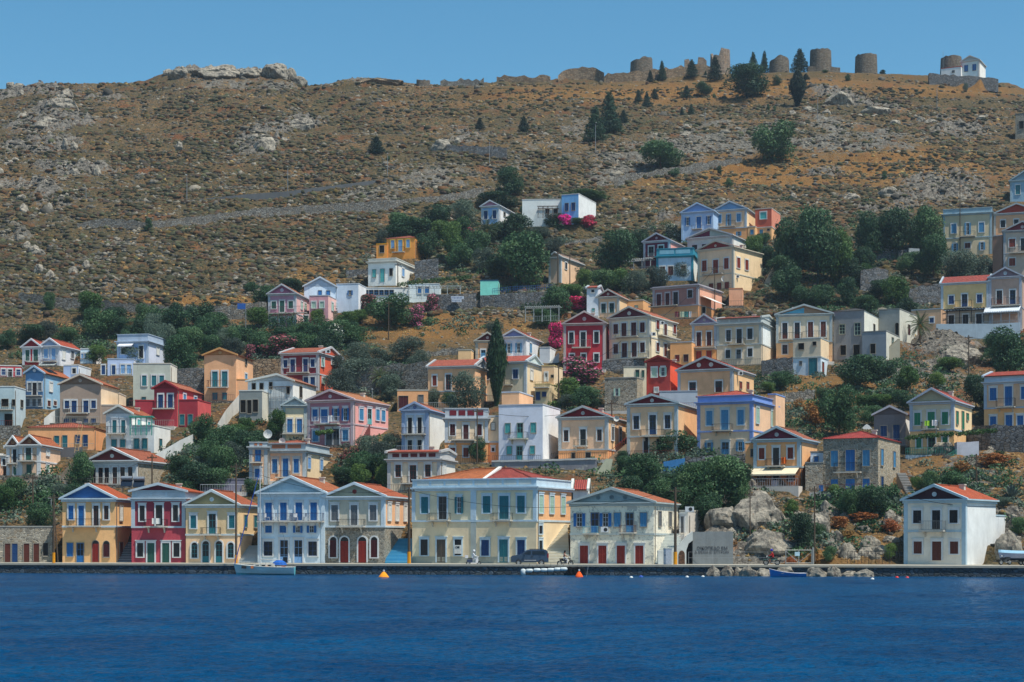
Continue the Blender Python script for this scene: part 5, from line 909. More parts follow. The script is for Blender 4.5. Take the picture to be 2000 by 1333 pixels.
PL = '''c 1293 155 117 17;c 1270 160 136 14;c 1351 154 115 26;c 1397 160 110 30;c 1378 152 138 9;p 1461 195 128 88;c 1471 133 100 22;c 1493 134 98 18;c 1562 134 93 34;y 1558 213 135 36;s 1517 170 147 22;c 1574 158 143 16;s 1656 162 147 16;s 1611 143 136 14;o 1886 185 162 12;s 1724 143 137 16
c 1190 265 175 44;c 1162 280 205 42;c 1218 248 213 20;c 1200 264 218 34;c 1247 205 174 14;c 1263 212 178 17;c 1278 197 172 16;s 1228 203 193 8;c 1341 193 166 20;p 1374 186 160 34;c 1350 220 202 12;c 1332 224 208 8;s 1395 190 182 8;s 1501 217 202 7;s 1513 219 207 7;c 1023 258 225 24;c 937 252 229 18;s 1086 202 190 12;s 995 217 205 12;c 735 308 265 34;s 749 250 243 7;s 759 318 304 10
b 1511 320 238 88;b 1291 330 277 88;s 1318 345 328 26;b 996 378 328 52;s 290 455 427 20;s 1423 368 347 18;s 1727 352 333 14;s 1405 344 325 14
b 855 447 398 62;o 908 446 392 60;b 1146 394 374 96;b 970 400 376 80;b 1028 424 402 30;b 800 462 426 92;o 745 476 448 30;l 884 512 432 46;b 905 478 425 50;k 950 492 425 58;m 912 474 446 34;b 1000 478 420 82;b 1083 446 415 48;o 1055 468 443 60;b 1020 562 455 112;o 945 532 484 60;b 895 520 472 56;m 1104 455 420 34;m 1148 455 420 34;b 1127 458 426 32;l 1142 562 526 32;b 1206 550 452 88;b 1252 502 448 44;w 1312 463 438 36;o 1240 577 530 64;b 1180 578 528 60;l 1213 572 525 56;o 1284 572 520 56;o 1330 548 512 46;o 1050 500 470 36
b 1490 482 455 36;l 1474 502 460 44;b 1546 545 430 86;b 1596 560 408 96;l 1640 560 450 60;b 1530 562 500 66;b 1700 512 415 66;b 1750 512 410 76;b 1806 505 405 72;b 1720 486 425 56;l 1790 496 445 44;b 1822 552 460 64;o 1875 567 490 84;o 1914 562 498 56;l 1750 602 540 62;b 1715 592 548 46;b 1655 602 542 46;b 1605 602 556 56;b 1538 592 522 62;l 1690 560 515 30;s 1860 560 530 40
k 1797 678 608 58;b 1975 745 640 100;b 1680 764 694 100;l 1772 768 714 52;l 1852 732 698 60;b 1640 852 752 76;b 1905 802 732 52;b 1960 716 676 80;l 1720 800 770 60;r 1592 832 788 56;l 1690 800 772 46;l 1630 800 770 40;r 1560 800 778 24;r 1625 828 796 30;r 1680 792 776 24
b 1258 965 885 74;b 1250 888 850 40;b 1310 892 836 96;b 1404 1002 892 116;b 1346 998 905 72;b 1300 960 925 60;b 1446 970 900 52;b 1218 930 890 36;b 1527 762 725 50;b 1566 1078 1002 56;b 1660 1012 955 50;b 1706 1014 950 66;l 1545 1012 975 32;l 1500 770 745 30
l 1110 792 738 54;b 1142 802 755 60;o 1105 800 770 36;m 1086 678 632 40;f 1135 747 697 84;m 1120 607 580 64;b 1085 622 560 60;l 1112 590 556 56;b 1062 640 600 56;b 1160 800 778 44
o 965 668 626 44;o 908 812 726 78;b 934 905 856 36;b 880 800 766 40;o 795 712 657 80;o 742 716 680 60;o 700 722 668 62;o 700 762 700 84;k 742 772 714 54;o 776 768 722 66;o 652 764 722 44;f 711 757 740 10;o 845 800 760 34
b 664 680 626 80;w 655 684 634 44;b 612 674 636 66;b 560 668 640 66;b 580 690 650 60;b 508 694 645 50;f 545 699 655 84;f 490 700 673 30;l 525 727 704 38;l 505 642 600 50;l 620 628 604 32;l 680 642 608 46;l 704 634 604 36;b 764 642 575 92;f 812 638 596 40;f 842 612 574 36;f 720 602 576 44;b 520 602 556 60;b 570 578 545 52;b 490 574 550 30
l 175 628 570 58;b 195 662 600 76;b 62 672 634 62;o 95 667 626 44;b 14 682 645 36;b 287 642 592 52;o 302 684 612 50;b 342 668 592 60;o 325 700 632 44;b 390 645 590 60;b 372 702 640 60;b 402 676 620 54;b 352 742 655 64;o 442 684 640 44;b 455 684 640 34;b 96 607 570 26;b 235 660 620 40;b 255 690 645 40;b 410 700 655 50
o 265 718 674 70;l 188 712 674 40;b 398 865 808 54;b 440 884 832 72;b 472 904 840 60;o 450 924 862 52;b 378 962 902 100;b 432 944 872 66;l 462 872 828 50;l 540 857 800 36;b 156 962 880 56;b 150 992 945 50;b 76 1034 982 60;b 24 982 932 60;l 8 1000 950 40
o 722 902 850 66;o 766 882 845 42;f 684 907 874 40;b 736 944 885 62;b 670 948 912 56;l 702 956 905 44;l 752 950 905 40;b 495 968 935 40;b 548 978 940 44;l 690 942 915 30
a 1975 975 928 60;o 120 975 945 46;b 1815 962 920 40;b 1858 960 920 56;r 1880 930 900 60;r 1940 912 885 70;b 1990 1048 1010 40;o 1960 1000 970 40;r 1690 1020 1000 60;r 1640 1030 1008 50;r 1545 1101 1085 26;r 1590 1098 1080 30;l 1740 1090 1060 26;b 1950 900 880 40
b 130 674 640 50;b 225 642 600 50;b 270 667 625 46;b 325 657 600 60;b 365 692 640 60;b 420 652 610 60;b 470 672 640 50;b 600 692 650 66;b 640 702 644 60;b 690 670 630 50;o 455 702 660 50;b 590 667 630 60;o 672 792 720 70;o 730 762 700 66;o 760 782 730 56;o 820 732 684 50;o 660 747 694 50
b 410 907 860 58;b 350 932 890 58;b 500 882 838 56;b 420 962 915 70;l 480 852 815 40;b 360 977 937 50;b 700 932 880 60;o 745 922 862 60;b 780 952 905 40;b 780 447 415 56;b 832 502 452 50;b 930 502 452 58;b 975 547 497 60;o 1082 502 462 44;b 1040 522 472 66;l 862 472 432 50
b 1500 522 482 46;b 1570 522 452 66;b 1625 532 472 66;b 1662 562 502 56;b 1690 542 482 46;b 1780 542 492 56;b 1832 522 472 56;b 1570 602 562 52;b 1770 622 582 46;b 1692 612 577 46;b 1720 747 702 56;b 1762 802 762 50;b 1612 792 757 44;b 1702 832 792 46;b 1932 802 762 50;b 1950 692 652 66;l 1832 762 727 40
b 1230 992 930 66;b 1290 992 932 70;b 1372 962 902 66;b 1440 1002 932 58;b 1330 1012 952 56;b 1382 1022 962 66;b 1215 906 880 28;l 1630 975 945 30;l 1790 960 930 24;b 1600 1062 1020 30;r 1470 1062 1045 30;r 1655 1060 1036 40;r 1430 1075 1058 26;l 1520 1085 1062 22;b 1620 1098 1066 28;r 1740 1040 1012 40'''
# ================================================================ free-standing and retaining walls
def wall(name, label, pts, mat, th=.7, cat='wall', rough=.25, Y=None, crest=None, foot=2.5):
    """pts: (px, top row, base row) along the wall"""
    r = random.Random(len(label)); P = []
    for i in range(len(pts) - 1):
        a, b = pts[i], pts[i + 1]; n = max(1, int(abs(b[0] - a[0]) / 7))
        for k in range(n): t = k / n; P.append([a[j] + (b[j] - a[j]) * t for j in range(3)])
    P.append(list(pts[-1])); mb = MB(); F_, T_, K_ = [], [], []
    for j, (x, yt, yb) in enumerate(P):
        y = prof(yb, x) if Y is None else (Y if not callable(Y) else Y(x)); zt = Zof(yt, y) + (r.random() - .5) * rough * 2; F_.append((Xof(x, y), y, Zof(yb, y) - foot)); T_.append((Xof(x, y), y, zt)); K_.append((Xof(x, y), y + th, zt - .05 + (r.random() - .5) * rough))
    for i in range(len(P) - 1):
        mb.face([F_[i], F_[i + 1], T_[i + 1], T_[i]]); mb.face([T_[i], T_[i + 1], K_[i + 1], K_[i]])
        B0, B1 = (K_[i][0], K_[i][1], F_[i][2]), (K_[i + 1][0], K_[i + 1][1], F_[i + 1][2]); mb.face([K_[i], K_[i + 1], B1, B0])
        if i == 0: mb.face([F_[i], T_[i], K_[i], B0])
        if i == len(P) - 2: mb.face([F_[i + 1], B1, K_[i + 1], T_[i + 1]])
    root = mb.build(name, mat); tag(root, label, cat)
    if crest:
        c = MB()
        for i in range(len(P) - 1):
            u0, u1 = Vector(T_[i]), Vector(T_[i + 1]); v0, v1 = Vector(K_[i]), Vector(K_[i + 1]); o = Vector((0, -.12, .02)); h = Vector((0, 0, .22))
            c.face([u0 + o + h, u1 + o + h, v1 + h, v0 + h]); c.face([u0 + o, u1 + o, u1 + o + h, u0 + o + h])
        c.build('coping', plaster(crest), root)
    LAND.append((label.split(',')[0][:60] if len(label.split()) < 8 else label.split(',')[0], (pts[0][0] + pts[-1][0]) / 2, min(p[1] for p in pts), max(p[2] for p in pts), 0, 0)) if False else None
    return root
ds = stone('7c7c78', 2.0, '3c3a38', 'dry_stone'); db = stone('8c7c68', 1.6, '4c443c', 'rubble_stone'); gs = stone('6c7074', 1.8, '34383c', 'grey_stone')
WG = 'dry stone walls of the hillside'
for q in (wall('dry_stone_wall', 'long pale dry stone wall snaking across the slope under the hill road', [(150, 437, 446), (205, 426, 446), (290, 434, 449), (400, 421, 437), (520, 406, 424), (640, 400, 416), (760, 391, 412), (870, 381, 398), (945, 366, 380)], ds),
          wall('dry_stone_wall', 'long grey dry stone wall above the lowest trees on the west slope', [(36, 572, 590), (100, 580, 600), (160, 585, 603), (240, 592, 614), (330, 598, 620), (430, 598, 628), (520, 590, 622)], ds),
          wall('dry_stone_wall', 'isolated dark retaining wall high on the slope above the villa', [(872, 284, 300), (930, 285, 303), (990, 289, 305)], gs),
          wall('dry_stone_wall', 'crumbling dry stone wall along the ridge below the round broken windmill', [(1180, 147, 156), (1240, 141, 156), (1300, 134, 152), (1345, 128, 146), (1400, 130, 144)], db, rough=.6),
          wall('dry_stone_wall', 'ridge wall rising in a hump west of the round broken windmill', [(1090, 148, 158), (1105, 136, 154), (1130, 132, 152), (1165, 133, 152), (1180, 143, 156)], db, rough=.4),
          wall('dry_stone_wall', 'flat topped dark ridge wall between the domed mound and the humped wall', [(970, 149, 162), (1000, 147, 162), (1040, 150, 162), (1075, 148, 160)], db, rough=.5),
          wall('dry_stone_wall', 'low broken ridge wall beside a stub of tower', [(860, 158, 166), (900, 156, 165), (945, 155, 165)], ds, rough=.6),
          wall('dry_stone_wall', 'rubble wall carrying the track on the scree below the large pine', [(1200, 345, 362), (1290, 330, 345), (1400, 315, 328), (1450, 305, 320)], ds, rough=.4),
          wall('dry_stone_wall', 'dry stone wall beside the dry grass below the small ochre house', [(830, 688, 700), (880, 680, 695), (925, 683, 697)], ds),
          wall('dry_stone_wall', 'dry stone wall over orange grass above the ochre house on the cliff', [(1500, 775, 795), (1540, 766, 786), (1592, 760, 780)], ds),
          wall('dry_stone_wall', 'dark rubble retaining wall beside the mustard house', [(1775, 563, 596), (1838, 556, 592)], gs),
          wall('dry_stone_wall', 'old rubble wall with a square end below the parked white hatchback', [(1681, 526, 568), (1712, 524, 566), (1735, 528, 560)], gs),
          wall('dry_stone_wall', 'dry stone wall under the orange house at the picture edge', [(1890, 838, 872), (1935, 832, 880), (2010, 830, 884)], gs),
          wall('dry_stone_wall', 'dry stone wall beside the tan tower house', [(344, 720, 775), (404, 719, 772)], gs, rough=.1),
          wall('dry_stone_wall', 'tan rubble wall behind a bright shrub beside the red and maroon duplex', [(494, 703, 745), (552, 700, 742)], db, rough=.1),
          wall('dry_stone_wall', 'tall rubble wall behind the olives west of the ochre house', [(680, 722, 765), (760, 712, 770), (838, 706, 775)], ds),
          wall('dry_stone_wall', 'stone wall under the blue-grey block', [(-10, 832, 858), (38, 831, 856)], ds, rough=.1),
          wall('dry_stone_wall', 'long stone terrace wall under the blue railing', [(938, 578, 600), (1000, 573, 602), (1078, 569, 600)], gs, rough=.1),
          wall('dry_stone_wall', 'tall garden wall beside the marigold house', [(810, 511, 545), (856, 504, 546)], gs, rough=.1),
          wall('dry_stone_wall', 'dark stone wall in front of the cream house with blue pilasters', [(1336, 893, 925), (1400, 890, 925), (1462, 888, 925)], gs, rough=.15, foot=4),
          wall('dry_stone_wall', 'grey stone base under the large ivory house', [(1176, 704, 740), (1218, 703, 742), (1262, 700, 740)], gs, rough=.05, Y=lambda x: HOUSES['large ivory house'][0].Y - 1.4),
          wall('dry_stone_wall', 'stone base wall below the four-door house', [(1488, 704, 735), (1548, 698, 738)], gs, rough=.15),
          wall('dry_stone_wall', 'low rubble wall with an arched gate beside the bougainvillea', [(1103, 475, 486), (1160, 463, 476), (1176, 462, 474)], ds)):
    q['group'] = WG
tw = wall('dry_stone_wall', 'stone terrace wall with a white painted sign under the taverna', [(845, 576, 610), (890, 575, 612), (930, 572, 606)], gs, rough=.05); tw['group'] = WG
yy = prof(611, 885) - 1.0; r = random.Random(3)
for k, (a, b, c, d) in enumerate(((881, 906, 579, 584.3), (882, 901.5, 584.6, 590.5))):
    x0, x1, z1, z0 = Xof(a, yy), Xof(b, yy), Zof(c, yy), Zof(d, yy); p_ = MB().box(x0, x1, yy - .02 - .01 * k, yy + .4, z0, z1).build('painted_sign', plaster('b8c4d4', .3), tw); m = MB(); x = x0 + .15
    while x < x1 - .25:
        w_ = r.uniform(.1, .22); h_ = (z1 - z0) * .3; zc = (z0 + z1) / 2; m.box(x, x + .05, yy - .05, yy - .04, zc - h_, zc + h_).box(x + .05, x + w_, yy - .05, yy - .04, zc + r.choice((-1, 0, 1)) * h_ * .8 - .03, zc + r.choice((-1, 0, 1)) * h_ * .0 + .03); x += w_ + .12
    m.build('worn_lettering', paint('5c6c94'), p_)
st = plaster('8c8a90', .7); bw = wall('retaining_wall', 'large stained grey plaster retaining wall behind the large double house', [(960, 903, 958), (1060, 901, 962), (1166, 898, 962)], st, .8, rough=.02, crest='c8c8c4', foot=4, Y=lambda x: 238 - (x - 960) * .02)
wall('retaining_wall', 'pale sloping buttress wall beside the flaking house', [(1150, 960, 995), (1165, 938, 995), (1178, 912, 990), (1190, 897, 985)], plaster('b4b49c', .4), 1.2, rough=.02, foot=4, Y=lambda x: 234 - (x - 1150) * .05)
yb_ = 232; MB().prism([(Xof(a, yb_), Zof(b, yb_)) for a, b in ((1138, 995), (1140, 965), (1184, 896), (1197, 897), (1180, 995))], lambda a, o, z: (a, yb_ + o, z), 0, 1.5).build('sloping_face', plaster('b8bca4', .4), bpy.data.objects['retaining_wall.001'])
wall('retaining_wall', 'blue painted garden wall behind the fig trees', [(1296, 902, 935), (1338, 895, 932)], plaster('2c6ca4'), .4, rough=.02, foot=3)
wall('terrace_wall', 'long white terrace wall below the mustard house', [(1829, 633, 664), (1880, 633, 664), (1940, 633, 662), (1993, 630, 656)], plaster('b8c8d4'), .4, rough=.02, foot=3, Y=lambda x: HOUSES['mustard house'][0].Y - 3.2 - (x - 1829) * .03)
wall('terrace_wall', 'white terrace wall under the green balustrade', [(1769, 889, 928), (1800, 889, 930), (1850, 888, 926), (1868, 888, 920)], plaster('a8b8c0'), .4, rough=.02, foot=3, Y=lambda x: HOUSES['beige house with green shutters'][0].Y - 2.2)
wall('terrace_wall', 'stained white block wall beside the green stair rail', [(1869, 864, 925), (1893, 864, 920), (1912, 862, 905)], plaster('b4b8c4', .5), 1.5, rough=.02, foot=3, Y=lambda x: HOUSES['beige house with green shutters'][0].Y - 3.4)
wall('stair_wall', 'white slanting stair wall between the red terraced house and the unfinished one', [(425, 828, 850), (440, 803, 836), (455, 785, 812), (470, 768, 800)], plaster('d0d0cc'), .4, rough=.0, foot=2)
wall('stair_wall', 'white slanting wall below the pale grey terraced house', [(303, 888, 905), (330, 873, 895), (352, 860, 885), (378, 848, 868)], plaster('ccd0d0'), .4, rough=.0, foot=2)
wall('stair_wall', 'white slanting wall beside the grey-brown gabled house', [(86, 818, 836), (100, 806, 830), (116, 797, 822)], plaster('ccd0d0'), .3, rough=.0, foot=2)
wall('garden_wall', 'dark wall carrying the parked white hatchback', [(1707, 497, 514), (1775, 487, 510)], gs, .6, rough=.03)
wall('garden_wall', 'white rendered wall block beside the hatchback', [(1775, 485, 512), (1796, 486, 512)], plaster('a8b0b4', .4), 1.5, rough=.02)
wall('garden_wall', 'dark grey retaining wall under the white flat house', [(676, 528, 545), (720, 526, 543)], gs, .6, rough=.02)
wall('road_parapet', 'dark low parapet of the hill road', [(118, 412, 417), (200, 405, 412), (300, 400, 406), (400, 388, 395), (480, 380, 388), (560, 374, 382), (650, 363, 371), (720, 354, 361), (790, 346, 352), (830, 343, 348)], plaster('54585c'), .3, rough=.02, foot=1.2)
wall('garden_wall', 'concrete wall with ladder behind the twin gabled peach house', [(118, 875, 895), (160, 873, 892)], plaster('5c5c60', .4), .4, rough=.0)
# graffiti wall with its dark arch
gy = YQ(1390) + 6.6
gw = wall('graffiti_wall', 'stained concrete wall with black painted Greek lettering beside a dark archway', [(1353, 1040, 1102), (1385, 1038, 1102), (1432, 1039, 1102)], plaster('7c8284', .5), 1.2, rough=.04, foot=1, Y=lambda x: gy)
for k, (tx, px, py, sz) in enumerate((('ΟΙΚΟΠΕΔΟ ΕΜ', 1391, 1074, .5), ('Δ ΘΕΝΑ ΕΙ ΕΠΤΡΩΝ', 1390, 1081, .42))):
    text('lettering', tx, sz, 0, (Xof(px, gy), gy - .03, Zof(py, gy)), gw, '46464a')
z0 = 1.2; m = MB(); xa = Xof(1340, gy); xb = Xof(1352.5, gy); fn = lambda a, o, z: (a, gy + o, z)
zt = Zof(1038, gy); m.prism([(xa - 3.2, z0 - .5), (xa, z0 - .5), (xa, Zof(1075, gy)), (xa + .25, Zof(1062, gy)), (xb, Zof(1056, gy)), (xb, zt), (xa + .2, zt - .4), (xa - 1.2, zt - 2.0), (xa - 3.2, zt - 2.2)], fn, -.3, .9)
ar = m.build('arched_wall', plaster('c8ccc8', .4)); tag(ar, 'whitewashed wall framing a dark half archway beside the graffiti wall', 'wall')
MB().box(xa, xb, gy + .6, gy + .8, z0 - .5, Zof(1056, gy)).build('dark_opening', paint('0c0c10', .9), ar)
m = MB(); a0, a1 = Xof(1325, gy), Xof(1337, gy); zz = Zof(1079, gy)
m.prism([(a0, z0 - .3), (a1, z0 - .3), (a1, zz - .3)] + [((a0 + a1) / 2 + (a1 - a0) / 2 * math.cos(math.pi * k / 8), zz - .3 + .5 * math.sin(math.pi * k / 8)) for k in range(1, 8)] + [(a0, zz - .3)], fn, -.36, -.305)
m.build('blocked_doorway', stone('6c5040', 5, '4c4038'), ar)
# ---------------------------------------------------------------- windmills and ridge remains
def mill(name, label, x0, x1, yt, yb, profile, mat, Y=None, cat='windmill', group='ruined windmill towers on the ridge'):
    """profile: fraction of height kept for 24 sectors"""
    xc = (x0 + x1) / 2; Y = Y or shiftY(556, xc); r = (x1 - x0) / 2 * Y / F; zt = Zof(yt, Y); z0 = Zof(yb, Y) - 2.5; mb = MB(); n = 24
    rr = random.Random(x0); H = [zt - (zt - Zof(yb, Y)) * (1 - profile(k / n)) + rr.uniform(-.3, .22) for k in range(n)]
    c = Vector((Xof(xc, Y), Y + r, 0)); rings = []
    for k in range(n):
        a = 2 * math.pi * k / n; rb, rt = r * 1.03, r * .95
        d = Vector((math.cos(a), math.sin(a), 0)); rings.append((c + d * rb + Vector((0, 0, z0)), c + d * rt + Vector((0, 0, H[k])), c + d * (rt - .7) + Vector((0, 0, H[k])), c + d * (rt - .7) + Vector((0, 0, z0))))
    for k in range(n):
        a, b = rings[k], rings[(k + 1) % n]
        for j in range(3): mb.face([a[j], b[j], b[j + 1], a[j + 1]])
    ro = mb.build(name, mat); tag(ro, label, cat, group); return ro
ms = stone('767066', 2.2, '4c4842', 'mill_stone'); ml = stone('948678', 2.0, '74685c', 'mill_stone')
mill('windmill_tower', 'squat broken windmill tower with sloping rim, half hidden by bushes', 1232, 1277, 108, 137, lambda t: .95 - .25 * (.5 - .5 * math.cos(2 * math.pi * (t - .0)) if .25 < t < .75 else 0), ms)
mill('windmill_tower', 'tall ruined tower with a split jagged top', 1389, 1429, 94, 136, lambda t: 1.0 if (t < .17 or t > .72) else (.86 if .3 < t < .55 else .55 if t < .62 else .7), ml, cat='ruined tower')
mill('windmill_tower', 'low broken windmill tower beside a pointed conifer, rim peaked', 1505, 1545, 107, 134, lambda t: .72 + .28 * math.exp(-((t - .78) / .12) ** 2), ms)
mill('windmill_tower', 'largest intact round windmill tower on a low stone plinth', 1585, 1628, 94, 133, lambda t: 1, ms)
mill('windmill_tower', 'intact round windmill tower with a dark capping course', 1674, 1718, 104, 139, lambda t: 1, ms)
mill('windmill_tower', 'windmill tower half hidden behind the hilltop chapel', 1842, 1884, 108, 132, lambda t: 1, ms, Y=556)
mill('tower_stub', 'small stub of a round tower next to the domed mound', 812, 840, 151, 163, lambda t: .8 + .2 * math.sin(6 * t), ms, cat='ruined tower')
wall('ruined_wall', 'jagged fragment of ruined wall beside the tall ruined tower', [(1337, 116, 140), (1345, 117, 140), (1352, 128, 140), (1362, 127, 140), (1364, 113, 140), (1374, 114, 140), (1380, 120, 140)], ml, rough=.3)
wall('mill_plinth', 'low stone plinth around the largest windmill tower', [(1578, 130, 138), (1630, 131, 138), (1641, 132, 138)], ms, 1, rough=.2)
wall('chapel_terrace_wall', 'dark stone terrace wall beneath the hilltop chapel', [(1815, 143, 154), (1870, 148, 158), (1930, 152, 162), (1950, 156, 165)], gs, 1.5, rough=.3, Y=lambda x: 545)
# domed mound and ridge crag
def blobrock(name, label, px, yt, yb, wpx, mat, seed, flat=1.0, depth=.5, Y=None, cat='rock', dY=0):
    import bmesh
    Y = (Y or prof(yb, px)) + dY; W = wpx * Y / F; z0 = Zof(yb, Y) - .8; H = Zof(yt, Y) - z0; bm = bmesh.new(); bmesh.ops.create_icosphere(bm, subdivisions=4, radius=1)
    r = random.Random(seed); P = [Vector((r.gauss(0, 1), r.gauss(0, 1), r.gauss(0, 1))).normalized() for _ in range(26)]; D = [r.uniform(.62, .98) for _ in P]
    for v in bm.verts:
        p = v.co.normalized(); k = 1.0
        for q, d in zip(P, D):
            c = p.dot(q)
            if c > .2: k = min(k, d / c)
        n = vnoise(np.array([p.x * 4 + seed + 20]), np.array([p.z * 4 + p.y * 3 + 20]))[0]
        v.co = p * (k * (.9 + .2 * n))
    for v in bm.verts: v.co = Vector((v.co.x * W / 2 * (1.12 - .12 * v.co.z), v.co.y * W * depth, (.45 + v.co.z * .62) * H))
    me = bpy.data.meshes.new(name); bm.to_mesh(me); bm.free(); me.materials.append(mat); o = bpy.data.objects.new(name, me); col.objects.link(o); o.location = (Xof(px, Y), Y + W * depth * .5, z0); tag(o, label, cat); return o
def rockmat():
    m, t, b = nodes('limestone'); p = geo(t); n1 = noise(t, .8, 6, .75, p); n2 = noise(t, 3.5, 5, .75, p)
    mp = N(t, 'ShaderNodeMapping'); mp.inputs['Scale'].default_value = (1, 1, .35); t.links.new(p, mp.inputs[0]); n3 = noise(t, 1.3, 5, .7, mp.outputs[0])
    a = mix(t, ramp(t, n1.outputs[0], [(.35, 0.0), (.65, 1.0)]).outputs[0], hx('6c6a64'), hx('b4ac9c')); a = mix(t, ramp(t, n3.outputs[0], [(.5, 0.0), (.62, .8)]).outputs[0], a, hx('3c3a38'))
    a = mix(t, ramp(t, n2.outputs[0], [(.60, 0.0), (.72, .6)]).outputs[0], a, hx('a8683c')); t.links.new(a, b.inputs['Base Color']); b.inputs['Roughness'].default_value = .95
    bump(t, b, n2.outputs[0], 1, .3); return m
rm = rockmat()
RG = 'limestone outcrops of the hill'
for k, a in enumerate([('rock_outcrop', 'long pale boulder crest on the ridge skyline', 425, 122, 152, 110), ('rock_outcrop', 'squarish boulder block at the end of the skyline crest', 540, 124, 152, 60), ('rock_outcrop', 'low boulder in the middle of the skyline crest', 485, 131, 152, 60), ('rock_outcrop', 'small boulder where the skyline crest runs out', 583, 148, 162, 26), ('rock_outcrop', 'rounded outcrop starting the skyline crest', 345, 134, 152, 44),
                       ('rock_outcrop', 'dark limestone outcrop below the largest windmill tower', 1645, 176, 206, 62), ('rock_outcrop', 'grey outcrop trailing below the intact windmill tower', 1712, 203, 224, 56), ('rock_outcrop', 'slab outcrop above the straw house with azure shutters', 1742, 362, 392, 62), ('rock_outcrop', 'leaning slab rocks above the parked hatchback', 1665, 374, 394, 40),
                       ('rock_outcrop', 'white boulder over the quay road beside a dark shrub', 1600, 1000, 1040, 44), ('rock_outcrop', 'pale cliff under the ochre house on the cliff', 1480, 965, 1040, 120), ('rock_outcrop', 'smooth slanting slab of cliff above the quay gate', 1500, 1030, 1090, 90), ('rock_outcrop', 'brown cliff shoulder beneath the fig trees', 1415, 985, 1038, 70), 
                       ('rock_outcrop', 'isolated pointed boulder on the bare west slope', 349, 275, 292, 16), ('rock_outcrop', 'broken ledge of grey rock on the bare west slope', 590, 230, 255, 60), ('rock_outcrop', 'cluster of blocky grey rock below the broken ledge', 515, 262, 298, 50), ('rock_outcrop', 'vertical grey rock fins on the far west slope', 110, 185, 215, 70), ('rock_outcrop', 'pale rock fins lower on the far west slope', 90, 225, 255, 60), ('rock_outcrop', 'big rock beside the isolated retaining wall', 862, 270, 297, 46),
                       ('rock_outcrop', 'grey rock shoulder below the orange house', 1845, 855, 892, 60), ('rock_outcrop', 'rocky bank behind the trailer boat', 1975, 1030, 1095, 50), ('rock_outcrop', 'pale rock bank below the white terrace wall', 1880, 672, 716, 80)]):
    blobrock(a[0], a[1], *a[2:6], rm, 31 + k, cat='rock outcrop')['group'] = RG
blobrock('domed_mound', 'low domed stone mound on the ridge', 735, 148, 166, 116, db, 5, flat=1, cat='mound')
SR = 'shore boulders below the quay wall'
for k, (px, yt, yb, w, d) in enumerate([(1395, 1107, 1127, 22, 'low dark boulder at the near end of the shore rocks'), (1420, 1105, 1127, 26, 'pale boulder with a cracked face on the shore'), (1446, 1109, 1127, 24, 'small brown boulder on the shore'), (1462, 1106, 1128, 30, 'broad mottled shore boulder'), (1490, 1111, 1128, 26, 'bright cream shore boulder beside the blue rowing boat'), (1532, 1107, 1124, 34, 'sloping shore slab behind the blue rowing boat'), (1598, 1109, 1128, 36, 'large dark rounded shore boulder beyond the rowing boat'), (1630, 1107, 1128, 28, 'narrow upright shore boulder'), (1660, 1112, 1129, 34, 'low worn shore boulder'), (1692, 1110, 1129, 34, 'last tapering shore boulder')]):
    blobrock('shore_boulder', d, px, yt, yb, w * 1.35, rm, 70 + k, Y=YQ(px) - 1.6 + (k % 3) * .5, cat='boulder', depth=.5)['group'] = SR

def cluster(label, pts, seed, hs, ws, mat=rm, n=1):
    r = random.Random(seed)
    for j in range(n):
        for (u, p, du, dp) in pts:
            px, py = u + r.uniform(-du, du), p + r.uniform(-dp, dp); w = r.uniform(*ws); blobrock('rock_outcrop', label, px, py - r.uniform(*hs), py, w, mat, seed * 100 + r.randint(0, 99), depth=r.uniform(.35, .6), cat='rock outcrop')['group'] = label + 's'
cluster('jagged boulder in the pale crest of the ridge skyline', [(330 + 15 * i, ridge(330 + 15 * i) + 9, 6, 4) for i in range(18)], 3, (8, 19), (16, 34))
cluster('upright grey rock fin on the far west slope', [(40, 180, 40, 12), (110, 200, 50, 16), (60, 250, 50, 20), (120, 280, 40, 16), (160, 330, 30, 20), (30, 330, 30, 20), (90, 400, 50, 20), (60, 480, 50, 20), (130, 540, 60, 14)], 4, (10, 22), (12, 26), n=4)
cluster('grey limestone ledge rock among the upper scree', [(1330, 262, 50, 12), (1440, 250, 60, 8), (1580, 225, 40, 10), (1700, 225, 50, 8), (1790, 250, 50, 14), (1900, 245, 50, 14), (1250, 300, 40, 10), (1060, 270, 50, 14), (880, 275, 30, 8), (600, 235, 40, 12), (520, 280, 40, 14)], 5, (6, 13), (14, 34), n=3)
cluster('weathered rock between tufts of dry grass above the town', [(1420, 400, 60, 14), (1560, 380, 60, 20), (1680, 400, 60, 20), (1780, 370, 60, 20), (1860, 390, 50, 14), (1320, 430, 40, 10)], 6, (6, 12), (12, 26), n=3)
cluster('broken cliff rock above the quay road', [(1450, 1000, 40, 30), (1540, 1030, 40, 30), (1600, 1060, 40, 26), (1680, 1060, 50, 24), (1620, 1010, 40, 14), (1740, 1050, 20, 30), (1660, 1085, 40, 12), (1710, 1080, 40, 14), (1440, 1060, 20, 20), (1500, 960, 30, 16)], 7, (12, 30), (18, 44), n=4)
cluster('small pale rock on the bank behind the end house', [(1900, 960, 50, 20), (1960, 1010, 40, 20), (1930, 900, 40, 20), (1980, 1060, 15, 30)], 8, (8, 18), (14, 30), n=3)
for q in PL.replace('\n', ';').split(';'):
    k_, *v_ = q.split(); plant(k_, *[float(x) for x in v_])
plant('y', 970, 787, 626, 42, Y=HOUSES['beige house with side pediment'][0].Y - 3)
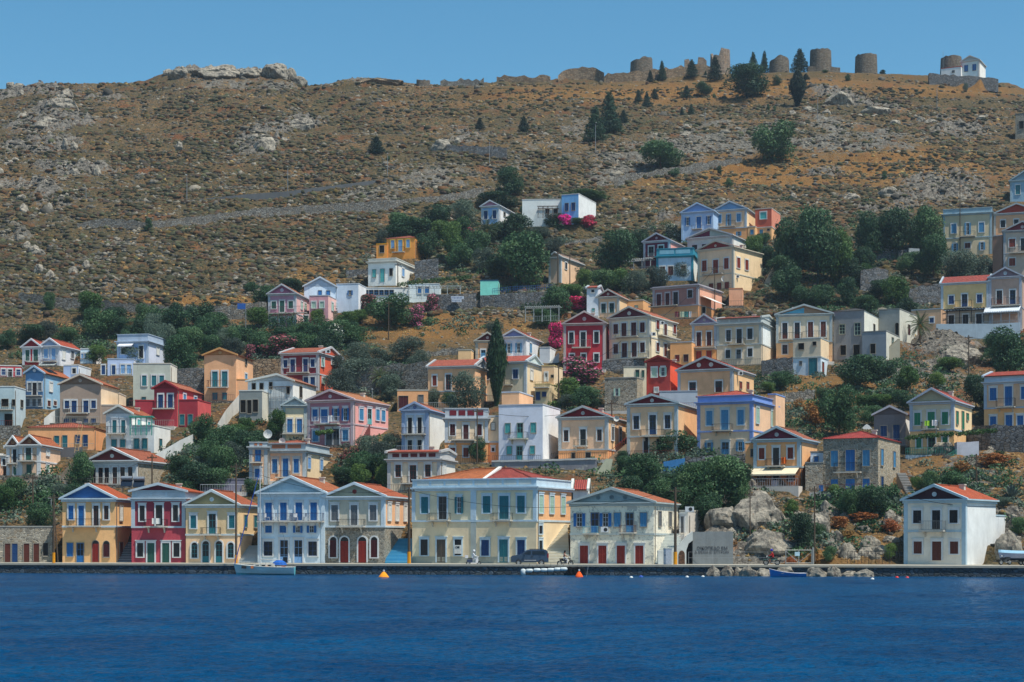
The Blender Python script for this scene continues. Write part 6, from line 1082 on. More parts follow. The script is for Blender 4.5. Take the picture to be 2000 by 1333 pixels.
# ================================================================ stairs, poles, vehicles, boats, people, small things
wm_ = plaster('c8ccc8', .3)
def stairs(name, label, x0, x1, yb, yt, n, Y, mat, depth, cat='staircase', rail=None, dz=.0):
    """straight flight seen from the foot: rises away from the viewer between columns x0,x1"""
    z0 = Zof(yb, Y); mb = MB(); H = Zof(yt, Y + depth) - z0
    for k in range(n):
        y = Y + depth * k / n; mb.box(Xof(x0, Y), Xof(x1, Y), y, y + depth / n + .02, z0 - 1, z0 + H * (k + 1) / n)
    e = MB()
    for k in range(n): y = Y + depth * k / n; z = z0 + H * (k + 1) / n; e.box(Xof(x0, Y), Xof(x1, Y), y - .03, y + .1, z - .03, z + .01)
    o = mb.build(name, mat); tag(o, label, cat); e.build('step_edges', plaster('7cc0d4' if 'turquoise' in label else 'd8dcdc'), o); return o
def flight(name, label, pa, pb, Y, wid, n, mat, cat='staircase', rail=None, under=True):
    """flight rising sideways along the street: foot pa=(px,py) to head pb"""
    xa, za, xb, zb = Xof(pa[0], Y), Zof(pa[1], Y), Xof(pb[0], Y), Zof(pb[1], Y); mb = MB()
    for k in range(n):
        u0 = xa + (xb - xa) * k / n; u1 = xa + (xb - xa) * (k + 1) / n; mb.box(u0, u1, Y, Y + wid, (za if under else za + (zb - za) * k / n) - .6, za + (zb - za) * (k + 1) / n)
    o = mb.build(name, mat); tag(o, label, cat)
    if rail:
        r = MB(); r.tube((xa, Y + .05, za + .95), (xb, Y + .05, zb + .95), .035, n=5)
        for k in range(9): t = k / 8; x, z = xa + (xb - xa) * t, za + (zb - za) * t; r.tube((x, Y + .05, z), (x, Y + .05, z + .95), .02, n=4)
        r.build('handrail', paint(rail), o)
    return o
q1 = HOUSES['yellow house with the blue pediment'][0]; sy = q1.p1[1] + .8
stairs('staircase', 'grey stone steps between the yellow and crimson quay houses', 229, 256, 1100, 1060, 12, sy, plaster('6c7078', .4), 4.5)
stairs('staircase', 'grey steps with white edges beside the khaki house with teal doors', 466, 504, 1100, 1066, 14, YQ(490) + 7.5, plaster('b4bcbc', .3), 5)
stairs('staircase', 'bright turquoise blue painted steps beside the stone ground floor house', 752, 802, 1100, 1052, 18, YQ(776) + 7, plaster('3c9cc4', .2), 7)
stairs('staircase', 'broad white steps climbing between the large double house and the flaking house', 1056, 1113, 1101, 1026, 26, YQ(1090) + 6.5, plaster('d0c8b0', .3), 9)
stairs('staircase', 'whitewashed steps beside the flaking house and the yellow-footed pole', 1280, 1338, 1102, 1043, 20, YQ(1300) + 6.8, plaster('d0d4cc', .3), 6)
flight('staircase', 'red railed steps beside the cream house with the crimson pediment', (1190, 896), (1224, 868), HOUSES['cream house with the crimson pediment'][0].Y - 1.5, 1.2, 12, plaster('a88c70'), rail='a83424')
flight('staircase', 'small steps with white rail on the side of the large rose house', (700, 872), (722, 830), HOUSES['large rose house'][0].p1[1] + 1, 1.2, 12, plaster('8c4c48'), rail='d0d0cc')
stairs('staircase', 'long narrow stone steps leading up beside the stone house with cobalt shutters', 1772, 1790, 970, 925, 14, prof(968, 1781), plaster('847c74', .3), 6)
flight('staircase', 'rubble-edged stone steps climbing below the twin gabled peach house', (104, 945), (140, 905), prof(945, 120), 2, 14, plaster('8c7c6c', .4))
flight('staircase', 'concrete side steps of the grey concrete shell', (1712, 702), (1758, 662), HOUSES['grey concrete shell'][0].Y - 2, 1.6, 14, plaster('a09c8c', .3))
flight('staircase', 'outside steps of the large cream house with red-brown shutters', (1489, 562), (1512, 520), HOUSES['large cream house with red-brown shutters'][0].p1[1] + 5, 1.6, 14, plaster('a8a090', .3), rail='b0a890')
flight('staircase', 'white garden steps beside the crimson red house', (1062, 722), (1092, 690), HOUSES['white house with lilac gable'][0].Y - 2.5, 1.4, 12, plaster('ccd0d0'))
# ---------------------------------------------------------------- poles and cables
wp = paint('54483c', .9, name='pole_wood'); mt_ = paint('8c9094', .5, .3, name='pole_metal'); yl = paint('d89010', .6); PT_ = {}
def pole(key, label, px, yt, yb, Y=None, kind='wood', r=.13, lean=0, foot=None):
    Y = Y or prof(yb, px); z0 = Zof(yb, Y); zt = Zof(yt, Y); L = zt - z0; z0 -= .6 if Y > 212 else 0; nm = dict(wood='utility_pole', lamp='street_lamp', flag='flag_pole', mast='antenna_mast')[kind]
    t = empty(nm, (Xof(px, Y), Y, z0)); tag(t, label, nm.replace('_', ' '), {'wood': 'wooden utility poles', 'lamp': 'slender street lamps'}.get(kind)); h = zt - z0
    MB().tube((0, 0, 0), (lean, 0, h), r, r * .7, 8).build('post', wp if kind == 'wood' else mt_, t)
    if kind == 'wood':
        c = MB(); c.box(lean - .65, lean + .65, -.06, .06, h - .5, h - .38)
        for x in (-.55, -.2, .2, .55): c.tube((lean + x, 0, h - .38), (lean + x, 0, h - .2), .04, n=5)
        c.build('crossarm', wp, t)
    if kind == 'lamp':
        MB().tube((lean, 0, h), (lean + .1, -1.0, h + .1), .04, n=5).build('lamp_arm', mt_, t); MB().box(lean - .02, lean + .22, -1.5, -.9, h + .04, h + .16).build('lamp_head', paint('c4c8cc'), t)
    if foot: MB().tube((0, 0, 0), (0, 0, foot), r + .05, r + .04, 10).build('painted_foot', yl, t)
    PT_[key] = (Xof(px, Y) + lean, Y, zt - .3); return t
qy = lambda px: YQ(px) + 1.6
pole('q1', 'utility pole with yellow foot beside the low grey storehouse', 105, 965, 1101, qy(105), foot=1.3); pole('q1b', 'leaning bare pole next to the yellow house with the blue pediment', 113, 1000, 1098, qy(105) + 1, r=.09, lean=-.4)
pole('q2', 'utility pole with yellow foot in front of the khaki house with teal doors', 461, 905, 1101, qy(461), foot=1.0); pole('q3', 'utility pole with tall yellow foot at the turquoise steps', 799, 952, 1101, qy(800), foot=1.35, r=.17)
pole('q4', 'utility pole with yellow foot beside the white cabinet', 1319, 952, 1103, qy(1319), foot=1.4, r=.17)
for a in [('u1', 'thin utility pole below the twin gabled peach house', 64, 927, 1000), ('u2', 'utility pole against the rubble side wall of the veranda house', 297, 888, 955), ('u3', 'utility pole in front of the old white house with blue pilasters', 821, 795, 880), ('u4', 'tall pole in front of the beige house with maroon panels', 932, 798, 912), ('u5', 'dark pole beside the cream house with the crimson pediment', 1195, 783, 895),
          ('u6', 'grey pole in front of the lemon terrace block', 1091, 712, 800), ('u7', 'rust brown pole before the large rose house', 713, 762, 815), ('u8', 'dark pole in front of the large ivory house', 1221, 655, 720), ('u9', 'dark pole before the large cream house with red-brown shutters', 1396, 522, 612), ('u10', 'pole rising in front of the cream house with blue pilasters', 1505, 776, 842), ('u12', 'pole on the rubble slope below the mustard house', 1892, 655, 752), ('u13', 'tallest dark pole beside the straw house with azure shutters', 1875, 340, 500), ('u14', 'dark pole on the grassy bank above the white walled end house', 1907, 887, 958), ('u15', 'bare pole standing in the dry grass below the long white taverna', 759, 588, 665), ('u16', 'pole in front of the white flat house with turquoise door', 777, 514, 580), ('u17', 'first of two linked poles below the cream cottage', 1089, 492, 562), ('u18', 'second of two linked poles below the cream cottage', 1113, 496, 562), ('u19', 'pole beside the terracotta house', 1536, 425, 500)]: pole(*a, r=.12)
pole('s1', 'thin steel pole on the cliff beneath the ochre house', 1465, 960, 1062, r=.08); pole('s2', 'tall thin pole beside the quay gate', 1591, 950, 1098, YQ(1591) + 6.5, r=.1)
for a in [('l1', 'white lamp post by the hill road bend on the west slope', 168, 367, 400), ('l2', 'white lamp post halfway along the hill road', 365, 345, 396), ('l3', 'white lamp post by the higher part of the hill road', 562, 329, 378), ('l4', 'white lamp post beside the lone conifer above the road', 757, 303, 350), ('l5', 'white lamp post before the isolated retaining wall', 956, 277, 318), ('l6', 'white lamp post below the conifer cluster', 1163, 243, 293), ('l7', 'white lamp post above the big dark tree on the scree', 1377, 215, 247), ('l8', 'white lamp post below the tall dark cypress of the upper hill', 1597, 190, 235), ('l9', 'white lamp post below the intact windmill tower', 1830, 172, 215), ('l10', 'lamp post beside the low dark shed roof', 100, 975, 1010), ('l11', 'lamp post beside the rose house roof', 727, 763, 790)]: pole(*a, kind='lamp', r=.09)
fp = pole('fl', 'white flag pole with a small striped flag', 480, 592, 655, kind='flag', r=.07); MB().box(-1.6, -.05, -.02, .02, 9, 10.1).build('flag', [paint('2c5ca8')], fp).location = (0, 0, (PT_['fl'][2] + .3 - fp.location.z) - 10.2)
pole('am', 'thin radio antenna mast beside the hilltop chapel', 1842, 101, 132, 547, kind='mast', r=.06)
cm_ = paint('1c1c20', .6, name='cable')
def cable(label, a, b, sag=1.2, r=.028):
    a, b = [Vector(PT_[q]) if isinstance(q, str) else Vector((Xof(q[0], q[2]), q[2], Zof(q[1], q[2]))) for q in (a, b)]; P = []
    for k in range(15): t = k / 14; p = a.lerp(b, t); p.z -= 4 * sag * t * (1 - t); P.append(p)
    o = MB().path(P, r, 4).build('overhead_cable', cm_); tag(o, label, 'cable', 'overhead cables')
cable('cable between the khaki house pole and the turquoise steps pole', 'q2', 'q3', 1.4); cable('cable spanning the front of the large double house', 'q3', 'q4', 2.0); cable('cable crossing the front of the white walled end house', (1766, 968, 194), (2020, 982, 190), .8, .035); cable('cable rising from the turquoise steps pole over the cream house roofs', 'u4', 'u5', 1.3, .035)
cable('cable between the crimson pediment house pole and the blue pilaster house pole', 'u5', 'u10', 1.8, .035); cable('cable running down the bank to the green stair rail', 'u14', (1765, 945, 232), 1.5, .035); cable('cable from the lemon block pole toward the ivory house', 'u6', 'u8', 1.5, .035); cable('guy cable from the blue pilaster house pole', 'u10', (1425, 880, 246), .2, .03)
cable('cable from the slope pole to the terrace wall', 'u12', (2005, 640, 300), 1, .035); cable('cable between the veranda house pole and the lower west pole', 'u1', 'u2', 1.4, .03); cable('cable between the first and second linked poles', 'u17', 'u18', .3, .03); cable('cable from the ivory house pole up to the large cream house pole', 'u8', 'u9', 1.6, .035)
# ---------------------------------------------------------------- railings, balustrades, pergolas, awnings
def rail(name, label, pts, Y, h, colr, cat='railing', step=1.4, bars=3, r=.03):
    P = [(Xof(x, Y(x) if callable(Y) else Y), Y(x) if callable(Y) else Y, Zof(y, Y(x) if callable(Y) else Y)) for x, y in pts]; mb = MB()
    for a, b in zip(P[:-1], P[1:]):
        L = math.dist(a, b); n = max(1, int(L / step))
        for k in range(bars): z = h * (k + 1) / bars; mb.tube((a[0], a[1], a[2] + z), (b[0], b[1], b[2] + z), r * .8, n=4)
        for k in range(n + 1): t = k / n; p = [a[i] + (b[i] - a[i]) * t for i in range(3)]; mb.tube(p, (p[0], p[1], p[2] + h), r, n=4)
    o = mb.build(name, paint(colr, .5, name='rail_paint')); tag(o, label, cat); return o
gh = HOUSES['beige house with green shutters'][0]
rail('balustrade', 'sea-green balustrade on the terrace of the green shuttered house', [(1769, 889), (1866, 887)], gh.Y - 2.2, .95, '4c9c88', 'balustrade', .22, 2, .035)
rail('stair_rail', 'sea-green stair rail descending from the terrace', [(1772, 926), (1800, 924), (1826, 916), (1868, 892)], gh.Y - 3.6, .95, '4c9c88', 'railing', .22, 2, .035)
rail('fence', 'blue fence along the stone terrace wall', [(962, 574), (1000, 570), (1078, 566)], lambda x: prof(600, x) - .2, 1.0, '2c4c84', 'fence', .35, 2, .05)
rail('fence', 'black iron railings on the quay in front of the cliff', [(1655, 1101), (1710, 1101), (1764, 1102)], lambda x: YQ(x) + 5.5, 1.35, '1c1c20', 'fence', .35, 2)
rail('fence', 'thin grey wire fence posts beside the graffiti wall', [(1345, 1101), (1440, 1101), (1500, 1101)], lambda x: YQ(x) + 6, 1.3, '9ca0a4', 'fence', 2, 2, .022)
g = empty('quay_gate', (Xof(1560, YQ(1560) + 6), YQ(1560) + 6, 1.2)); tag(g, 'grey tube gate with a small pale notice in front of the cliff', 'gate'); gm_ = paint('9ca0a0', .4, .4, name='gate_metal'); mb = MB(); L = 26 * 190 / F
for x in (-L, 0, L): mb.tube((x, 0, 0), (x, 0, 1.65), .05)
for z in (.15, 1.6): mb.tube((-L, 0, z), (L, 0, z), .04)
mb.tube((-L, 0, 1.5), (0, 0, .2), .03).tube((L, 0, 1.4), (.0, 0, .2), .03).build('gate_frame', gm_, g); MB().tube((L + .15, 0, 0), (L + .15, 0, 1.9), .11).build('gate_post', gm_, g); MB().box(-.45, .1, -.07, -.04, .95, 1.4).build('notice', paint('a8c8d8'), g)
def awning(label, x0, x1, yt, yb, house, colr='d8ccb0', out=2.0, up=0):
    s = HOUSES[house][0]; a0, Ya = fpos(s, x0); a1, Yb_ = fpos(s, x1); z1 = Zof(yt, s.Y) - s.zb; z0 = Zof(yb, s.Y - out) - s.zb; t = empty('awning', (s.p0[0], s.p0[1], s.zb), -s.t); tag(t, label, 'awning')
    mb = MB(); mb.face([(a0, -.1, z1), (a1, -.1, z1), (a1, -out, z0), (a0, -out, z0)]); mb.face([(a0, -out, z0), (a1, -out, z0), (a1, -out, z0 - .2), (a0, -out, z0 - .2)]); mb.face([(a0, -.1, z1 - .03), (a0, -out, z0 - .03), (a1, -out, z0 - .03), (a1, -.1, z1 - .03)])
    mb.build('canopy', plaster(colr), t); f = MB()
    for a in (a0 + .05, a1 - .05): f.tube((a, -.1, z0 - .3), (a, -out, z0 - .05), .03)
    f.build('awning_arms', mt_, t)
awning('cream canvas awning over the terrace of the ochre house on the cliff', 1462, 1561, 915, 926, 'ochre house on the cliff'); awning('white veranda awning on the mushroom pink house', 1924, 1994, 600, 608, 'mushroom pink house', 'c8d0d8', 3); awning('small white awning on the lavender flat roofed house', 234, 262, 671, 675, 'lavender flat roofed house', 'd8dce0', 1.2)
awning('small grey awning over the lilac twin house veranda', 80, 112, 709, 715, 'white and lilac twin house', 'a8b4b4', 1.6)
s = HOUSES['dusty pink house'][0]; t = empty('awning', (s.p0[0], s.p0[1], s.zb), -s.t); tag(t, 'white sloping canvas awning on the side of the dusty pink house', 'awning')
MB().face([(s.W + .1, .8, 4.6), (s.W + .1, 6.5, 4.6), (s.W + 3.2, 6.5, 3.1), (s.W + 3.2, .8, 3.1)]).face([(s.W + .1, .8, 4.56), (s.W + 3.2, .8, 3.06), (s.W + 3.2, 6.5, 3.06), (s.W + .1, 6.5, 4.56)]).build('canopy', plaster('d0d0cc'), t)
s = HOUSES['ochre house on the cliff'][0]; t = empty('terrace', (s.p0[0], s.p0[1], s.zb), -s.t); tag(t, 'cantilevered terrace with dark red slab and thin railing at the cliff edge', 'terrace')
MB().box(-1.6, s.W + .1, -2.4, 0, -.25, .0).build('slab', plaster('7c2c38'), t); MB().box(-.6, s.W * .4, -1.9, 0, -1.7, -.26).build('underside', plaster('74303c'), t); mb = MB()
railing(mb, lambda a, o, z: (a, -o, z), -1.5, s.W, 2.3, 0, 1.0, .3, .015); mb.build('railing', paint('4c3028', name='ironwork'), t); MB().box(s.W * .45, s.W * .58, -1.6, -1.0, 0, .75).build('table', paint('c8ccd0'), t)
def pergola(label, house, x0, x1, yt, out, colr, glazed=False):
    s = HOUSES[house][0]; a0 = fpos(s, x0)[0]; a1 = fpos(s, x1)[0]; z = Zof(yt, s.Y - out) - s.zb; t = empty('pergola', (s.p0[0], s.p0[1], s.zb), -s.t); tag(t, label, 'pergola'); p = MB(); n = 5
    for k in range(n): a = a0 + (a1 - a0) * k / (n - 1); p.box(a - .06, a + .06, -out, -out + .12, z - 2.6, z)
    p.build('posts', paint(colr), t); b = MB()
    for k in range(16): a = a0 + (a1 - a0) * k / 15; b.box(a - .04, a + .04, -out - .3, -.05, z + .12, z + .22)
    b.box(a0 - .2, a1 + .2, -out - .05, -out + .1, z, z + .12).box(a0 - .2, a1 + .2, -.25, -.1, z, z + .12).build('beams', paint(colr), t); r = MB(); railing(r, lambda a, o, z: (a, -o, z), a0, a1, out, z - 2.5, z - 1.6, .3, .02, ends=False); r.build('railing', paint(colr, name='ironwork'), t); return t
pergola('black steel pergola over the terrace of the mustard house', 'mustard house', 1831, 1925, 604, 2.8, '181a20'); pergola('white pergola frame on the terrace of the mushroom pink house', 'mushroom pink house', 1925, 1992, 610, 2.8, 'b0b8c0'); pergola('pale pergola in front of the crimson red house', 'crimson red house', 1030, 1095, 598, 2, 'a8b0b0'); pergola('white framed pergola in front of the plum house', 'plum house', 1213, 1278, 505, 2.5, 'c8ccd0'); pergola('green topped roof pergola of the pale grey terraced house', 'pale grey terraced house', 258, 300, 816, 1, '4ca090'); pergola('brown reed pergola in front of the white villa', 'white villa', 1052, 1090, 404, 3, '5c4434'); pergola('vine covered pergola in front of the long white taverna', 'long white taverna', 800, 900, 560, 3, 'b8c0c0')
# trained vines (leafy strips)
def vine(label, pts, dep, Y, thick=.35, cat='vine', kind='l', n=1500):
    P = [(Xof(x, Y), Y, Zof(y, Y)) for x, y in pts]; C_, Q = [], []
    for a, b in zip(P[:-1], P[1:]):
        m_ = max(2, int(math.dist(a, b) / .7))
        for k in range(m_): t = k / m_; C_.append(tuple(a[i] + (b[i] - a[i]) * t for i in range(3))); Q.append((.5, dep, thick))
    c = np.array(C_).mean(0); o = empty('vine', tuple(c)); tag(o, label, cat); me = leaf_mesh('foliage', [tuple(np.array(q) - c + np.array([0, 0, 50])) for q in C_], Q, n, .13, LM[kind], .3, .7, 77); ob = link('foliage', me, o, loc=(0, 0, -50)); s = MB().path([tuple(np.array(q) - c) for q in P], .05); s.build('stem', bark, o)
vine('long horizontal grape vine before the green shuttered house', [(1775, 855), (1820, 851), (1870, 848), (1930, 842), (1950, 841)], 1.0, gh.Y - 2.6); vine('green vine above the rose house terrace', [(622, 846), (655, 841)], 1.2, HOUSES['large rose house'][0].Y - 2.2, n=700); vine('leafy vine roof along the taverna terrace', [(780, 556), (830, 550), (880, 545), (925, 540)], 2.0, HOUSES['long white taverna'][0].Y - 2)
vine('dark ivy hanging over the wall below the stone house', [(1630, 972), (1680, 968), (1740, 966), (1755, 962)], 1.0, HOUSES['stone house with cobalt shutters'][0].Y - 4.2, 1.3, 'ivy', 'b', 3500); vine('green hedge strip below the speckled stone house', [(1075, 790), (1110, 784), (1150, 784)], .6, prof(800, 1110), .6, 'hedge', n=900); vine('green hedge below the pale pink house', [(530, 632), (580, 636), (640, 640), (700, 648)], 1.2, prof(655, 610), 2.2, 'hedge', 'b', 5000); vine('hedge strip uphill of the crimson red house', [(1020, 602), (1060, 598), (1100, 596)], 1.0, prof(612, 1060), 1.0, 'hedge', 'b', 1500)
# ---------------------------------------------------------------- quay furniture
cb = empty('electric_cabinet', (Xof(1304, YQ(1304) + 2.6), YQ(1304) + 2.6, 1.2)); tag(cb, 'white metal electric cabinet beside the yellow-footed pole', 'cabinet'); MB().box(-.46, .46, -.25, .25, 0, 1.75).box(-.5, .5, -.28, .28, 1.75, 1.8).build('body', paint('b8c0c8'), cb); MB().box(-.4, .4, -.27, -.255, .08, 1.68).build('door', paint('a8b4c4'), cb); MB().box(-.36, -.28, -.29, -.275, .9, 1.15).build('handle', paint('1c1c20'), cb)
def ac(label, px, py, Y, w=.85):
    t = empty('air_conditioner', (Xof(px, Y), Y, Zof(py, Y))); tag(t, label, 'air conditioner', 'wall air conditioners'); MB().box(-w / 2, w / 2, 0, .35, 0, .6).build('casing', paint('c8ccd0'), t); MB().lathe([(.001, -.02), (.2, -.02), (.23, 0)], (.1, 0, .3), 12, axis='y').build('fan_grille', paint('2c3034'), t)
ac('air conditioner on the pale shed roof', 1347, 1000, YQ(1347) + 9, 1.0); ac('air conditioner under the open shutters of the flaking house', 1181, 1040, HOUSES['flaking house with red doors'][0].Y - .7); ac('air conditioner on the gable of the red and maroon duplex', 640, 690, HOUSES['red and maroon duplex'][0].p1[1] + 1.2); ac('air conditioner on the corner of the large ivory house', 1276, 656, HOUSES['large ivory house'][0].p1[1] - .3); ac('upper air conditioner on the side of the large ivory house', 1293, 634, HOUSES['large ivory house'][0].p1[1] + 2.3); ac('air conditioner on the side of the large cream house', 1440, 543, HOUSES['large cream house with red-brown shutters'][0].p1[1] + .8)
ac('air conditioner on the house with two oculi', 1446, 733, HOUSES['house with two oculi'][0].p1[1] + 2)
def dish(label, px, py, Y, r=.45):
    t = empty('satellite_dish', (Xof(px, Y), Y, Zof(py, Y))); tag(t, label, 'satellite dish', 'satellite dishes'); o = MB().lathe([(.001, .12), (r * .6, .06), (r, -.04), (r * .6, .04)], n=16, axis='y').build('reflector', paint('d0d0cc'), t); MB().tube((0, .1, 0), (0, .2, -1.1), .04).build('mount', mt_, t)
dish('white satellite dish above the narrow tower house', 523, 848, HOUSES['narrow tower house'][0].Y + 3, .6); dish('satellite dish behind the narrow tower house parapet', 551, 862, HOUSES['narrow tower house'][0].Y + 4); dish('satellite dish on the cream house with the crimson pediment', 1204, 818, HOUSES['cream house with the crimson pediment'][0].Y - .6, .4); dish('satellite dish below the large cream house', 1414, 545, HOUSES['large cream house with red-brown shutters'][0].Y - 1.2, .6)
def solar(label, px, py, Y):
    t = empty('solar_heater', (Xof(px, Y), Y, Zof(py, Y))); tag(t, label, 'solar water heater', 'rooftop solar water heaters'); MB().lathe([(.001, -.7), (.28, -.7), (.28, .7), (.001, .7)], (0, 0, 1.15), 12, axis='x').build('tank', paint('a8acb0', .3, .6), t)
    MB().face([(-.7, -.7, .1), (.7, -.7, .1), (.7, .1, .95), (-.7, .1, .95)]).face([(-.7, .14, .95), (.7, .14, .95), (.7, -.66, .06), (-.7, -.66, .06)]).build('collector', paint('1c2838', .2), t); mb = MB()
    for x in (-.6, .6): mb.tube((x, .15, -.6), (x, .15, 1.0), .03).tube((x, -.6, -.6), (x, -.6, .12), .03)
    mb.build('stand', mt_, t)
solar('solar heater tank on the low grey shed', 423, 938, HOUSES['low grey shed'][0].Y + 2); solar('first solar heater behind the yellow quay house roof', 248, 952, HOUSES['yellow house with the blue pediment'][0].Y + 12); solar('second solar heater beside the crimson house roof', 272, 953, HOUSES['yellow house with the blue pediment'][0].Y + 12)
s = HOUSES['blue house with solar panels'][0]; t = empty('solar_array', (s.p0[0], s.p0[1], s.zb), -s.t); tag(t, 'dark solar panels lying on the roof of the steel blue house', 'solar panel'); W, ze, zp = s.W, zf(s, 729), zf(s, 717)
for y in (2.6, 4.8): MB().face([(W * .95, y, ze + .42), (W * .95, y + 1.9, ze + .42), (W * .55, y + 1.9, zp + .16), (W * .55, y, zp + .16)]).build('panel', paint('142438', .15), t)
def chair(label, px, house, dz=None, out=.5, colr='c8ccd0', side=1):
    s = HOUSES[house][0]; a, Y = fpos(s, px); t = empty('garden_chair', (s.p0[0] + s.e[0] * a - s.d[0] * out, s.p0[1] + s.e[1] * a - s.d[1] * out, dz), side); tag(t, label, 'chair', 'garden chairs on balconies'); m = paint(colr); MB().box(-.22, .22, -.22, .22, .4, .44).build('seat', m, t); MB().box(-.22, .22, .2, .24, .44, .9).build('backrest', m, t)
    for x in (-.2, .2):
        for y in (-.2, .2): MB().box(x - .02, x + .02, y - .02, y + .02, 0, .4).build('leg', m, t)
bl = HOUSES['pale blue three storey house'][0]; zb3 = Zof(1018, bl.Y) + .02
for px, d, r_ in ((524, 'first white plastic chair from the mast on the long blue balcony', 1.2), (538, 'second white plastic chair from the mast on the long blue balcony', -1.2), (580, 'third white plastic chair from the mast on the long blue balcony', .3), (597, 'fourth white plastic chair from the mast on the long blue balcony', -.8)): chair(d, px, 'pale blue three storey house', zb3, .5, side=r_)
# ---------------------------------------------------------------- road vehicles
def wheel(t, x, z, r, w, y, nm='wheel', rimc='b8bcc0', thin=False):
    o = MB().lathe([(r * .62, -w / 2), (r * .92, -w / 2), (r, -w / 4), (r, w / 4), (r * .92, w / 2), (r * .62, w / 2)], (x, y, z), 20, axis='y').build(nm, paint('101012', .8), t)
    rim = MB().lathe([(r * .55, -w / 2 + .01), (r * .66, -w / 2 + .005), (r * .66, w / 2 - .005), (r * .55, w / 2 - .01), (r * .55, -w / 2 + .01)], (x, y, z), 20, axis='y')
    for k in range(5 if not thin else 8):
        a = k * 2 * math.pi / (5 if not thin else 8); rim.tube((x, y - w * .3, z), (x + r * .6 * math.cos(a), y - w * .3, z + r * .6 * math.sin(a)), .035 if not thin else .008, n=4)
    rim.tube((x, y - w / 2, z), (x, y + w / 2, z), r * .16, n=8); rim.build('rim', paint(rimc, .3, .7, name='wheel_rim'), o); return o
def car(label, px, py, Y, L, H, colr, kind='van', rz=0, nm='parked_car', cat='car', flip=1, pitch=0):
    t = empty(nm, (Xof(px, Y), Y, Zof(py, Y)), rz); t.rotation_euler[1] = pitch; t.scale = (flip, 1, 1); tag(t, label, cat); hw = .9; h = H; m = paint(colr, .25, .35, name='car_paint'); l = L / 2
    if kind == 'van': prof_ = [(-l, .35), (-l, .95), (-l + .15, 1.08), (-l + 1.05, 1.22), (-l + 1.75, h - .08), (-l + 2.1, h), (l - .35, h), (l - .1, h - .2), (l, .9), (l, .35)]; g0 = [(-l + 1.3, 1.24), (-l + 1.9, h - .17), (-l + 2.25, h - .17), (-l + 2.25, 1.22)]; gl = [g0, [(-l + 2.4, 1.22), (-l + 2.4, h - .17), (l - .55, h - .17), (l - .3, 1.22)]]
    else: prof_ = [(-l, .32), (-l, .72), (-l + .2, .88), (-l + 1.0, 1.0), (-l + 1.7, h - .04), (-l + 2.2, h), (l - 1.0, h - .03), (l - .25, 1.05), (l, .9), (l, .32)]; gl = [[(-l + 1.25, 1.0), (-l + 1.8, h - .1), (-l + 2.2, h - .08), (-l + 2.2, 1.0)], [(-l + 2.3, 1.0), (-l + 2.3, h - .08), (l - 1.1, h - .12), (l - .55, 1.02)]]
    body_ = MB(); n = len(prof_); xr = [-hw, -hw * .97, hw * .97, hw]; fn = lambda a, o, z: (a, o, z)
    def inset(z): return hw - .03 - (0.16 * max(0, (z - 1.1)) / max(.3, h - 1.1))
    for i in range(n):
        a, b = prof_[i], prof_[(i + 1) % n]; ya, yb2 = inset(a[1]), inset(b[1]); body_.face([(a[0], -ya, a[1]), (b[0], -yb2, b[1]), (b[0], yb2, b[1]), (a[0], ya, a[1])])
    for sg in (-1, 1): body_.face([(p[0], sg * inset(p[1]), p[1]) for p in prof_])
    bo = body_.build('body', m, t); mod = bo.modifiers.new('soft', 'BEVEL'); mod.width = .05; mod.segments = 2; mod.limit_method = 'ANGLE'
    for gq in gl:
        for sg in (-1, 1): MB().face([(p[0], sg * (inset(p[1]) + .012), p[1]) for p in gq]).build('window', glass(), t)
    a, b = prof_[3], prof_[4]; d = .12; w0, w1 = inset(a[1]) - .12, inset(b[1]) - .1; MB().face([(a[0] + .12 - .02, -w0, a[1] + .09), (b[0] - .05 - .02, -w1, b[1] - .05), (b[0] - .05 - .02, w1, b[1] - .05), (a[0] + .12 - .02, w0, a[1] + .09)]).build('windscreen', glass(), t)
    for sg in (-1, 1):
        wheel(t, -l + .85, .32, .33, .22, sg * (hw - .1)); wheel(t, l - .8, .32, .33, .22, sg * (hw - .1))
        MB().box(-l - .02, -l + .25, sg * .55, sg * .84, .75, .9).build('headlight', paint('d8dce0', .1), t); MB().box(l - .12, l + .02, sg * .7, sg * .86, .85, 1.35 if kind == 'van' else 1.05).build('tail_light', paint('8c1418', .2), t)
        MB().box(-l + 1.45, -l + 1.62, sg * .88, sg * 1.06, 1.15, 1.32).build('wing_mirror', m, t)
    MB().box(-l + 1.5, l - 1.4, -hw - .01, -hw + .04, .52, .6).build('side_moulding', paint('9ca0a8'), t); MB().box(-l + 2.3, -l + 2.5, -hw - .01, -hw + .03, 1.02, 1.08).box(-l + 3.2, -l + 3.4, -hw - .01, -hw + .03, 1.02, 1.08).build('door_handle', paint('2c3038'), t)
    if kind == 'van':
        for sg in (-1, 1): MB().tube((-l + 2.1, sg * .62, h + .05), (l - .5, sg * .62, h + .05), .03).build('roof_rail', paint('1c1c20'), t)
    return t
car('dark slate blue people carrier parked on the quay road', 1034.5, 1104.3, YQ(1034) + 3.1, 4.25, 1.78, '3c4c60', nm='parked_van', cat='van')
yc = prof(497, 1735) - 2.5; car('white hatchback parked on the sloping upper track', 1735, 497, yc, 4.6, 1.48, 'd8dce0', 'car', .1, flip=-1, pitch=R(7)); car('dark hatchback mostly hidden by bushes beside the white one', 1672, 502, prof(503, 1672) - 2, 3.9, 1.4, '23262c', 'car', .2)
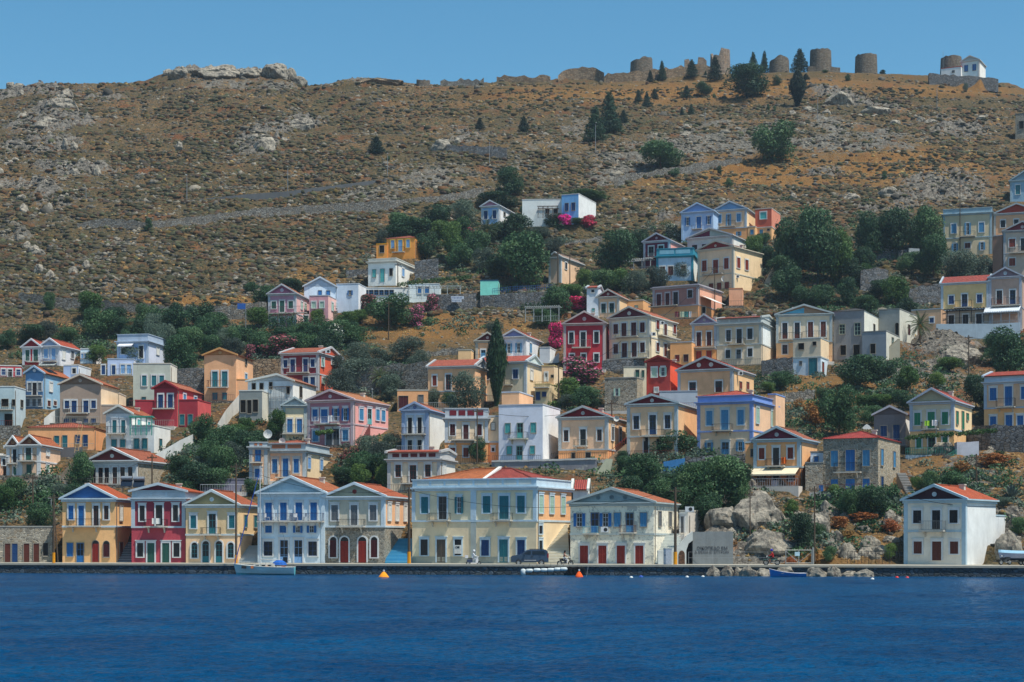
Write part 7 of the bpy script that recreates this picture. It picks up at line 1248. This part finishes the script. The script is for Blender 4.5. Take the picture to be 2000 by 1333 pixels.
# ---------------------------------------------------------------- people (one continuous skinned body each)
def person(label, joints, edges, mats, loc, rz=0, group=None, helmet=None, hair=None):
    me = bpy.data.meshes.new('body'); me.from_pydata([j[0] for j in joints], edges, []); me.update(); b = bpy.data.objects.new('person', me); col.objects.link(b); b.location = loc; b.rotation_euler = (0, 0, rz)
    sk_ = b.modifiers.new('skin', 'SKIN'); lay = me.skin_vertices[0].data
    for i, j in enumerate(joints): lay[i].radius = (j[1], j[1])
    lay[0].use_root = True; b.modifiers.new('sub', 'SUBSURF').levels = 1; b.modifiers['sub'].render_levels = 2; me.materials.append(skinmat(mats)); tag(b, label, 'person'); return b
def skinmat(z):
    m, t, b = nodes('skin_and_clothes'); tc = t.nodes.new('ShaderNodeTexCoord'); sp = t.nodes.new('ShaderNodeSeparateXYZ'); t.links.new(tc.outputs['Object'], sp.inputs[0]); rr = N(t, 'ShaderNodeMapRange'); t.links.new(sp.outputs[2], rr.inputs[0]); rr.inputs[1].default_value = 0; rr.inputs[2].default_value = 1.8
    r_ = ramp(t, rr.outputs[0], [(a / 1.8, hx(c)) for a, c in z]); r_.color_ramp.interpolation = 'CONSTANT'; t.links.new(r_.outputs[0], b.inputs['Base Color']); b.inputs['Roughness'].default_value = .8; return m
def rider(label, loc, rz, mats, headc, top, scale=1.0):
    """seated facing -x"""
    J = [((.12, 0, .86), .14), ((.10, 0, 1.05), .14), ((.05, 0, 1.28), .155), ((.0, 0, 1.43), .07), ((-.03, 0, 1.50), .06), ((-.05, 0, 1.60), .095), ((-.05, 0, 1.68), .085)]; E = [(0, 1), (1, 2), (2, 3), (3, 4), (4, 5), (5, 6)]
    for sg in (-1, 1):
        i = len(J); J += [((.02, sg * .19, 1.36), .065), ((-.12, sg * .25, 1.14), .05), ((-.34, sg * .26, 1.06), .038), ((-.42, sg * .26, 1.05), .035)]; E += [(2, i), (i, i + 1), (i + 1, i + 2), (i + 2, i + 3)]
        i = len(J); J += [((.05, sg * .12, .82), .11), ((-.30, sg * .16, .76), .075), ((-.24, sg * .15, .38), .05), ((-.36, sg * .15, .33), .04)]; E += [(0, i), (i, i + 1), (i + 1, i + 2), (i + 2, i + 3)]
    b = person(label, J, E, mats, loc, rz)
    if top == 'helmet': MB().lathe([(.001, .17), (.08, .155), (.13, .10), (.15, .02), (.145, -.06), (.10, -.09)], (-.045, 0, 1.65), 14).build('helmet', paint(headc, .3), b, True)
    else: MB().lathe([(.001, .13), (.08, .11), (.115, .04), (.11, -.03), (.09, -.08)], (-.02, 0, 1.64), 12).box(.03, .12, -.07, .07, 1.28, 1.62).build('hair', paint(headc, .7), b)
    for i in range(4):
        for sg in (-1, 1): pass
    return b
def bike(label, px, py, Y, flip, colr, kind='scooter', rz=0):
    t = empty('scooter' if kind == 'scooter' else 'motorbike', (Xof(px, Y), Y, Zof(py, Y)), (0 if flip > 0 else math.pi) + rz); tag(t, label, 'scooter' if kind == 'scooter' else 'motorbike'); m = paint(colr, .3); dk = paint('141416', .6); thin = kind != 'scooter'; r = .25 if kind == 'scooter' else .31; fx, bx_ = -.62, .62
    wheel(t, fx, r, r, .1 if thin else .12, 0, 'front_wheel', 'b8bcc0', thin); wheel(t, bx_, r, r, .1 if thin else .12, 0, 'rear_wheel', 'b8bcc0', thin); fn = lambda a, o, z: (a, o, z)
    MB().tube((fx, 0, r), (-.42, 0, 1.0), .035).tube((-.42, -.3, 1.03), (-.42, .3, 1.03), .02).build('fork_and_handlebar', dk, t)
    MB().prism([(.0, .72), (.62, .76), (.72, .84), (.10, .86), (-.02, .80)], fn, -.13, .13).build('seat', dk, t)
    if kind == 'scooter':
        MB().prism([(-.48, .30), (-.30, .28), (-.30, .98), (-.42, 1.02), (-.56, .62)], fn, -.2, .2).prism([(-.34, .24), (.30, .24), (.30, .34), (-.34, .34)], fn, -.18, .18).build('leg_shield', m, t)
        MB().prism([(.12, .30), (.78, .42), (.76, .70), (.10, .72)], fn, -.17, .17).build('body_panel', paint('34405c', .4), t); MB().box(.62, .98, -.2, .2, .86, 1.18).build('top_box', m, t)
    else:
        MB().tube((-.42, 0, .92), (.05, 0, .45), .05).tube((.05, 0, .45), (bx_, 0, r), .035).tube((-.3, 0, .8), (.4, 0, .74), .045).build('frame', m, t); MB().box(-.22, .12, -.12, .12, .28, .56).build('engine', paint('4c5054', .4, .6), t)
        MB().prism([(-.1, .52), (.60, .60), (.62, .74), (-.05, .72)], fn, -.11, .11).build('side_panel', m, t); MB().tube((-.05, -.13, .28), (.75, -.13, .36), .04).build('exhaust', paint('9ca0a4', .3, .8), t); MB().prism([(fx - .3, .56), (fx + .2, .62), (fx + .18, .68), (fx - .3, .62)], fn, -.07, .07).build('mudguard', m, t)
    MB().lathe([(.001, -.06), (.09, -.05), (.10, .03)], (-.5, 0, .95), 10, axis='x').build('headlight', paint('d0d4d8', .1), t); return t
y1 = YQ(926) + 2.2; bike('white and navy scooter with a white top box on the quay', 925, 1105, y1, -1, 'd8d8dc'); p = rider('person in white clothes and white cap riding the scooter', (Xof(925, y1), y1, Zof(1105, y1)), math.pi, [(0, '3c3430'), (.34, 'c8ccd4'), (1.46, 'a87858')], 'd8dce0', 'helmet')
y2 = YQ(1104) + 1.6; bike('dark moped with wire wheels beside the broad white steps', 1104, 1106, y2, -1, '1c2430', 'moped'); rider('person with long dark hair and white trousers riding the moped', (Xof(1103, y2), y2, Zof(1106, y2)), math.pi, [(0, '6c4c3c'), (.34, 'c4c4cc'), (1.02, '8c5c48'), (1.2, 'b08474'), (1.4, 'a87858')], '1a1412', 'hair')
y3 = YQ(1507) + 1.8; bike('grey-green moped with white rimmed wheels by the quay gate', 1507, 1104.5, y3, 1, '4c6c64', 'moped'); rider('person in red shirt and violet-blue helmet riding the grey-green moped', (Xof(1508, y3), y3, Zof(1104.5, y3)), 0, [(0, '5c3c30'), (.34, '8c6450'), (.7, '2c2428'), (.9, 'a01c1c'), (1.42, 'a87858')], '2c28a0', 'helmet')
MB().box(Xof(1508, y3) + .62, Xof(1508, y3) + .98, y3 - .2, y3 + .2, Zof(1104.5, y3) + .86, Zof(1104.5, y3) + 1.16).build('top_box', paint('1c1c20'), None); o = bpy.data.objects['top_box.001'] if 'top_box.001' in bpy.data.objects else bpy.data.objects['top_box']; tag(o, 'black top box strapped behind the red shirted rider', 'top box')
y4 = YQ(1968) + 3.2; bike('dark motorbike parked in front of the trailer boat', 1963, 1104, y4, 1, '2c3038', 'moped', .5)
# ---------------------------------------------------------------- boats, buoys, fenders
def hull(L, B_, H, sheer, colr, deck, stripe=None, bow=-1, transom=.75, topc='c8ccd0'):
    mb = MB(); n = 14; sec = []
    for i in range(n + 1):
        t = i / n; x = -L / 2 + L * t; w = B_ / 2 * min(1, (math.sin(math.pi * min(1, t * .62 + .0)) ** .75) * 1.05) if t < .8 else B_ / 2 * (1 - (t - .8) * (1 - transom) / .2)
        if i == 0: w = .02
        s = H + sheer * (1 - t) ** 2.2 + .12 * sheer * t ** 2; rake = .5 * (1 - t) ** 3 * H
        sec.append([(x + rake * (1 - q), sg * w * (q ** .45 if q > 0 else .0), -.25 + (s + .25) * q) for q, sg in ((1, -1), (.66, -1), (.33, -1), (0, 1), (.33, 1), (.66, 1), (1, 1))])
    for a, b in zip(sec[:-1], sec[1:]):
        for k in range(6): mb.face([a[k], b[k], b[k + 1], a[k + 1]], 1 if k in (0, 1, 4, 5) and stripe else 0)
    mb.face(sec[-1]); return mb, sec
sb = empty('sailing_boat', (Xof(516, YQ(516) - 2.6), YQ(516) - 2.6, 0)); tag(sb, 'small turquoise and white sailing boat moored at the quay', 'sailing boat'); L = 118 * YQ(516) / F
mb, sec = hull(L, 2.3, .82, .42, '', '', True); mb.build('hull', [plaster('5cacb8', .5), plaster('c4d4d4', .4)], sb)
d = MB()
for a, b in zip(sec[:-1], sec[1:]): d.face([(a[0][0], a[0][1] * .97, a[0][2] - .04), (b[0][0], b[0][1] * .97, b[0][2] - .04), (b[6][0], b[6][1] * .97, b[6][2] - .04), (a[6][0], a[6][1] * .97, a[6][2] - .04)])
d.build('deck', plaster('a8a89c', .4), sb); mb = MB()
for a, b in zip(sec[:-1], sec[1:]):
    for k in (0, 6): mb.tube(a[k], b[k], .045, n=5)
mb.build('gunwale', paint('c8ccc8'), sb); MB().prism([(-1.6, .75), (1.4, .75), (1.2, 1.28), (-.9, 1.22), (-1.5, 1.0)], lambda a, o, z: (a, o, z), -.65, .65).build('cabin', paint('d0d0c8'), sb)
for x in (-.7, 0, .7): MB().box(x - .2, x + .2, -.68, -.655, .95, 1.12).build('cabin_window', glass(), sb)
mx = (508 - 516) * YQ(516) / F; mh = Zof(910, YQ(516) - 2.6); MB().tube((mx, 0, .8), (mx, 0, mh), .075, .05, 8).build('mast', paint('c8ccd0', .4), sb); MB().tube((mx, 0, 1.75), (mx + 3.4, 0, 1.6), .05).build('boom', paint('b8b8b4'), sb)
f = MB(); f.tube((-L / 2 + .1, 0, 1.15), (mx, 0, mh - .5), .06, .05, 6); f.build('furled_jib', paint('2c50a0', .8), sb); r_ = MB().tube((mx, 0, mh), (L / 2 - .1, 0, .9), .012, n=3).tube((mx, 0, mh * .8), (mx + .2, 1.0, .9), .012, n=3).tube((mx, 0, mh * .8), (mx + .2, -1.0, .9), .012, n=3); r_.build('rigging', paint('3c3c40'), sb)
m = MB(); m.lathe([(.001, .55), (.35, .5), (.62, .3), (.72, 0)], (1.75, 0, 1.1), 12, sx=1.2, sy=1); m.build('spray_hood', paint('1c60b8', .8), sb)
for x, c, w in ((-2.2, '2c3034', .5), (-1.25, 'c87848', .3), (.4, 'c88c4c', .4), (2.3, 'a83c30', .45), (1.0, '9c8c7c', .3)): MB().box(x - w / 2, x + w / 2, -.9, -.4, .72, 1.0).build('deck_bag', paint(c, .8), sb)
MB().box(2.15, 2.65, -.1, -.06, 1.35, 2.0).tube((2.4, -.05, .8), (2.4, -.05, 1.5), .03).build('solar_panel', paint('14202c', .2), sb); mb = MB()
for i in range(12): t = i / 11; x = -L / 2 + .3 + (L - .6) * t; q = sec[min(13, int(t * 13) + 1)]; mb.tube((x, q[0][1] * .95, q[0][2]), (x, q[0][1] * .95, q[0][2] + .5), .015, n=4)
mb.path([(-L / 2 + .3 + (L - .6) * i / 11, sec[min(13, int(i / 11 * 13) + 1)][0][1] * .95, sec[min(13, int(i / 11 * 13) + 1)][0][2] + .5) for i in range(12)], .01, 3).build('guard_rail', paint('9ca0a4', .3, .6), sb)
rb = empty('rowing_boat', (Xof(1538, YQ(1538) - 3.4), YQ(1538) - 3.4, 0)); tag(rb, 'bright blue rowing boat with high white edged bow by the shore boulders', 'rowing boat'); L2 = 70 * YQ(1538) / F; mb, sec = hull(L2, 1.35, .34, .55, '', '', True)
mb.build('hull', [paint('1484c8', .4), paint('1c78c0', .4)], rb); mb = MB()
for a, b in zip(sec[:-1], sec[1:]):
    for k in (0, 6): mb.tube(a[k], b[k], .035, n=5)
mb.build('gunwale', paint('c8ccd8'), rb); d = MB()
for a, b in zip(sec[:-1], sec[1:]): d.face([(a[1][0], a[1][1] * .95, .12), (b[1][0], b[1][1] * .95, .12), (b[5][0], b[5][1] * .95, .12), (a[5][0], a[5][1] * .95, .12)])
d.build('floorboards', paint('6c8c98'), rb)
for x in (-.6, .7): MB().box(x - .12, x + .12, -.55, .55, .36, .40).build('thwart', paint('8c9ca4'), rb)
tb = empty('boat_trailer', (Xof(1985, YQ(1985) + 5), YQ(1985) + 5, 1.2)); tag(tb, 'steel boat trailer under the grey motorboat', 'trailer'); MB().box(-2.3, 2.0, -.5, -.42, .35, .43).box(-2.3, 2.0, .42, .5, .35, .43).box(-2.3, -2.2, -.5, .5, .35, .43).box(1.2, 1.3, -.5, .5, .35, .43).build('chassis', paint('3c4044'), tb); wheel(tb, .7, .28, .28, .16, -.7); wheel(tb, .7, .28, .28, .16, .7)
mbt = empty('motorboat', (Xof(1985, YQ(1985) + 5), YQ(1985) + 5, 1.95)); tag(mbt, 'grey and white motorboat with pale blue cover standing on a trailer', 'motorboat'); mb, sec = hull(3.9, 1.6, .5, .15, '', '', True); mb.build('hull', [paint('1c2c44', .3), paint('a0a8c0', .3)], mbt); d = MB()
for a, b in zip(sec[:-1], sec[1:]): d.face([(a[0][0], a[0][1], a[0][2]), (b[0][0], b[0][1], b[0][2]), (b[0][0], 0, b[0][2] + .3), (a[0][0], 0, a[0][2] + .3)]).face([(a[6][0], a[6][1], a[6][2]), (a[0][0], 0, a[0][2] + .3), (b[0][0], 0, b[0][2] + .3), (b[6][0], b[6][1], b[6][2])])
d.build('cover', plaster('8cb4cc'), mbt); MB().lathe([(.001, .42), (.22, .36), (.26, .1), (.16, -.3), (.001, -.4)], (1.1, -.95, .45), 12).build('outboard_motor', paint('a8a48c'), mbt)
def buoy(label, px, py, Y, r, colr, kind='ball'):
    t = empty('mooring_buoy', (Xof(px, Y), Y, -.05)); tag(t, label, 'buoy', 'mooring buoys')
    if kind == 'cone': MB().lathe([(.001, -.1), (r, -.08), (r * 1.05, .08), (r * .92, .2), (r * .45, .52), (r * .12, .68), (.001, .7)], n=18).build('float', plaster(colr, .35), t, True); MB().lathe([(.001, .68), (.1, .7), (.1, .86), (.001, .88)], n=8).build('mooring_eye', paint('c8ccd0'), t)
    else: MB().lathe([(.001, -r * .5), (r * .8, -r * .4), (r, .0), (r * .87, r * .5), (r * .5, r * .87), (.001, r)], n=14).build('float', paint(colr, .4), t, True)
    return t
wy = lambda py: CZ * F / (py - HY)
buoy('yellow-orange cone buoy below the turquoise steps', 749.5, 1127, wy(1128.5), .54, 'e89018', 'cone'); t = buoy('red-orange cone buoy beside the row of fenders', 1131, 1126, wy(1127.5), .42, 'e85c20', 'cone'); MB().tube((.75, 0, -.2), (1.0, .3, 1.3), .02).build('marker_rod', mt_, t)
for px, py, c, d in ((1233, 1127, 'd0d4d4', 'small white buoy nearest the flaking house corner'), (1252, 1126, '2c50a8', 'small blue buoy near the flaking house'), (1342, 1126, 'd0d4d4', 'small white buoy before the arched wall'), (1373, 1125.5, 'd0d4d4', 'small white buoy before the graffiti wall'), (1704, 1130, 'd0d4d4', 'small white buoy past the shore boulders'), (1752, 1127, 'd83c38', 'small pink-red buoy before the end house'), (1772, 1127.5, 'd83c38', 'small red ball buoy under the end house corner')): buoy(d, px, py, wy(py + 1.5), .2 if c != '2c50a8' else .24, c)
for k, (px, py) in enumerate(((1022, 1118), (1034, 1115), (1049, 1114), (1063, 1114), (1076, 1113.5), (1089, 1112.5), (1101, 1112))):
    Y = YQ(px) - .45; t = empty('boat_fender', (Xof(px, Y), Y, Zof(py, Y))); tag(t, 'round hanging white fender at the head of the row' if k == 0 else 'white cylindrical fender in the row on the quay wall', 'fender', 'white fenders along the quay wall'); r = .3 if k == 0 else .21; l = .3 if k == 0 else .33
    MB().lathe([(.001, -l - .1), (r * .6, -l - .06), (r, -l + .05), (r, l - .05), (r * .6, l + .06), (.001, l + .1)], n=12, axis='z' if k == 0 else 'x').build('float', paint('c4d0d4', .4), t, True); MB().tube((0, 0, .1), (0, .35, .8), .02).build('rope', paint('3c3c3c'), t)
for k, px in enumerate((1113, 1120, 1128, 1136)):
    Y = YQ(px) - .2; t = MB().lathe([(.28, -.1), (.42, -.1), (.46, 0), (.42, .1), (.28, .1), (.28, -.1)], (0, 0, 0), 16, axis='y').build('tyre_fender', paint('121416', .8)); t.location = (Xof(px, Y), Y, .55 - .1 * (k % 2)); tag(t, 'black tyre hung as a fender past the white ones', 'tyre', 'black tyre fenders')
# laundry and odds
def cloth(label, px, py, w, h, Y, colr):
    mb = MB(); n = 6
    for i in range(n): x0, x1 = -w / 2 + w * i / n, -w / 2 + w * (i + 1) / n; o0, o1 = .05 * math.sin(i * 1.7), .05 * math.sin((i + 1) * 1.7); mb.face([(x0, o0, 0), (x1, o1, 0), (x1, o1 * 2, h), (x0, o0 * 2, h)])
    o = mb.build('laundry', plaster(colr)); o.location = (Xof(px, Y), Y, Zof(py, Y)); tag(o, label, 'laundry', 'laundry hung out')
s = HOUSES['dusty pink house'][0]
for px, c, d in ((1322, '6c2430', 'maroon cloth on the line below the dusty pink house'), (1333, 'a8b8a0', 'pale green cloth on the line below the dusty pink house'), (1341, '1c7070', 'teal cloth on the line below the dusty pink house'), (1350, 'c8ccd4', 'white cloth on the line below the dusty pink house')): cloth(d, px, 620, .8, 1.1, s.Y - 1.6, c)
cloth('orange towel on the balcony of the ochre house on the cliff', 1531, 906, .6, .8, HOUSES['ochre house on the cliff'][0].Y - 1.15, 'd86818'); cloth('lime towel on the green shuttered house balcony', 1811, 832, .7, .7, gh.Y - 1.1, '9cc83c'); cloth('white towel on the green shuttered house balcony', 1826, 832, .8, .8, gh.Y - 1.1, 'd0d0d8'); cloth('white towel on the rose house balcony', 646, 824, .7, .9, HOUSES['large rose house'][0].Y - 1.1, 'd4d4d8'); cloth('white sheet on the crimson quay house balcony', 305, 1024, 1.0, .7, HOUSES['crimson house'][0].Y - 1.1, 'd0d0cc')
# bell arch of the little chapel beside the stone house
Y = prof(845, 1698) + 3; t = empty('bell_gable', (Xof(1693, Y), Y, Zof(848, Y))); tag(t, 'small white bell gable between the stone house and the mauve house', 'bell gable'); MB().prism([(-.8, -1), (-.3, -1), (-.3, .5), (.3, .5), (.3, -1), (.8, -1), (.8, .7), (.35, 1.2), (0, 1.45), (-.35, 1.2), (-.8, .7)], lambda a, o, z: (a, o, z), -.25, .25).build('arch', plaster('d0d4d8'), t); MB().lathe([(.001, .45), (.1, .4), (.14, .2), (.2, .08)], n=10).build('bell', paint('3c5c8c', .4), t); MB().prism([(.85, .4), (2.2, .2), (2.2, 1.0), (1.6, 1.2)], lambda a, o, z: (a, o, z), .3, .6).build('roof', plaster('c04838'), t)
# scaffolding on the unfinished white house
s = HOUSES['unfinished white house'][0]; t = empty('scaffolding', (s.p0[0], s.p0[1], s.zb), -s.t); tag(t, 'thin steel scaffolding against the unfinished white house', 'scaffolding'); mb = MB(); a0 = fpos(s, 530)[0]; a1 = fpos(s, 572)[0]; h = zf(s, 757)
for k in range(5):
    a = a0 + (a1 - a0) * k / 4
    for y in (-.4, -1.4): mb.tube((a, y, -1), (a, y, h), .03, n=4)
for z in (1.8, 3.6, h): mb.tube((a0, -.4, z), (a1, -.4, z), .03, n=4).tube((a0, -1.4, z), (a1, -1.4, z), .03, n=4)
mb.build('tubes', mt_, t); MB().box(a0, a1, -1.35, -.45, h - .06, h).build('platform', paint('5c4c3c'), t)
Y = HOUSES['twin gabled peach house'][0].Y + 6; t = MB(); 
for x in (-.25, .25): t.tube((x, 0, 0), (x + .5, .6, 4), .04, n=4)
for k in range(9): t.tube((-.25 + .055 * k, .06 * k, .3 + .42 * k), (.25 + .055 * k, .06 * k, .3 + .42 * k), .03, n=4)
t = t.build('ladder', paint('c8a878')); t.location = (Xof(149, Y - 2), Y - 2, Zof(886, Y)); tag(t, 'wooden ladder leaning on the concrete wall below the orange bungalow', 'ladder')
# mooring lines on the quay
for a, b, d in (((868, 1106, 200), (886, 1112, 194), 'slack mooring rope hanging from the quay below the large double house'), ((953, 1106, 195.7), (942, 1124, 194), 'slanting mooring rope below the parked van'), ((1437, 1104, 190), (1432, 1124, 188), 'mooring rope on the shore boulders')): cable(d, a, b, .3, .03)
# ================================================================ low scrub and loose stone (uncountable)
def scatter(name, label, cat, n, accept, smin, smax, mat_fn, squash, seed, jit=.35, sub=1, pyr=(160, 640)):
    r = np.random.RandomState(seed); import bmesh
    bm = bmesh.new(); bmesh.ops.create_icosphere(bm, subdivisions=sub, radius=1); base = np.array([v.co[:] for v in bm.verts]); fc = np.array([[v.index for v in f.verts] for f in bm.faces]); bm.free()
    V_, F_, T_ = [], [], []; cnt = 0
    m = n * 4; u = r.uniform(-290, 2290, m); p = r.uniform(pyr[0], pyr[1], m)
    ok = []
    ju = np.clip(((u + 300) / 2.6).astype(int), 0, NU - 1)
    ps = np.array([ridge(x) for x in u[:1]])
    rid = np.interp(u, RU, RP); good = p > rid + 2; u, p = u[good], p[good]
    Y0 = np.interp(-p, [-q for q in TP], TY[:-1]); Y0 = np.where(p < 300, 460 + (300 - p) / (300 - np.interp(u, RU, RP)) * 100, Y0); Y = Y0 - 22 * u / 2000 * (1 - np.clip((Y0 - 206) / 200, 0, 1)); iu = np.clip(((u + 300) / 2.6).astype(int), 0, NU - 2); iv = np.clip(np.interp(Y - (206 - 22 * u / 2000) - 2.2, V, np.arange(NV)).astype(int), 0, NV - 2)
    prob = accept(u, p, rock[iv, iu], scree[iv, iu], dry[iv, iu], wmax[iv, iu], (u - CX) / F * Y, Y); sel = r.rand(len(u)) < prob; u, Y, iu, iv, p = u[sel][:n], Y[sel][:n], iu[sel][:n], iv[sel][:n], p[sel][:n]
    k = len(u); s = (smin + (smax - smin) * r.rand(k) ** 2.6) * np.where(p > 620, .5 if name != 'dry_grass' else .62, 1); cen = np.stack([(u - CX) / F * Y, Y, ZT[iv, iu]], -1)
    sc = np.stack([s * r.uniform(.8, 1.3, k), s * r.uniform(.8, 1.2, k), s * squash * r.uniform(.7, 1.3, k)], -1)
    a = r.uniform(0, 6.28, k); ca, sa = np.cos(a)[:, None], np.sin(a)[:, None]
    jv = 1 + (r.rand(k, len(base)) - .5) * 2 * jit; P = base[None] * jv[..., None] * sc[:, None]
    X = P[..., 0] * ca - P[..., 1] * sa; Yy = P[..., 0] * sa + P[..., 1] * ca; co = np.stack([X, Yy, P[..., 2]], -1) + cen[:, None]
    co = co.reshape(-1, 3); f = (fc[None] + (np.arange(k) * len(base))[:, None, None]).reshape(-1, 3)
    me = bpy.data.meshes.new(name); me.vertices.add(len(co)); me.vertices.foreach_set('co', co.astype(np.float32).ravel()); me.loops.add(f.size); me.loops.foreach_set('vertex_index', f.ravel().astype(np.int32))
    me.polygons.add(len(f)); me.polygons.foreach_set('loop_start', np.arange(0, f.size, 3, dtype=np.int32)); me.polygons.foreach_set('loop_total', np.full(len(f), 3, np.int32)); me.update(calc_edges=True)
    t = np.repeat(r.rand(k), len(base)); at = me.attributes.new('tint', 'FLOAT', 'POINT'); at.data.foreach_set('value', t.astype(np.float32))
    me.materials.append(mat_fn); o = bpy.data.objects.new(name, me); col.objects.link(o); tag(o, label, cat, kind='stuff'); return o
def tintmat(name, stops, rough=.95, bmp=.5):
    m, t, b = nodes(name); at = N(t, 'ShaderNodeAttribute', attribute_name='tint'); rr = ramp(t, at.outputs['Fac'], [(p, hx(c)) for p, c in stops]); rr.color_ramp.interpolation = 'CONSTANT' if name == 'scrub' else 'LINEAR'
    n = noise(t, 6, 4, .7, geo(t)); a = mix(t, ramp(t, n.outputs[0], [(.4, 0.0), (.7, .7)]).outputs[0], rr.outputs[0], (.03, .028, .02)); t.links.new(a, b.inputs['Base Color']); b.inputs['Roughness'].default_value = rough
    bump(t, b, n.outputs[0], bmp, .15); return m
scm = tintmat('scrub', [(0, '3a3c2a'), (.22, '464430'), (.42, '544c36'), (.55, '5a4028'), (.66, '4a3c32'), (.76, '54583e'), (.86, '564a30'), (.93, '5e5028'), (.975, '6a4a2c')])
def clump(x, y, s): return np.clip((fbm(x, y, s, 3) - .36) * 3.2, 0.14, 1)
scatter('scrub', 'low dry scrub covering the bare upper hillside', 'scrub', 130000, lambda u, p, r, s, d, w, x, y: np.where(w > .05, 0, clump(x, y, 9) * (1 - .8 * s) * (1 - .45 * r) * (1 - .2 * d)), .22, 1.05, scm, .62, 5)
dgm = tintmat('dry_grass', [(0, '8a7048'), (.4, '957446'), (.7, '775a38'), (.9, 'a48c58')])
scatter('dry_grass', 'tufts of tan dry grass between rocks and houses', 'grass', 60000, lambda u, p, r, s, d, w, x, y: np.where(w > .1, 0, (.25 + d) * clump(x, y, 5) * (1 - .5 * s)), .16, .6, dgm, .8, 6, .5, pyr=(150, 1095))
stm = tintmat('loose_stone', [(0, '363634'), (.3, '585650'), (.7, '747066'), (.93, '938d80')])
scatter('rubble', 'loose grey limestone rubble over the scree and between scrub', 'rubble', 150000, lambda u, p, r, s, d, w, x, y: np.where(w > .1, 0, (.5 + .6 * s + .6 * r - .0 * d) * (1 - .75 * d) * np.where(p > 620, .6, 1) * clump(x + 40, y, 6)), .14, .8, stm, .65, 7, .42, pyr=(145, 1085))
scatter('boulder_scatter', 'pale limestone boulders strewn down the hillside', 'rocks', 2600, lambda u, p, r, s, d, w, x, y: np.where(w > .05, 0, (.04 + .4 * r + .2 * s) * clump(x + 80, y, 14) * np.where(p > 640, .15, 1)), .5, 1.7, stm, .75, 8, .4, 2, pyr=(140, 1060))

# leafy undergrowth filling the gaps between the houses
r = np.random.RandomState(21); C_, Q = [], []
for (cu, cp, ru, rp, n) in ((350, 660, 300, 26, 150), (150, 690, 140, 16, 40), (600, 680, 110, 24, 70), (740, 740, 110, 26, 70), (440, 890, 90, 44, 90), (720, 910, 60, 36, 50), (940, 480, 160, 60, 130), (1130, 570, 140, 30, 70), (1110, 775, 60, 22, 40), (1320, 940, 140, 46, 130), (1600, 510, 190, 60, 160), (1700, 600, 140, 30, 70), (1750, 750, 130, 44, 90), (1600, 820, 70, 26, 30), (1700, 990, 90, 26, 50), (90, 975, 90, 34, 50), (1900, 950, 110, 40, 50), (1560, 1060, 130, 26, 26), (1300, 500, 90, 60, 60), (560, 710, 50, 12, 20), (860, 640, 80, 10, 12), (1240, 880, 60, 14, 20), (520, 830, 40, 14, 16), (1500, 760, 60, 20, 20)):
    for _ in range(int(n * 2.6)):
        u, p = cu + r.normal() * ru * .55, cp + r.normal() * rp * .6
        if not (-100 < u < 2100 and 300 < p < 1090): continue
        Y = prof(p, u); iu = int(min(max((u + 300) / 2.6, 0), NU - 1)); iv = int(np.interp(Y - YQ(u) - 2.2, V, np.arange(NV)))
        if wmax[iv, iu] > .55: continue
        s_z = .35 + 1.1 * r.rand() ** 2; C_.append((Xof(u, Y), Y, ground(u, Y) + s_z * .25 + 60)); Q.append((s_z * 1.3, s_z, s_z * .8))
for kk, kind, lab in ((0, 'b', 'dark green leafy undergrowth between the houses'), (1, 'o', 'grey-green scrubby undergrowth between the houses')):
    o = bpy.data.objects.new('undergrowth', leaf_mesh('undergrowth', C_[kk::2], Q[kk::2], 120000, .19, LM[kind], .55, .6, 5 + kk)); col.objects.link(o); o.location = (0, 0, -60); tag(o, lab, 'undergrowth', kind='stuff')
# ================================================================ air
hz = MB().box(-480, 480, -20, 1760, -12, 178).build('haze', bpy.data.materials.new('haze_air')); tag(hz, 'thin blue haze added over harbour and hill to lift shadows', 'haze', kind='stuff')  # scattering volume added to lift the distant shadows towards blue
m = hz.data.materials[0]; m.use_nodes = True; t = m.node_tree; t.nodes.clear(); vo = t.nodes.new('ShaderNodeVolumePrincipled'); vo.inputs['Density'].default_value = .00011; vo.inputs['Color'].default_value = (.62, .80, 1, 1); vo.inputs['Anisotropy'].default_value = .2
mo = t.nodes.new('ShaderNodeOutputMaterial'); t.links.new(vo.outputs[0], mo.inputs['Volume'])
